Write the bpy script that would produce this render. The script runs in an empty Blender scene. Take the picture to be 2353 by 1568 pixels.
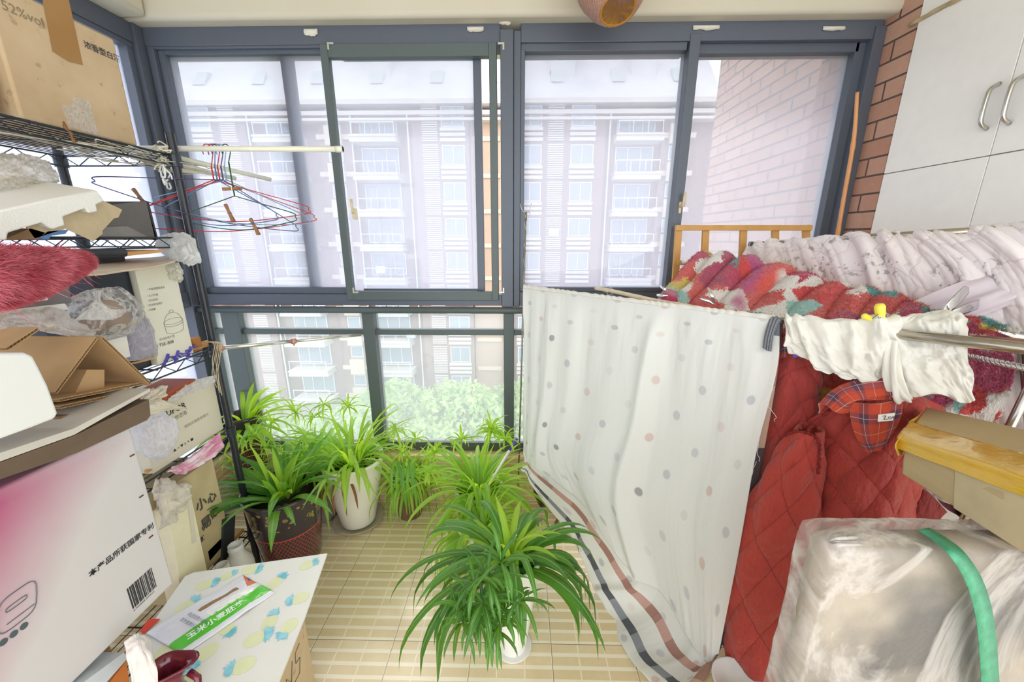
import bpy, bmesh, math, random
import numpy as np
from mathutils import Vector, Matrix, noise as mnoise
C = bpy.context.scene
COL = C.collection
# ------------------------------------------------------------------ camera, sky, sun, exposure
F = 890.0; PITCH = math.radians(14.85); YAW = math.radians(1.15); EYE = 1.45
cam = bpy.data.cameras.new('camera'); cam_o = bpy.data.objects.new('camera', cam); COL.objects.link(cam_o)
cam.sensor_width = 36; cam.lens = 36 * F / 2353; cam.clip_start = 0.02; cam.clip_end = 300
cam_o.location = (0, 0, EYE); cam_o.rotation_euler = (math.pi / 2 - PITCH, 0, YAW)
C.camera = cam_o
w = bpy.data.worlds.new('sky'); C.world = w; w.use_nodes = True
wn = w.node_tree; bg = wn.nodes['Background']
bg.inputs[0].default_value = (0.93, 0.965, 1.0, 1); bg.inputs[1].default_value = 1.0
sl = bpy.data.lights.new('sun', 'SUN'); sl.energy = 0.6; sl.angle = math.radians(12); sl.color = (1, .93, .8)
so = bpy.data.objects.new('sun', sl); COL.objects.link(so); so.rotation_euler = Vector((-.30, .72, .95)).to_track_quat('Z', 'Y').to_euler()
C.view_settings.view_transform = 'Standard'; C.view_settings.look = 'None'
C.view_settings.exposure = 1.68; C.view_settings.gamma = 1; C.view_settings.use_curve_mapping = False
C.cycles.max_bounces = 10; C.cycles.diffuse_bounces = 5; C.cycles.transparent_max_bounces = 16
C.cycles.transmission_bounces = 8; C.cycles.sample_clamp_indirect = 6; C.cycles.caustics_refractive = False; C.cycles.caustics_reflective = False
# ------------------------------------------------------------------ geometry helpers
_c = (math.cos(PITCH), math.sin(PITCH), math.cos(YAW), math.sin(YAW))
def P(px, py, X=None, Y=None, Z=None, D=None):
    """the point of the room that the photo's pixel (px,py) shows, on the plane X=, Y= or Z= (or at depth D)"""
    x = (px - 1176.5) / F; v = (784 - py) / F
    a = _c[0] + v * _c[1]; z = -_c[1] + v * _c[0]
    d = (x * _c[2] - a * _c[3], x * _c[3] + a * _c[2], z)
    t = Y / d[1] if Y is not None else X / d[0] if X is not None else (Z - EYE) / d[2] if Z is not None else D
    return Vector((d[0] * t, d[1] * t, EYE + d[2] * t))
WO = {}
def tag(o, label=None, cat=None, group=None, kind=None):
    if label: o['label'] = label
    if cat: o['category'] = cat
    if group: o['group'] = group
    if kind: o['kind'] = kind
    return o
def thing(name, label, cat, loc, group=None, rot=None):
    o = bpy.data.objects.new(name, None); COL.objects.link(o); o.location = loc; o.empty_display_size = .05
    if rot: o.rotation_euler = rot
    WO[o.name] = Vector((0, 0, 0)) if rot else Vector(loc)
    if rot: WO[o.name] = Vector((0, 0, 0))
    return tag(o, label, cat, group)
def link(name, me, parent, origin=None):
    o = bpy.data.objects.new(name, me); COL.objects.link(o)
    n = len(me.vertices); co = np.empty(n * 3); me.vertices.foreach_get('co', co); co = co.reshape(-1, 3)
    if origin is None:
        lo, hi = co.min(0), co.max(0); origin = Vector(((lo[0] + hi[0]) / 2, (lo[1] + hi[1]) / 2, lo[2]))
    me.transform(Matrix.Translation(-Vector(origin)))
    po = WO[parent.name] if parent else Vector((0, 0, 0))
    o.location = Vector(origin) - po; o.parent = parent; WO[o.name] = Vector(origin)
    return o
def nrm(a):
    return a / np.maximum(np.linalg.norm(a, axis=-1, keepdims=True), 1e-9)
class MB:
    def __init__(s): s.v = []; s.f = []; s.m = []; s.uv = []
    def add(s, vs, fs, mi=0):
        b = len(s.v); s.v += [tuple(p) for p in vs]; s.f += [tuple(i + b for i in f) for f in fs]; s.m += [mi] * len(fs); return s
    def box(s, x0, x1, y0, y1, z0, z1, mi=0):
        return s.hexa([(x0, y0, z0), (x1, y0, z0), (x1, y1, z0), (x0, y1, z0), (x0, y0, z1), (x1, y0, z1), (x1, y1, z1), (x0, y1, z1)], mi)
    def hexa(s, v, mi=0):
        return s.add(v, [(3, 2, 1, 0), (4, 5, 6, 7), (0, 1, 5, 4), (1, 2, 6, 5), (2, 3, 7, 6), (3, 0, 4, 7)], mi)
    def obox(s, c, ax, ay, az, mi=0):
        c, ax, ay, az = map(Vector, (c, ax, ay, az))
        return s.hexa([c + ax * i + ay * j + az * k for k in (-.5, .5) for i, j in ((-.5, -.5), (.5, -.5), (.5, .5), (-.5, .5))], mi)
    def bar(s, a, b, wd, th, up=(0, 0, 1), mi=0):
        a, b = Vector(a), Vector(b); d = b - a; sd = d.cross(Vector(up)).normalized(); u = sd.cross(d).normalized()
        return s.obox((a + b) / 2, d, sd * wd, u * th, mi)
    def tube(s, pts, r, n=8, cap=True, mi=0, closed=False):
        pts = [Vector(p) for p in pts]; k = len(pts); rs = r if hasattr(r, '__len__') else [r] * k
        up = None; vs = []; 
        for i, p in enumerate(pts):
            t = (pts[(i + 1) % k] - pts[i - 1]) if (closed or 0 < i < k - 1) else (pts[1] - pts[0] if i == 0 else pts[-1] - pts[-2])
            t.normalize()
            if up is None: up = t.orthogonal().normalized()
            else:
                up = up - t * up.dot(t); up = up.normalized() if up.length > 1e-6 else t.orthogonal().normalized()
            sd = t.cross(up)
            vs += [p + (up * math.cos(2 * math.pi * j / n) + sd * math.sin(2 * math.pi * j / n)) * rs[i] for j in range(n)]
        fs = [(i * n + j, i * n + (j + 1) % n, (i + 1) % k * n + (j + 1) % n, (i + 1) % k * n + j) for i in range(k if closed else k - 1) for j in range(n)]
        if cap and not closed: fs += [tuple(range(n))[::-1], tuple((k - 1) * n + j for j in range(n))]
        return s.add(vs, fs, mi)
    def lathe(s, prof, c=(0, 0, 0), n=32, ax=None, mi=0, wob=None):
        """prof: list of (r,z)"""
        c = Vector(c); q = Vector(ax).to_track_quat('Z', 'Y') if ax else None; vs = []
        for r, z in prof:
            for j in range(n):
                a = 2 * math.pi * j / n; rr = r * (wob(a, z) if wob else 1)
                p = Vector((rr * math.cos(a), rr * math.sin(a), z)); vs.append(c + (q @ p if q else p))
        fs = [(i * n + j, i * n + (j + 1) % n, (i + 1) * n + (j + 1) % n, (i + 1) * n + j) for i in range(len(prof) - 1) for j in range(n)]
        if prof[0][0] > 1e-6: fs.append(tuple(range(n))[::-1])
        if prof[-1][0] > 1e-6 and prof[-1][0] != prof[0][0] or prof[-1][1] != prof[0][1] and prof[-1][0] > 1e-6: fs.append(tuple((len(prof) - 1) * n + j for j in range(n)))
        return s.add(vs, fs, mi)
    def build(s, name, mats, parent=None, smooth=False, bevel=0, seg=2, solid=0, sub=0, origin=None):
        me = bpy.data.meshes.new(name); me.from_pydata(s.v, [], s.f)
        for m in (mats if isinstance(mats, (list, tuple)) else [mats]): me.materials.append(m)
        if any(s.m): me.polygons.foreach_set('material_index', s.m)
        if smooth: me.polygons.foreach_set('use_smooth', [True] * len(me.polygons))
        me.update(); o = link(name, me, parent, origin); mods(o, bevel, seg, solid, sub); return o
def mods(o, bevel=0, seg=2, solid=0, sub=0):
    if bevel:
        b = o.modifiers.new('bevel', 'BEVEL'); b.width = bevel; b.segments = seg; b.limit_method = 'ANGLE'
        for p in o.data.polygons: p.use_smooth = True
        try: o.data.set_sharp_from_angle(angle=math.radians(40))
        except Exception: pass
        b.harden_normals = False
    if solid:
        m = o.modifiers.new('thickness', 'SOLIDIFY'); m.thickness = solid; m.offset = 0
    if sub:
        m = o.modifiers.new('smooth', 'SUBSURF'); m.levels = sub; m.render_levels = sub
def cr(pts, n):
    """Catmull-Rom through pts, n samples"""
    p = np.array([list(q) for q in pts], float)
    if len(p) == 2: t = np.linspace(0, 1, n)[:, None]; return p[0] * (1 - t) + p[1] * t
    e = np.vstack([2 * p[0] - p[1], p, 2 * p[-1] - p[-2]]); s = np.linspace(0, len(p) - 1, n); i = np.minimum(s.astype(int), len(p) - 2); f = (s - i)[:, None]
    a, b, c, d = e[i], e[i + 1], e[i + 2], e[i + 3]
    return .5 * (2 * b + (c - a) * f + (2 * a - 5 * b + 4 * c - d) * f ** 2 + (3 * b - a - 3 * c + d) * f ** 3)
def loft(curves, nu, nv):
    rows = np.array([cr(c, nu) for c in curves]); return np.stack([cr(rows[:, i], nv) for i in range(nu)], 1)
def gnormals(G):
    du = np.gradient(G, axis=1); dv = np.gradient(G, axis=0); return nrm(np.cross(du, dv))
def sheet(name, G, mat, parent=None, disp=None, solid=.003, uvs=(1, 1), smooth=True, wrap=False, sub=0, origin=None, wiggle=0, wf=9, seed=0):
    """grid surface G[nv,nu,3]; disp is an array or f(U,V) along the normal; UV in metres uvs"""
    nv, nu = G.shape[:2]; U, V = np.meshgrid(np.linspace(0, 1, nu), np.linspace(0, 1, nv))
    if disp is not None: G = G + gnormals(G) * (disp(U, V) if callable(disp) else disp)[..., None]
    if wiggle: G = G + gnormals(G) * (fbm(G * wf + seed * 7.3) * wiggle)[..., None]
    idx = np.arange(nv * nu).reshape(nv, nu)
    a, b, c, d = idx[:-1, :-1], idx[:-1, 1:], idx[1:, 1:], idx[1:, :-1]
    fs = np.stack([a, b, c, d], -1).reshape(-1, 4)
    if wrap: fs = np.vstack([fs, np.stack([idx[:-1, -1], idx[:-1, 0], idx[1:, 0], idx[1:, -1]], -1)])
    me = bpy.data.meshes.new(name); me.from_pydata(G.reshape(-1, 3).tolist(), [], fs.tolist())
    lay = me.uv_layers.new(name='UVMap'); li = np.empty(len(me.loops), int); me.loops.foreach_get('vertex_index', li)
    uv = np.stack([U.ravel() * uvs[0], V.ravel() * uvs[1]], -1)[li]; lay.data.foreach_set('uv', uv.ravel())
    for m in (mat if isinstance(mat, (list, tuple)) else [mat]): me.materials.append(m)
    if smooth: me.polygons.foreach_set('use_smooth', [True] * len(me.polygons))
    me.update(); o = link(name, me, parent, origin); mods(o, 0, 2, solid, sub); return o
_rs = np.random.RandomState(5); _LT = _rs.rand(64, 64, 64) * 2 - 1
def vnoise(p):
    i = np.floor(p).astype(int); f = p - i; f = f * f * (3 - 2 * f); r = 0
    for dx in (0, 1):
        for dy in (0, 1):
            for dz in (0, 1):
                wt = (f[..., 0] if dx else 1 - f[..., 0]) * (f[..., 1] if dy else 1 - f[..., 1]) * (f[..., 2] if dz else 1 - f[..., 2])
                r = r + wt * _LT[(i[..., 0] + dx) % 64, (i[..., 1] + dy) % 64, (i[..., 2] + dz) % 64]
    return r
def fbm(p, o=4):
    r = 0; a = 1
    for k in range(o): r = r + a * vnoise(p * 2 ** k + 11.3 * k); a *= .5
    return r
def ridged(p, o=4):
    r = 0; a = 1
    for k in range(o): r = r + a * (1 - 2 * np.abs(vnoise(p * 2 ** k + 7.7 * k))); a *= .5
    return r
def copy_tree(o, parent=None, loc=None, rot=None, label=None, scale=None):
    c = o.copy(); COL.objects.link(c); c.parent = parent
    if loc is not None: c.location = loc
    if rot is not None: c.rotation_euler = rot
    if scale is not None: c.scale = (scale,) * 3
    if label: c['label'] = label
    for ch in list(o.children): copy_tree(ch, c)
    return c
# ------------------------------------------------------------------ material helpers
def hx(h, k=1.0):
    c = [int(h[i:i + 2], 16) / 255 for i in (0, 2, 4)]
    return tuple((x / 12.92 if x <= .04045 else ((x + .055) / 1.055) ** 2.4) * k for x in c) + (1,)
class NT:
    def __init__(s, name):
        s.mat = bpy.data.materials.new(name); s.mat.use_nodes = True; s.t = s.mat.node_tree
        s.bsdf = s.t.nodes['Principled BSDF']; s.out = s.t.nodes['Material Output']
    def n(s, typ, ins=None, **at):
        o = s.t.nodes.new('ShaderNode' + typ)
        for k, v in at.items(): setattr(o, k, v)
        for k, v in (ins or {}).items(): s.set(o.inputs[k], v)
        return o
    def set(s, sock, v):
        if isinstance(v, bpy.types.NodeSocket): s.t.links.new(v, sock)
        elif isinstance(v, bpy.types.Node): s.t.links.new(v.outputs[0], sock)
        else: sock.default_value = v
    def p(s, **kw):
        names = dict(col='Base Color', rough='Roughness', metal='Metallic', nor='Normal', trans='Transmission Weight', alpha='Alpha', spec='Specular IOR Level', sheen='Sheen Weight', coat='Coat Weight', sss='Subsurface Weight')
        for k, v in kw.items(): s.set(s.bsdf.inputs[names[k]], v)
        return s
    def math(s, op, a, b=0.0, c=None):
        o = s.t.nodes.new('ShaderNodeMath'); o.operation = op; s.set(o.inputs[0], a); s.set(o.inputs[1], b)
        if c is not None: s.set(o.inputs[2], c)
        return o.outputs[0]
    def mix(s, f, a, b, bt='MIX'):
        o = s.t.nodes.new('ShaderNodeMix'); o.data_type = 'RGBA'; o.blend_type = bt; s.set(o.inputs[0], f); s.set(o.inputs[6], a); s.set(o.inputs[7], b); return o.outputs[2]
    def ramp(s, f, stops, interp='LINEAR'):
        o = s.t.nodes.new('ShaderNodeValToRGB'); s.set(o.inputs[0], f); e = o.color_ramp.elements; o.color_ramp.interpolation = interp
        while len(e) < len(stops): e.new(1)
        for i, (q, c) in enumerate(stops): e[i].position = q; e[i].color = c if hasattr(c, '__len__') else (c, c, c, 1)
        return o.outputs[0]
    def noise(s, vec=None, scale=5, detail=4, rough=.55, dist=0):
        o = s.n('TexNoise', {'Scale': scale, 'Detail': detail, 'Roughness': rough, 'Distortion': dist})
        if vec is not None: s.set(o.inputs['Vector'], vec)
        return o.outputs[0]
    def bump(s, h, st=.3, dist=.01, nor=None):
        o = s.n('Bump', {'Height': h, 'Strength': st, 'Distance': dist})
        if nor is not None: s.set(o.inputs['Normal'], nor)
        return o.outputs[0]
    def obj(s): return s.n('TexCoord').outputs['Object']
    def uv(s): return s.n('TexCoord').outputs['UV']
    def geo(s): return s.n('NewGeometry').outputs['Position']
    def xyz(s, v):
        o = s.n('SeparateXYZ', {0: v}); return o.outputs
    def map(s, v, sc=(1, 1, 1), rot=(0, 0, 0), loc=(0, 0, 0)): return s.n('Mapping', {'Vector': v, 'Scale': sc, 'Rotation': rot, 'Location': loc}).outputs[0]
_MC = {}
def mt(h, rough=.6, var=.08, bump=.0, scale=20, metal=0, **kw):
    """plain material with a little tone variation"""
    key = (h, rough, var, bump, scale, metal, tuple(sorted(kw.items())))
    if key in _MC: return _MC[key]
    m = NT('paint_' + h); c = hx(h); ob = m.obj()
    if var:
        m.p(col=m.mix(m.ramp(m.noise(ob, scale), [(.3, 0.0), (.75, 1.0)]), c, tuple(x * (1 - var * 2) for x in c[:3]) + (1,)))
    else: m.p(col=c)
    if bump: m.p(nor=m.bump(m.noise(ob, scale * 6), bump, .004))
    m.p(rough=rough, metal=metal, **kw); _MC[key] = m.mat; return m.mat
def translucent(m, col, fac):
    """adds light passing through thin stuff (cloth, leaf, paper, plastic film)"""
    tr = m.n('BsdfTranslucent', {'Color': col}); mx = m.n('MixShader', {0: fac, 1: m.bsdf.outputs[0], 2: tr.outputs[0]})
    m.t.links.new(mx.outputs[0], m.out.inputs[0]); return m
def film(h='f4f6f8', op=.45, rough=.18, name='clear_film', wr=.5, sc=14):
    """thin crinkled transparent plastic"""
    k = (h, op, rough, name)
    if k in _MC: return _MC[k]
    m = NT(name); ob = m.obj(); nz = m.n('TexNoise', {'Vector': m.map(ob, (sc, sc, sc * .6)), 'Scale': 1.0, 'Detail': 6, 'Roughness': .6, 'Distortion': 1.2}).outputs[0]
    rd = m.math('ABSOLUTE', m.math('SUBTRACT', nz, .5)); nb = m.bump(m.ramp(rd, [(0, 1.0), (.10, 0.0)]), wr * .45, .004, m.bump(nz, .35, .004))
    m.p(col=hx(h), rough=rough, nor=nb, spec=.6)
    tr = m.n('BsdfTransparent'); tl = m.n('BsdfTranslucent', {'Color': hx(h)})
    a = m.n('MixShader', {0: .5, 1: m.bsdf.outputs[0], 2: tl.outputs[0]})
    opn = m.math('ADD', m.ramp(rd, [(0, .9), (.07, op), (1, op * .75)]), 0)
    b = m.n('MixShader', {0: opn, 1: tr.outputs[0], 2: a.outputs[0]}); m.t.links.new(b.outputs[0], m.out.inputs[0])
    _MC[k] = m.mat; return m.mat
# ------------------------------------------------------------------ text
def text(s, name, size, p0, ux, uy, mat, parent, depth=.0006, align='LEFT', bold=0, spacing=1, sx=1):
    """printed writing: p0 lower left, ux reading direction, uy up the letters"""
    cu = bpy.data.curves.new(name, 'FONT'); cu.body = s; cu.size = size; cu.align_x = align; cu.offset = bold; cu.space_character = spacing; cu.resolution_u = 2
    ob = bpy.data.objects.new(name, cu); COL.objects.link(ob); dg = bpy.context.evaluated_depsgraph_get(); me = bpy.data.meshes.new_from_object(ob.evaluated_get(dg))
    bpy.data.objects.remove(ob); ux, uy = Vector(ux).normalized(), Vector(uy).normalized(); nz = ux.cross(uy)
    uy = nz.cross(ux).normalized(); nz.normalize(); p0 = Vector(p0) + nz * depth
    if len(me.vertices) == 0: return None
    me.transform(Matrix((ux * sx, uy, nz)).transposed().to_4x4()); me.transform(Matrix.Translation(p0)); me.materials.clear(); me.materials.append(mat)
    return link(name, me, parent)
# ================================================================== setting: room shell
D = 1.94; XL = -1.66; XR = 1.53
frame_m = NT('dark_aluminium'); frame_m.p(col=frame_m.mix(frame_m.noise(frame_m.obj(), 400, 2), hx('525863'), hx('626975')), rough=.42, metal=.15, spec=.5); FRM = frame_m.mat
frame_g = NT('green_grey_aluminium'); frame_g.p(col=frame_g.mix(frame_g.noise(frame_g.obj(), 400, 2), hx('4e5858'), hx('5e6969')), rough=.45, metal=.1); FRG = frame_g.mat
def pane_mat(name, haze, tint):
    m = NT(name); g = m.geo(); sp = m.noise(m.map(g, (140, 140, 140)), 1, 2); cl = m.noise(m.map(g, (1.3, 1.3, .8)), 1, 3)
    fac = m.math('ADD', m.math('MULTIPLY', cl, haze * .5), haze * .7); fac = m.math('ADD', fac, m.ramp(sp, [(.64, 0.0), (.74, .05)]))
    tr = m.n('BsdfTransparent', {'Color': (.97, .98, 1, 1)}); tl = m.n('BsdfTranslucent', {'Color': tint}); gl = m.n('BsdfGlossy', {'Roughness': .03})
    a = m.n('MixShader', {0: fac, 1: tr.outputs[0], 2: tl.outputs[0]}); b = m.n('MixShader', {0: .03, 1: a.outputs[0], 2: gl.outputs[0]})
    m.t.links.new(b.outputs[0], m.out.inputs[0]); return m.mat
PANE = pane_mat('dusty_glass', .50, (.60, .62, .725, 1)); PANE2 = pane_mat('rain_spotted_glass', .26, (.7, .76, .78, 1))
# floor
m = NT('striped_floor_tile'); g = m.geo(); x, y, z = m.xyz(g)
tx = m.math('FRACT', m.math('DIVIDE', m.math('ADD', x, 5.126), .2915)); ty = m.math('FRACT', m.math('DIVIDE', m.math('ADD', y, 4.972 - .0001), .3035))
edge = m.math('MAXIMUM', m.math('LESS_THAN', tx, .008), m.math('LESS_THAN', ty, .008))
st = m.math('FRACT', m.math('MULTIPLY', ty, 7.0)); stripe = m.math('LESS_THAN', st, .3)
vl = m.math('FRACT', m.math('ADD', m.math('MULTIPLY', tx, 3.0), .5)); vst = m.math('LESS_THAN', m.math('ABSOLUTE', m.math('SUBTRACT', vl, .5)), .022)
ctx = m.math('FLOOR', m.math('DIVIDE', m.math('ADD', x, 5.126), .2915)); cty = m.math('FLOOR', m.math('DIVIDE', m.math('ADD', y, 4.972), .3035))
wh = m.n('TexWhiteNoise', {'Vector': m.n('CombineXYZ', {0: ctx, 1: m.math('FLOOR', m.math('MULTIPLY', m.math('DIVIDE', m.math('ADD', y, 4.972), .3035), 7.0)), 2: 0.0})}).outputs[0]
base = m.mix(wh, hx('ead9b4'), hx('deca9e')); base = m.mix(m.math('MULTIPLY', m.noise(g, 60), .5), base, hx('cfb686'))
c = m.mix(m.math('MAXIMUM', stripe, vst), base, hx('f0e6cd')); c = m.mix(edge, c, hx('8f7d5c'))
ro = m.math('ADD', m.math('MULTIPLY', m.noise(g, 9), .12), .16)
m.p(col=c, rough=ro, spec=.5, nor=m.bump(m.math('SUBTRACT', 1.0, edge), .25, .002)); FLOOR = m.mat
o = MB().box(-1.9, 2.3, -1.8, 1.98, -.1, 0).build('floor', FLOOR); tag(o, kind='structure')
plaster = NT('cream_plaster'); g = plaster.geo(); plaster.p(col=plaster.mix(plaster.noise(g, 2.5), hx('d0cab9'), hx('c5bda8')), rough=.85, nor=plaster.bump(plaster.noise(g, 90, 5), .12, .003)); PL = plaster.mat
o = MB().box(-1.9, 2.3, -1.8, 2.3, 2.78, 2.95).build('ceiling', PL); tag(o, kind='structure')
beam = MB(); n = 5
beam.box(XL - .2, 2.3, 1.875, 2.3, 2.335, 2.78); o = beam.build('wall_front', PL, bevel=.02, seg=3); tag(o, kind='structure')
b2 = MB().box(XL - .3, XL + .105, -1.8, 1.875, 2.335, 2.78); o = b2.build('wall_left', PL, bevel=.02, seg=3); tag(o, kind='structure')
# tiled kerb under the glazing
km = NT('kerb_tile'); g = km.geo(); x, y, z = km.xyz(g); fx = km.math('FRACT', km.math('DIVIDE', km.math('ADD', x, 5.3), .3)); l1 = km.math('LESS_THAN', fx, .01)
zs = km.math('FRACT', km.math('DIVIDE', z, .034)); km.p(col=km.mix(l1, km.mix(km.math('LESS_THAN', zs, .3), hx('d8c193'), hx('ead9b4')), hx('8b7a58')), rough=.25); KERB = km.mat
o = MB().box(-1.75, 1.75, 1.90, 2.06, 0, .285).build('trim_1', KERB, bevel=.004); tag(o, kind='structure')
o = MB().box(-1.75, -1.62, -1.8, 1.90, 0, .285).build('trim_2', KERB, bevel=.004); tag(o, kind='structure')
# putty lumps along the soffit
pm = MB()
def lump(px, py, w_, h_, seed):
    c = P(px, py, Y=1.925); mb = MB(); rnd = random.Random(seed); n = 9
    top = c.z + h_ * .5; vs = []; fs = []
    for i in range(n):
        t = i / (n - 1); x_ = c.x - w_ / 2 + w_ * t; hh = h_ * (.55 + .45 * math.sin(math.pi * t)) * rnd.uniform(.6, 1.1); th = .006 + .008 * math.sin(math.pi * t)
        vs += [(x_, 1.936, top + .01), (x_, 1.936 - th, top), (x_, 1.936 - th * .8, top - hh * .6), (x_, 1.936, top - hh)]
    fs = [(i * 4 + k, i * 4 + 4 + k, i * 4 + 5 + k, i * 4 + 1 + k) for i in range(n - 1) for k in range(3)] + [(0, 1, 2, 3), tuple((n - 1) * 4 + k for k in (3, 2, 1, 0))]
    mb.add(vs, fs); return mb
for i, (a, b_, c_, d_) in enumerate([(712, 76, .058, .022), (1092, 68, .07, .012), (1625, 64, .11, .01), (1920, 66, .09, .008), (1160, 52, .05, .012)]):
    o = lump(a, b_, c_, d_, i).build('trim_%d' % (i + 5), mt('ded9ca', .9, .05, .3, 60), smooth=True); tag(o, kind='structure')
# ------------------------------------------------------------------ windows (inner faces at Y=D)
def wx(px, py=400): return P(px, py, Y=D).x
ZT, ZG, ZR, ZS = 2.315, 2.24, 1.205, 1.115
def frame_rect(mb, x0, x1, z0, z1, w_, y0, y1, wb=None, wt=None):
    wb = wb or w_; wt = wt or w_
    mb.box(x0, x0 + w_, y0, y1, z0, z1).box(x1 - w_, x1, y0, y1, z0, z1).box(x0 + w_, x1 - w_, y0, y1, z0, z0 + wb).box(x0 + w_, x1 - w_, y0, y1, z1 - wt, z1); return mb
# window_1: left of the centre mullion
def window(name, parts):
    r = thing(name, None, None, (0, D, 1)); tag(r, kind='structure'); 
    for nm, mb, m_ in parts: mb.build(nm, m_, r, bevel=.002 if m_ in (FRM, FRG) else 0)
    return r
w1 = MB(); w1.box(XL + .0125, -.09, D, D + .10, 2.265, 2.337).box(-1.645, -1.615, D + .001, D + .10, ZS, 2.265).box(-1.615, -1.585, D + .02, D + .09, ZR, 2.265)
w1.box(-1.615, -.09, D, D + .10, ZS + .005, 1.175).box(-1.585, -.86, D + .02, D + .09, 1.175, ZR + .003).box(-1.585, -.86, D + .02, D + .09, ZG, 2.265)
w1.box(-1.615, -.09, D + .004, D + .09, 2.255, 2.266)
s1 = MB(); frame_rect(s1, -.872, -.105, 1.148, 2.262, .034, D - .012, D + .02, .045, .05)      # inner screen sash
s2_ = MB(); s2_.box(-1.10, -1.045, D + .075, D + .10, 1.19, 2.26)            # outer sash stile seen through the pane
s3 = MB(); s3.box(-.213, -.178, D + .03, D + .065, 1.19, 2.26).box(-.80, -.213, D + .03, D + .065, 1.19, 1.2).box(-.80, -.213, D + .03, D + .065, 2.222, 2.26)
g1 = MB().box(-1.59, -.86, D + .045, D + .049, 1.2, 2.25); g2 = MB().box(-.86, -.20, D + .046, D + .05, 1.19, 2.25)
window('window_1', [('window_frame', w1, FRM), ('screen_sash', s1, FRG), ('outer_stile', s2_, FRM), ('sliding_sash', s3, FRM), ('pane', g1, PANE), ('pane', g2, PANE)])
cm = MB(); cm.box(-.09, -.032, D - .012, D + .11, ZS, 2.31).box(-.032, .0, D, D + .10, ZS, 2.31)
o = cm.build('trim_3', FRM, bevel=.003); tag(o, kind='structure')
w2 = MB(); w2.box(0, XR - .01, D, D + .10, 2.265, 2.34).box(0, .018, D, D + .1, ZR, ZG).box(0, .715, D + .01, D + .1, ZG - .005, 2.266).box(0, XR - .03, D, D + .1, ZS + .005, 1.19).box(0, .72, D + .01, D + .1, 1.19, 1.212)
w2.box(.72, .765, D - .004, D + .09, 1.16, 2.29).box(.765, 1.46, D + .03, D + .1, ZG - .01, 2.266).box(1.445, 1.49, D + .03, D + .1, 1.19, 2.266).box(1.485, XR, D - .01, D + .1, ZS, 2.31).box(.765, 1.46, D + .02, D + .1, 1.19, 1.215)
p1 = MB().box(.0, .73, D + .045, D + .049, 1.2, 2.25); p2 = MB().box(.75, 1.46, D + .065, D + .069, 1.2, 2.25)
window('window_2', [('window_frame', w2, FRM), ('pane', p1, PANE), ('pane', p2, PANE)])
# sill pipe and lower lights
o = MB().tube([(XL, D - .012, 1.098), (XR, D - .012, 1.098)], .017, 12).build('trim_4', FRG, smooth=True); tag(o, kind='structure')
lw = MB()
for a, b_ in ((505, 545), (830, 857), (1157, 1181)): lw.box(wx(a, 720) , wx(b_, 720) , D + .0, D + .07, .30, 1.09)
lw.box(.62, .68, D, D + .07, .30, 1.09).box(XL, XR, D + .02, D + .07, .285, .335).box(XL, XR, D + .015, D + .06, .962, .99).box(XR - .06, XR, D, D + .07, .3, 1.09).box(XL + .013, XL + .05, D + .002, D + .07, .3, 1.09)
lp = MB().box(XL, XR, D + .04, D + .044, .33, 1.1)
wr = window('window_3', [('window_frame', lw, FRG), ('pane', lp, PANE2)])
# left wall glazing
lf = MB(); Y0 = -1.8
lf.box(XL - .1, XL, Y0, D - .04, 2.26, 2.336).box(XL - .07, XL - .004, Y0, D - .041, 2.24, 2.26).box(XL - .102, XL + .012, D - .04, D + .1, .28, 2.3385).box(XL - .08, XL - .008, D - .069, D - .0405, 1.185, 2.255).box(XL - .101, XL + .001, Y0, D - .0402, 1.115, 1.19)
lf.box(XL - .08, XL - .01, .72, .80, 1.185, 2.255).box(XL - .08, XL - .003, .7, .76, .32, 1.12).box(XL - .08, XL - .001, Y0, D - .041, .28, .33).box(XL - .08, XL - .003, 1.3, 1.35, .32, 1.12)
lg = MB().box(XL - .05, XL - .046, Y0, D, .33, 2.25)
window('window_4', [('window_frame', lf, FRM), ('pane', lg, PANE)])
# brackets, handles, screws on the frames
def lbracket(px, py, sx, sz):
    c = P(px, py, Y=D - .014); mb = MB(); mb.box(c.x, c.x + sx * .028, D - .016, D - .0125, c.z, c.z + sz * .008) if sx > 0 else mb.box(c.x - .028, c.x, D - .016, D - .0125, *sorted((c.z, c.z + sz * .008)))
    z0, z1 = sorted((c.z, c.z + sz * .028)); x0, x1 = sorted((c.x, c.x + sx * .008)); mb.box(x0, x1, D - .0162, D - .0125, z0, z1); return mb
brk = [(751, 97, 1, -1, 'top left'), (1159, 97, -1, -1, 'top right'), (811, 674, 1, 1, 'bottom left'), (1159, 674, -1, 1, 'bottom right')]
for a, b_, c_, d_, w_ in brk:
    mb = lbracket(a, b_, c_, d_); o = mb.build('corner_bracket', mt('c8cabf', .35, .05, metal=.6), bevel=.001)
    tag(o, 'small steel L bracket screwed to the %s corner of the screen sash' % w_, 'bracket', 'corner brackets on the screen sash')
def handle(px, py, lab):
    c = P(px, py, Y=D - .005); mb = MB(); r = thing('window_handle', lab, 'handle', c)
    MB().box(c.x - .006, c.x + .006, D - .012, D + .03, c.z - .04, c.z + .012).build('back_plate', mt('d8c9a2', .35, .03), r, bevel=.003)
    MB().tube([(c.x, D - .01, c.z - .01), (c.x + .006, D - .03, c.z - .008), (c.x + .006, D - .034, c.z + .05)], [.007, .007, .006], 8).build('lever', mt('d8c9a2', .35, .03), r, smooth=True)
handle(812, 484, 'cream lever handle on the left stile of the screen sash'); handle(1563, 470, 'cream lever handle on the stile between the two right panes')
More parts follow.
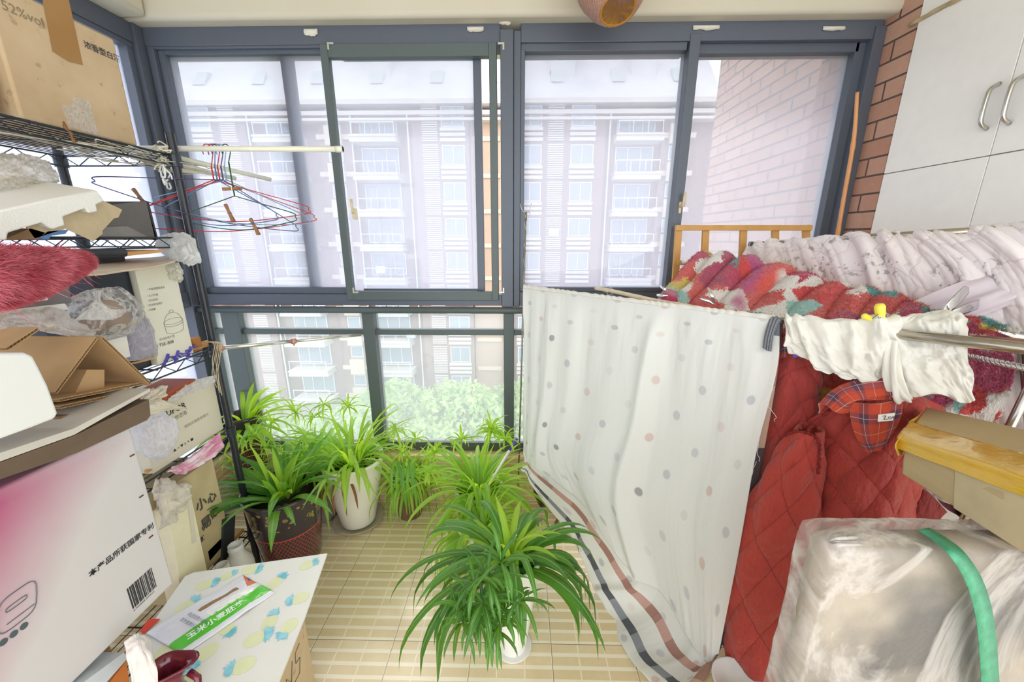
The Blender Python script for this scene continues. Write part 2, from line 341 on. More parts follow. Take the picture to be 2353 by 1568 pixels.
# ------------------------------------------------------------------ brick wall strip and the brick wing outside
def brick_mat(name, c1, c2, mo, ax, bw=.205, bh=.0655, ms=.0045):
    m = NT(name); g = m.geo(); x, y, z = m.xyz(g); v = m.n('CombineXYZ', {0: y if ax == 'y' else x, 1: z, 2: 0.0}).outputs[0]
    b = m.n('TexBrick', {'Vector': v, 'Color1': hx(c1), 'Color2': hx(c2), 'Mortar': hx(mo), 'Scale': 1.0, 'Mortar Size': ms, 'Mortar Smooth': .3, 'Bias': .1, 'Brick Width': bw, 'Row Height': bh})
    wn_ = m.noise(g, 35, 5); col = m.mix(m.math('MULTIPLY', wn_, .35), b.outputs[0], hx('94695a'))
    m.p(col=col, rough=.85, nor=m.bump(m.math('SUBTRACT', m.math('MULTIPLY', m.noise(g, 120, 4), .25), b.outputs[1]), .7, .006)); return m.mat
BR = brick_mat('red_brown_brick', 'bd8c74', 'cba18b', '4a4742', 'y', .235, .0745)
BRO = brick_mat('outside_brick', 'd0aa98', 'd8b8a8', '8f8888', 'y', .26, .079, .008)
o = MB().box(XR, XR + .25, 1.79, 2.3, 0, 2.6).build('wall_right', BR); tag(o, kind='structure')
o = MB().box(1.68, 2.2, 2.3, 3.78, -2, 5).build('brick_wing', BRO); tag(o, 'red brick wing wall standing outside the right-hand window', 'wall')
# ------------------------------------------------------------------ white cupboard on the right wall
WHT = mt('f6f5f0', .3, .02, spec=.4); WH2 = mt('d9d6c9', .5, .03)
XC = XR - .004
def cy(px, py): return P(px, py, X=XC).y
def cz(px, py): return P(px, py, X=XC).z
Ys = cy(2274, 357); Yn = 2 * Ys - 1.785; zt = cz(2100, 57); zm = cz(2028, 401)
cab = thing('wall_cupboard', 'white floor to ceiling cupboard with chrome handles beside the brick strip', 'cupboard', (XC + .2, 1.3, 0))
MB().box(XC + .02, XC + .4, Yn - .9, 1.788, 0, 2.77).build('carcass', WHT, cab)
MB().box(XC + .004, XC + .02, Yn - .9, 1.786, zt + .012, 2.77).build('filler_panel', WHT, cab)
HND = NT('chrome_pull').p(col=hx('c9c6bd'), metal=.95, rough=.22).mat
yy = [1.785, Ys, Yn, Yn - .45]
for k in range(3):
    for up in (1, 0):
        z0, z1 = (zm + .0015, zt) if up else (.1, zm - .0015)
        d_ = MB().box(XC, XC + .018, yy[k + 1] + .0015, yy[k] - .0015, z0, z1).build('door', WHT, cab, bevel=.0015)
        if up and k < 2:
            yh = P(2282, 245, X=XC).y if k == 0 else P(2336, 230, X=XC).y; zh = P(2282, 245, X=XC).z; h_ = .066
            pts = [(XC, yh, zh + h_), (XC - .022, yh, zh + h_ * .78), (XC - .028, yh, zh + h_ * .4), (XC - .028, yh, zh - h_ * .4), (XC - .022, yh, zh - h_ * .78), (XC, yh, zh - h_)]
            h = MB().tube(cr(pts, 18), .006, 8); h.build('handle', HND, d_, smooth=True)
# frayed cornice strip above the doors
a, b_ = P(2103, 52, X=XC), P(2212, -2, X=XC)
o = MB()
rnd = random.Random(3); pts = [(XC - .004, a.y - (a.y - .9) * t, zt + .006 + rnd.uniform(-.003, .003)) for t in np.linspace(-.02, 1, 30)]
o.tube(pts, [.005 + rnd.random() * .004 for _ in pts], 6); o = o.build('putty_bead', mt('c9b48c', .8, .2), cab, smooth=True)
# ------------------------------------------------------------------ the block across the yard
BY = 36.0
bldA = thing('apartment_block', 'pale red brick apartment block with white balconies and slatted bands across the yard', 'building', (0, BY, -14))
BWL = mt('8f7470', .9, .1, scale=.6); BW2 = mt('b59a86', .9, .05, scale=.6); BND = mt('d2cdca', .8, .04, scale=.8); GLS = NT('far_glass').p(col=hx('8796a6'), rough=.15).mat; ROOF = mt('e4e2e6', .9, .06, scale=.5); WFR = mt('d0d3d4', .6, 0)
MB().box(-60, 16, BY, BY + 10, -14, 12.0).build('wall', BWL, bldA)
def col_wall(x0, x1, dy, m_): MB().box(x0, x1, BY - dy, BY, -14, 11.6).build('bay', m_, bldA)
for x0, x1, dy in ((-28.2, -22.9, .8), (-9.0, -4.3, .8), (-.6, 7.0, .8), (-17, -14.2, .5), (11.7, 14, .5), (-36, -33.4, .5)): col_wall(x0, x1, dy, BWL)
MB().box(-4.2, -1.5, BY - .3, BY, -14, 11.6).build('stair_tower', BW2, bldA)
rf = MB(); rf.hexa([(-60, BY - 1.1, 12.2), (16, BY - 1.1, 12.2), (16, BY + 11, 12.2), (-60, BY + 11, 12.2), (-60, BY + 2.6, 16.4), (16, BY + 2.6, 16.4), (16, BY + 7, 16.4), (-60, BY + 7, 16.4)]); rf.build('roof', ROOF, bldA)
cn = MB()
for k, (dy, z0, z1) in enumerate(((1.3, 11.9, 12.25), (1.0, 11.2, 11.5), (1.1, 10.75, 10.95))): cn.box(-60, 16, BY - dy, BY, z0, z1)
cn.build('cornice', mt('e0d8d4', .8, .03, scale=.5), bldA)
for xx in range(-52, 15, 5):
    f = MB(); yb = BY + .6; f.hexa([(xx - .5, yb - .35, 13.9), (xx + .5, yb - .35, 13.9), (xx + .5, yb + .1, 13.9), (xx - .5, yb + .1, 13.9), (xx - .5, yb + .45, 15.1), (xx + .5, yb + .45, 15.1), (xx + .5, yb + .8, 15.1), (xx - .5, yb + .8, 15.1)]); f.build('skylight', WFR, bldA)
for xx in (-39, -20.5, -12, 3.5, 10.2):
    MB().box(xx - 1, xx + 1, BY + 1.0, BY + 3, 13, 16.9).box(xx - 1.2, xx + 1.2, BY + .8, BY + 3.2, 16.9, 17.2).build('chimney', ROOF, bldA)
fh = 2.9; zs = [1.05 + fh * k for k in range(-5, 4)]
win_x = [-38.6, -26.7, -5.6, .8, 5.1]; lou_x = [-41, -24.3, -7.5, 2.9]; bal_x = [-31, -20, -12, 9.6]; blk_x = [-34.7, -15.6, 12.9]
for zf in zs:
    for x0 in win_x:
        fr = MB(); frame_rect(fr, x0 - .95, x0 + .95, zf + .55, zf + 2.1, .08, BY - .86, BY - .8); fr.box(x0 - .03, x0 + .03, BY - .86, BY - .8, zf + .6, zf + 2.05); f = fr.build('window', WFR, bldA)
        MB().box(x0 - .9, x0 + .9, BY - .83, BY - .8, zf + .6, zf + 2.05).build('glass', GLS, f)
        s = MB(); [s.box(x0 - 1.05, x0 + 1.05, BY - 1.0, BY - .78, zf - .55 + q * .4, zf - .3 + q * .4) for q in range(3)]; s.build('slatted_band', BND, bldA)
    for x0 in lou_x:
        s = MB(); [s.box(x0 - .65, x0 + .65, BY - .9, BY - .78, zf - .5 + q * .17, zf - .41 + q * .17) for q in range(16)]; s.build('louvre', BND, bldA)
    for x0 in bal_x:
        s = MB(); s.box(x0 - 1.9, x0 + 1.9, BY - 1.7, BY, zf - .7, zf - .45).box(x0 - 1.85, x0 + 1.85, BY - 1.65, BY - .1, zf - .45, zf - .3).box(x0 - 1.9, x0 + 1.9, BY - 1.75, BY, zf - .3, zf - .15); sl_ = s.build('balcony_slab', BND, bldA)
        s = MB(); [s.tube([(x0 + q, BY - 1.6, zf - .2), (x0 + q, BY - 1.6, zf + .75)], .035, 4) for q in (-1.75, -.6, .6, 1.75)]; s.box(x0 - 1.8, x0 + 1.8, BY - 1.63, BY - 1.57, zf + .72, zf + .8).box(x0 - 1.8, x0 + 1.8, BY - 1.63, BY - 1.57, zf - .15, zf - .1); s.build('railing', WFR, sl_)
        fr = MB(); frame_rect(fr, x0 - 1.6, x0 + 1.6, zf + .0, zf + 2.05, .09, BY - .12, BY - .02); [fr.box(x0 + q - .04, x0 + q + .04, BY - .12, BY - .02, zf, zf + 2) for q in (-.55, .55)]; f = fr.build('window', WFR, bldA)
        MB().box(x0 - 1.55, x0 + 1.55, BY - .06, BY - .01, zf + .05, zf + 2.0).build('glass', GLS, f)
    for x0 in blk_x:
        MB().box(x0 - .7, x0 + .7, BY - .9, BY - .4, zf - .75, zf + .75).box(x0 - 1.5, x0 + 1.5, BY - .7, BY - .4, zf - .3, zf + .1).build('cream_panel', mt('cdbfae', .8, .03), bldA)
        fr = MB(); frame_rect(fr, x0 - .6, x0 + .6, zf + .9, zf + 2.0, .08, BY - .6, BY - .48); f = fr.build('window', WFR, bldA); MB().box(x0 - .55, x0 + .55, BY - .53, BY - .48, zf + .95, zf + 1.95).build('glass', GLS, f)
    MB().box(-4.0, -1.7, BY - .42, BY - .28, zf - .4, zf - .05).build('stair_band', mt('d6bda4', .8, .03), bldA)
for xx in (-22.6, -14, -9.3, 7.3): MB().tube([(xx, BY - .9, -14), (xx, BY - .9, 11.5)], .07, 6).build('drain_pipe', WFR, bldA)
for q, (xx, zf) in enumerate(((-7.5, zs[3] + 1), (-10, zs[2] + .2), (2.9, zs[5] + .6), (-12.3, zs[4] + .3), (-.9, zs[2] + 1))):
    MB().box(xx - .42, xx + .42, BY - 1.6, BY - 1.2, zf, zf + .62).build('air_conditioner', WFR, bldA, bevel=.04)
MB().box(-62, 40, 2.5, BY + 12, -14.2, -14).build('yard', mt('8a9078', .9, .1, scale=.5)); tag(bpy.data.objects['yard'], 'grey green courtyard ground far below the windows', 'ground')
# trees in the yard
lm = NT('tree_leaf'); lc = lm.mix(lm.noise(lm.geo(), .9), hx('a0c070'), hx('c0d890')); lm.p(col=lc, rough=.6); translucent(lm, lc, .35); LEAFT = lm.mat
def tree(x, y, ztop, r, seed, lab):
    rs = np.random.RandomState(seed); t = thing('garden_tree', lab, 'tree', (x, y, -14), 'trees in the courtyard')
    MB().tube([(x, y, -14), (x + .2, y, ztop - r * 1.4), (x, y, ztop - r * .5)], [.3, .2, .08], 8).build('trunk', mt('6a5a48', .9), t, smooth=True)
    N = 5200; d = nrm(rs.randn(N, 3)); rad = r * (.72 + .28 * rs.rand(N)) * (1 + .22 * fbm(d * 2.2 + seed)); c = np.array([x, y, ztop - r * .8]) + d * rad[:, None] * np.array([1, 1, .8])
    a = nrm(rs.randn(N, 3)); b = nrm(np.cross(a, nrm(rs.randn(N, 3)))); s = .16 + .12 * rs.rand(N, 1); q = np.stack([c - a * s, c + b * s * .5, c + a * s, c - b * s * .5], 1).reshape(-1, 3)
    me = bpy.data.meshes.new('foliage'); me.from_pydata(q.tolist(), [], np.arange(4 * N).reshape(N, 4).tolist()); me.materials.append(LEAFT); link('foliage', me, t)
zt_ = P(1000, 885, Y=24).z
for i, (px, Y_, dz, r, lab) in enumerate(((900, 25, 0, 3.4, 'round green courtyard tree seen behind the white ribbed pot'), (1050, 24, -.2, 3.4, 'leafy courtyard tree filling the lower light left of the hanging sheet'), (1190, 27, -.6, 3.6, 'courtyard tree half hidden behind the hanging dotted sheet'), (760, 25, -2.2, 3.2, 'low courtyard tree seen above the dark flowerpot'), (610, 26, -3.2, 3.2, 'lowest courtyard tree near the window corner'), (980, 20, -2.6, 3.0, 'nearest courtyard tree just above the window sill'))):
    p = P(px, 900, Y=Y_); tree(p.x, Y_, zt_ + dz - (Y_ - 24) * .3, r, i + 3, lab)
# ================================================================== drying rack and laundry (right)
def PV(px, py, a, b, off=0.0):
    """pixel onto the vertical plane through a-b, moved off metres away from the eye"""
    a, b = Vector(a), Vector(b); d = (b - a); d.z = 0; nn = Vector((-d.y, d.x, 0)).normalized()
    if nn.dot(a) < 0: nn = -nn
    r = P(px, py, D=1.0) - Vector((0, 0, EYE)); t = (nn.dot(a) + off) / nn.dot(r)
    return Vector((0, 0, EYE)) + r * t
A1 = P(1206, 668, Y=1.70); B1 = P(2353, 801, Z=A1.z)
A2 = P(1583, 602, Y=1.75); B2 = P(2335, 772, Y=.95)
A3 = P(1728, 562, Y=1.80); B3 = P(2420, 520, Y=.98)
pl1 = lambda x, y, o=0.0: PV(x, y, A1, B1, o)
pl2 = lambda x, y, o=0.0: PV(x, y, A2, B2, o)
pl3 = lambda x, y, o=0.0: PV(x, y, A3, B3, o)
CHR = NT('polished_steel').p(col=hx('b5ad9f'), metal=.95, rough=.2).mat
CHR2 = NT('bright_steel').p(col=hx('d6d6d8'), metal=.95, rough=.15).mat
d1 = (B1 - A1); A1z = A1.z
rack = thing('drying_rack', 'telescopic chrome clothes drying rack carrying the dotted sheet and the fleece blanket', 'drying rack', ((A1.x + B2.x) / 2, 1.2, 0))
def onbar(px, a=A1, b=B1):  # point of the bar under this pixel column
    best = None
    for i in range(401):
        q = a.lerp(b, i / 400); r = q - Vector((0, 0, EYE)); X = r.x * _c[2] + r.y * _c[3]; Y_ = -r.x * _c[3] + r.y * _c[2]; aa = Y_ * _c[0] - r.z * _c[1]
        e = abs(1176.5 + F * X / aa - px)
        if best is None or e < best[0]: best = (e, q)
    return best[1]
q1, q2 = onbar(2000), onbar(2150)
MB().tube([A1 - d1 * .01, q1], .0085, 14).tube([q1, B1 + d1 * .35], .013, 16).build('front_rail', CHR, rack, smooth=True)
d2 = B2 - A2; MB().tube([A2, B2 + d2 * .3], .010, 12).build('back_rail', CHR2, rack, smooth=True)
MB().tube([A2 - d2 * .03, A2 + d2 * .01], .013, 12).build('end_cap', mt('eceae6', .4, 0), rack, smooth=True)
# twisted lower rail, wooden rail, legs
tw = []; a_, b_ = P(2222, 818, D=.93), P(2353, 845, D=.80); b_ = b_ + (b_ - a_) * .4
tw_m = MB(); N_ = 90; base = [a_.lerp(b_, i / N_) for i in range(N_ + 1)]
for s_ in (0, math.pi):
    u_ = (b_ - a_).normalized().orthogonal().normalized(); v_ = (b_ - a_).normalized().cross(u_)
    tw_m.tube([p + (u_ * math.cos(i * .55 + s_) + v_ * math.sin(i * .55 + s_)) * .0035 for i, p in enumerate(base)], .0042, 8)
tw_m.build('twisted_rail', CHR2, rack, smooth=True)
a_, b_ = P(2190, 778, D=1.03), P(2353, 792, D=.86); MB().tube([a_, b_ + (b_ - a_) * 1.2], .013, 12).build('wooden_rail', mt('b07a58', .45, .15, scale=8), rack, smooth=True)
for (pa, za, pb) in (((A1.x + .02, A1.y), A1z, (A1.x + .5, A1.y + .02)), ((A2.x, A2.y), A2.z, (A2.x - .55, A2.y - .04)), ((B1.x + .05, B1.y + .0), A1z - .01, (B1.x + .4, B1.y + .35)), ((B2.x + .02, B2.y), B2.z - .01, (B2.x - .1, B2.y - .5))):
    if pa[0] == A1.x + .02: continue
    MB().tube([(pa[0], pa[1], za), (pb[0], pb[1], .012)], .009, 10).build('leg', CHR, rack, smooth=True)
MB().tube([P(2300, 720, D=1.05), P(2318, 660, D=1.12)], .005, 8).build('brace', CHR, rack, smooth=True)
# ---- dotted sheet
def sheet_mat():
    m = NT('dotted_cotton'); u, v, _ = m.xyz(m.uv())
    cu = m.math('DIVIDE', u, .088); col = m.math('FLOOR', cu); odd = m.math('MODULO', col, 2.0)
    cv = m.math('ADD', m.math('DIVIDE', v, .178), m.math('MULTIPLY', odd, .5)); fu = m.math('SUBTRACT', m.math('FRACT', cu), .5); fv = m.math('SUBTRACT', m.math('FRACT', cv), .5)
    dd = m.math('SQRT', m.math('ADD', m.math('POWER', m.math('MULTIPLY', fu, .088), 2), m.math('POWER', m.math('MULTIPLY', fv, .178), 2)))
    dot = m.ramp(dd, [(0, 1.0), (.0118, 1.0), (.0128, 0.0)]); wn_ = m.n('TexWhiteNoise', {'Vector': m.n('CombineXYZ', {0: col, 1: m.math('FLOOR', cv)})}).outputs[0]
    dcol = m.mix(m.math('GREATER_THAN', m.math('MODULO', m.math('ADD', col, 1.0), 3.0), 1.5), hx('b9bcc6'), hx('e0bfb4')); dcol = m.mix(m.math('GREATER_THAN', wn_, .93), dcol, hx('84868c'))
    base = hx('f5f6f3'); c = m.mix(m.math('MULTIPLY', dot, m.math('ADD', m.math('MULTIPLY', wn_, .5), .12)), base, dcol); return m, u, v, c
m, u, v, c = sheet_mat(); tie = m.math('MULTIPLY', m.math('GREATER_THAN', u, 1.035), m.math('LESS_THAN', v, .085)); c = m.mix(tie, c, hx('8a8d94'))
m.p(col=c, rough=.9, nor=m.bump(m.noise(m.map(m.uv(), (90, 9, 1)), 1, 4), .25, .004), sheen=.2); translucent(m, c, .42); SH = m.mat
def pleats(U, V, seed=0):
    x = U * 1.07; w1_ = np.sin(x * 46 + 2.2 * np.sin(x * 5 + seed) + V * 1.2) * .0045 * (.35 + .65 * np.clip(1.1 - U, 0, 1)); w2_ = .011 * np.sin(x * 15 + 1.7 * V + 2 * np.sin(2.5 * x)) * (.3 + V)
    big = -.028 * np.exp(-((U - .60 + .06 * V) / .022) ** 2) * np.clip(V * 4, 0, 1) + .02 * np.exp(-((U - .66 + .05 * V) / .035) ** 2); w3 = .004 * fbm(np.stack([x * 22, V * 3, V * 0 + seed], -1)); return (w1_ + w2_ + w3 + big * .8) * np.clip(V * 6 + .15, 0, 1)
sh = thing('bed_sheet', 'white sheet with grey and pink dots hung over the front rail of the drying rack', 'sheet', (A1.lerp(B1, .3).x, A1.lerp(B1, .3).y, .05))
top = [pl1(1202, 662, -.012), pl1(1300, 675, -.012), pl1(1450, 695, -.013), pl1(1620, 716, -.014), pl1(1792, 738, -.014)]
def low(pts, off):
    out = []
    for a, b in pts:
        o_ = off; p = pl1(a, b, o_)
        while p.z < .012 and o_ > -.5: o_ -= .01; p = pl1(a, b, o_)
        out.append(p)
    return out
r1 = low([(1201, 760), (1290, 770), (1440, 790), (1600, 820), (1786, 850)], -.02)
r2 = low([(1200, 900), (1280, 920), (1420, 960), (1580, 1010), (1738, 1045)], -.035)
r3 = low([(1200, 1000), (1262, 1035), (1390, 1120), (1550, 1210), (1698, 1270)], -.045)
r4 = low([(1201, 1050), (1238, 1078), (1345, 1172), (1444, 1304), (1530, 1393), (1612, 1508), (1652, 1500)], -.055)
G = loft([top, r1, r2, r3, r4], 260, 150)
sheet('front_drop', G, SH, sh, disp=pleats, solid=.0012, uvs=(1.07, 1.0))
m, u, v, c = sheet_mat(); bl = m.math('FRACT', m.math('MULTIPLY', u, 8.0)); blk = m.math('GREATER_THAN', bl, .5)
wv = m.math('ADD', v, m.math('MULTIPLY', m.math('SINE', m.math('MULTIPLY', u, 28.0)), .006))
b1_ = m.math('MULTIPLY', m.math('GREATER_THAN', wv, .925), m.math('LESS_THAN', wv, .957)); b2_ = m.math('MULTIPLY', m.math('GREATER_THAN', wv, .81), m.math('LESS_THAN', wv, .85)); b3_ = m.math('GREATER_THAN', u, 1.03)
c = m.mix(b2_, c, m.mix(blk, hx('dcb9ae'), hx('c49c90'))); c = m.mix(b1_, c, m.mix(blk, hx('a9adb4'), hx('74777e')))  # alternating tone in both bands paints in the shading of overlapping cloth
bv = m.math('MODULO', m.math('FLOOR', m.math('MULTIPLY', v, 9.0)), 3.0); c = m.mix(b3_, c, m.mix(m.math('LESS_THAN', bv, .5), m.mix(m.math('LESS_THAN', bv, 1.5), hx('e8cdb8'), hx('caa795')), hx('6f6468')))
m.p(col=c, rough=.9, nor=m.bump(m.noise(m.map(m.uv(), (90, 9, 1)), 1, 4), .25, .004)); translucent(m, c, .42); SHB = m.mat
t2 = [pl1(1204, 664, .010), pl1(1300, 677, .010), pl1(1450, 697, .010), pl1(1620, 718, .010), pl1(1800, 742, .010)]
k1 = low([(1203, 850), (1260, 865), (1400, 880), (1600, 900), (1778, 915)], .028); k2 = low([(1200, 1000), (1240, 1030), (1360, 1140), (1560, 1250), (1712, 1265)], .03)
k3 = low([(1203, 1050), (1238, 1076), (1345, 1168), (1444, 1298), (1530, 1387), (1612, 1500), (1655, 1490)], -.02); k4 = low([(1204, 1078), (1225, 1120), (1318, 1250), (1365, 1342), (1417, 1459), (1490, 1570), (1580, 1640)], -.06)
G = loft([t2, k1, k2, k3, k4], 220, 150)
sheet('back_drop', G, SHB, sh, disp=lambda U, V: pleats(U, V, 3) * .9, solid=.0012, uvs=(1.10, 1.0))
ov = [[pl1(a, b, -.012) for a, b in ((1202, 662), (1450, 695), (1792, 738))], [pl1(a, b - 2, -.0) + Vector((0, 0, .011)) for a, b in ((1203, 662), (1450, 695), (1795, 738))], [pl1(a, b, .011) for a, b in ((1204, 664), (1450, 697), (1800, 742))]]
m, u, v, c = sheet_mat(); m.p(col=hx('f3f1ea'), rough=.9); translucent(m, hx('f3f1ea'), .3)
sheet('top_fold', loft(ov, 200, 10), m.mat, sh, disp=lambda U, V: .0015 * np.sin(U * 190 + 3 * np.sin(U * 31)), solid=.0012)
th = MB(); rnd = random.Random(8)
for (px, py) in ((1772, 880), (1765, 920), (1745, 1010), (1738, 1060), (1672, 1330), (1660, 1360)):
    p = pl1(px, py, -.03); pts = [p]
    for k in range(9): p = p + Vector((rnd.uniform(-.006, .007), rnd.uniform(-.004, .004), -rnd.uniform(.002, .012))); pts.append(p)
    th.tube(pts, .0006, 4)
th.build('loose_threads', mt('f4f2ee', .9, 0), sh)
# ---- grey cloth tie folded over the rail at the near end of the sheet
g_ = mt('85888f', .9, .15, .4, 60)
G = loft([[pl1(1770, 745, .015), pl1(1788, 740, .015), pl1(1800, 740, .015)], [pl1(1768, 738, -.012) + Vector((0, 0, .006)), pl1(1782, 733, -.014) + Vector((0, 0, .004)), pl1(1794, 738, -.012)], [pl1(1757, 770, -.028), pl1(1768, 772, -.03), pl1(1778, 768, -.026)], [pl1(1753, 800, -.03), pl1(1763, 806, -.03), pl1(1772, 808, -.03)]], 24, 40)
sheet('hem_band', G, g_, sh, disp=lambda U, V: .003 * np.sin(U * 22), solid=.002)
# ---- fleece blanket
FLC = [('f3efe9', 'white'),]
def fleece_mat(name, cols, sc, seed, base=None):
    m = NT(name); uvn = m.uv(); dist = m.n('TexNoise', {'Vector': uvn, 'Scale': 9.0, 'Detail': 2}).outputs[1]
    vec = m.n('VectorMath', {0: uvn, 1: m.n('VectorMath', {0: dist, 1: (.12, .12, 0)}, operation='MULTIPLY').outputs[0]}, operation='ADD').outputs[0]
    fz = m.n('TexNoise', {'Vector': uvn, 'Scale': 150.0, 'Detail': 3}).outputs[1]; vec = m.n('VectorMath', {0: vec, 1: m.n('VectorMath', {0: fz, 1: (.05, .05, 0)}, operation='MULTIPLY').outputs[0]}, operation='ADD').outputs[0]
    vo = m.n('TexVoronoi', {'Vector': m.map(vec, (sc, sc, 1), loc=(seed, seed * .7, 0)), 'Scale': 1.0}); s_ = m.xyz(vo.outputs['Color'])[0]
    c = m.ramp(s_, [(i / len(cols), hx(h)) for i, h in enumerate(cols)], 'CONSTANT')
    if base:
        u, v, _ = m.xyz(uvn); big = m.noise(m.map(uvn, (1, 1, 1), loc=(seed, 0, 0)), 2.4, 2); c = m.mix(m.ramp(big, [(.56, 0.0), (.59, 1.0)]), c, m.ramp(m.math('ADD', m.math('DIVIDE', u, 1.25), m.math('MULTIPLY', m.math('SUBTRACT', big, .5), .3)), [(.0, hx('c24482')), (.30, hx('c24482')), (.34, hx('e65a48')), (.56, hx('e65a48')), (.60, hx(base)), (1, hx(base))]))
    hair = m.noise(m.map(m.obj(), (260, 260, 90)), 1, 4, .7); c = m.mix(m.ramp(hair, [(.35, .25), (.6, 0.0)]), c, m.mix(.45, c, (0.03, 0, .01, 1)))
    m.p(col=c, rough=.95, sheen=.5, nor=m.bump(hair, .8, .006)); return m.mat, c
FLM, _ = fleece_mat('fleece_pattern', ['c22c55', 'f4efe8', 'd8413c', '4f9c98', 'c22c55', 'f4efe8', 'e2c54a', 'd94a3e', 'f4efe8', '9fd0c8', 'b4305a', 'd8413c', 'f4efe8'], 10.5, 3.1, 'b02a58')
bk = thing('fleece_blanket', 'crimson, white, teal and yellow fluffy fleece blanket bunched over the back rail of the rack', 'blanket', (A2.lerp(B2, .5).x, A2.lerp(B2, .5).y, .7))
c0 = [pl2(1600, 640, .12), pl2(1720, 660, .12), pl2(1880, 700, .12), pl2(2050, 740, .12), pl2(2200, 770, .11), pl2(2340, 790, .08)]
c1 = [pl2(1592, 590, .02), pl2(1660, 590, .02), pl2(1735, 606, .02), pl2(1815, 622, .02), pl2(1890, 650, .02), pl2(1965, 662, .02), pl2(2060, 688, .02), pl2(2160, 715, .02), pl2(2250, 735, .02), pl2(2345, 764, .0)]
c2 = [pl1(1545, 655, .30), pl1(1620, 655, .30), pl1(1700, 670, .30), pl1(1790, 690, .28), pl1(1890, 705, .25), pl1(2000, 715, .22), pl1(2110, 738, .20), pl1(2220, 760, .22), pl1(2330, 780, .24)]
c3 = [pl1(1514, 700, .10), pl1(1580, 722, .10), pl1(1680, 745, .10), pl1(1780, 760, .09), pl1(1890, 775, .09), pl1(2000, 790, .10), pl1(2120, 800, .12), pl1(2240, 800, .16), pl1(2320, 800, .20)]
c4 = [pl1(1530, 790, .11), pl1(1640, 820, .11), pl1(1760, 850, .13), pl1(1880, 880, .17), pl1(2000, 890, .2), pl1(2120, 890, .2), pl1(2240, 880, .21), pl1(2330, 850, .22)]
c5 = [pl1(1560, 880, .12), pl1(1660, 950, .12), pl1(1760, 990, .14), pl1(1870, 1000, .18), pl1(2000, 1010, .22), pl1(2130, 1000, .22), pl1(2240, 985, .22), pl1(2300, 960, .22)]
def folds(U, V):
    # the folds slant: they run from lower left to upper right across the rail
    ph = (U * 11.5 + (V - .25) * 1.6) ; ph = ph + .25 * np.sin(U * 9); f = np.abs(np.sin(np.pi * ph)) ** .8
    fad = np.clip(1.25 - U * 1.15, .25, 1) * np.clip(V * 5, .2, 1) * np.clip(1.25 - V, .4, 1)
    return (f * .034 - .012) * fad + .006 * fbm(np.stack([U * 14, V * 9, U * 0], -1)) + .0012 * fbm(np.stack([U * 300, V * 200, U * 0], -1), 2)
G = loft([c0, c1, c2, c3, c4, c5], 420, 260); nG = gnormals(G); sgn = -1 if nG[80, 200, 1] > 0 else 1
flo = sheet('fleece_cloth', G, FLM, bk, disp=lambda U, V: sgn * folds(U, V), solid=.006, uvs=(1.25, .9))
# pile: short tufts standing on the fleece
me = flo.data; nverts = len(me.vertices); co = np.empty(nverts * 3); me.vertices.foreach_get('co', co); co = co.reshape(260, 420, 3); nn_ = gnormals(co) * sgn
rs = np.random.RandomState(4); NP = 60000; iu = rs.rand(NP) * 418; iv = 20 + rs.rand(NP) * 215; a0, b0 = iv.astype(int), iu.astype(int); fu, fv = (iu - b0)[:, None], (iv - a0)[:, None]
pt = (co[a0, b0] * (1 - fu) + co[a0, b0 + 1] * fu) * (1 - fv) + co[a0 + 1, b0] * fv * (1 - fu) + co[a0 + 1, b0 + 1] * fv * fu; nv_ = nn_[a0, b0]
dr = nrm(nv_ * .8 + rs.randn(NP, 3) * .35 + np.array([-.35, -.2, -.35])); sd = nrm(np.cross(dr, rs.randn(NP, 3))) * .0011; L = (.008 + .006 * rs.rand(NP))[:, None]
vv = np.stack([pt - sd, pt + sd, pt + dr * L], 1).reshape(-1, 3); pm = bpy.data.meshes.new('pile'); pm.from_pydata(vv.tolist(), [], np.arange(NP * 3).reshape(-1, 3).tolist())
ul = pm.uv_layers.new(name='UVMap'); uvp = np.repeat(np.stack([iu / 419 * 1.25, iv / 259 * .9], -1), 3, 0); ul.data.foreach_set('uv', uvp.ravel()); pm.materials.append(FLM)
po = bpy.data.objects.new('pile', pm); COL.objects.link(po); po.parent = bk; po.location = flo.location; po['kind'] = 'stuff'; WO['pile'] = WO[flo.name]
# end roll at the far left, maroon reverse hanging at the near end
G = loft([[pl1(1512, 690, .16), pl1(1530, 668, .16), pl1(1552, 672, .16)], [pl1(1508, 700, .1), pl1(1525, 675, .09), pl1(1556, 680, .1)], [pl1(1520, 712, .1), pl1(1540, 708, .08), pl1(1560, 712, .1)]], 30, 24); sheet('rolled_corner', G, FLM, bk, disp=lambda U, V: .01 * np.sin(V * 3.1), solid=.012, uvs=(.1, .1))
MAR = NT('maroon_plush'); MAR.p(col=MAR.mix(MAR.noise(MAR.obj(), 40), hx('6a1834'), hx('48101f')), rough=.95, sheen=.4, nor=MAR.bump(MAR.noise(MAR.obj(), 300), .4, .003)); MAR = MAR.mat
G = loft([[pl1(2110, 800, .26), pl1(2230, 800, .26), pl1(2350, 790, .26)], [pl1(2120, 880, .27), pl1(2220, 880, .25), pl1(2350, 860, .27)], [pl1(2130, 975, .27), pl1(2220, 970, .26), pl1(2312, 962, .27)], [pl1(2120, 1100, .28), pl1(2200, 1190, .27), pl1(2240, 1200, .27)]], 50, 50); sheet('reverse_side', G, MAR, bk, disp=lambda U, V: .014 * np.sin(U * 13 + V), solid=.006)
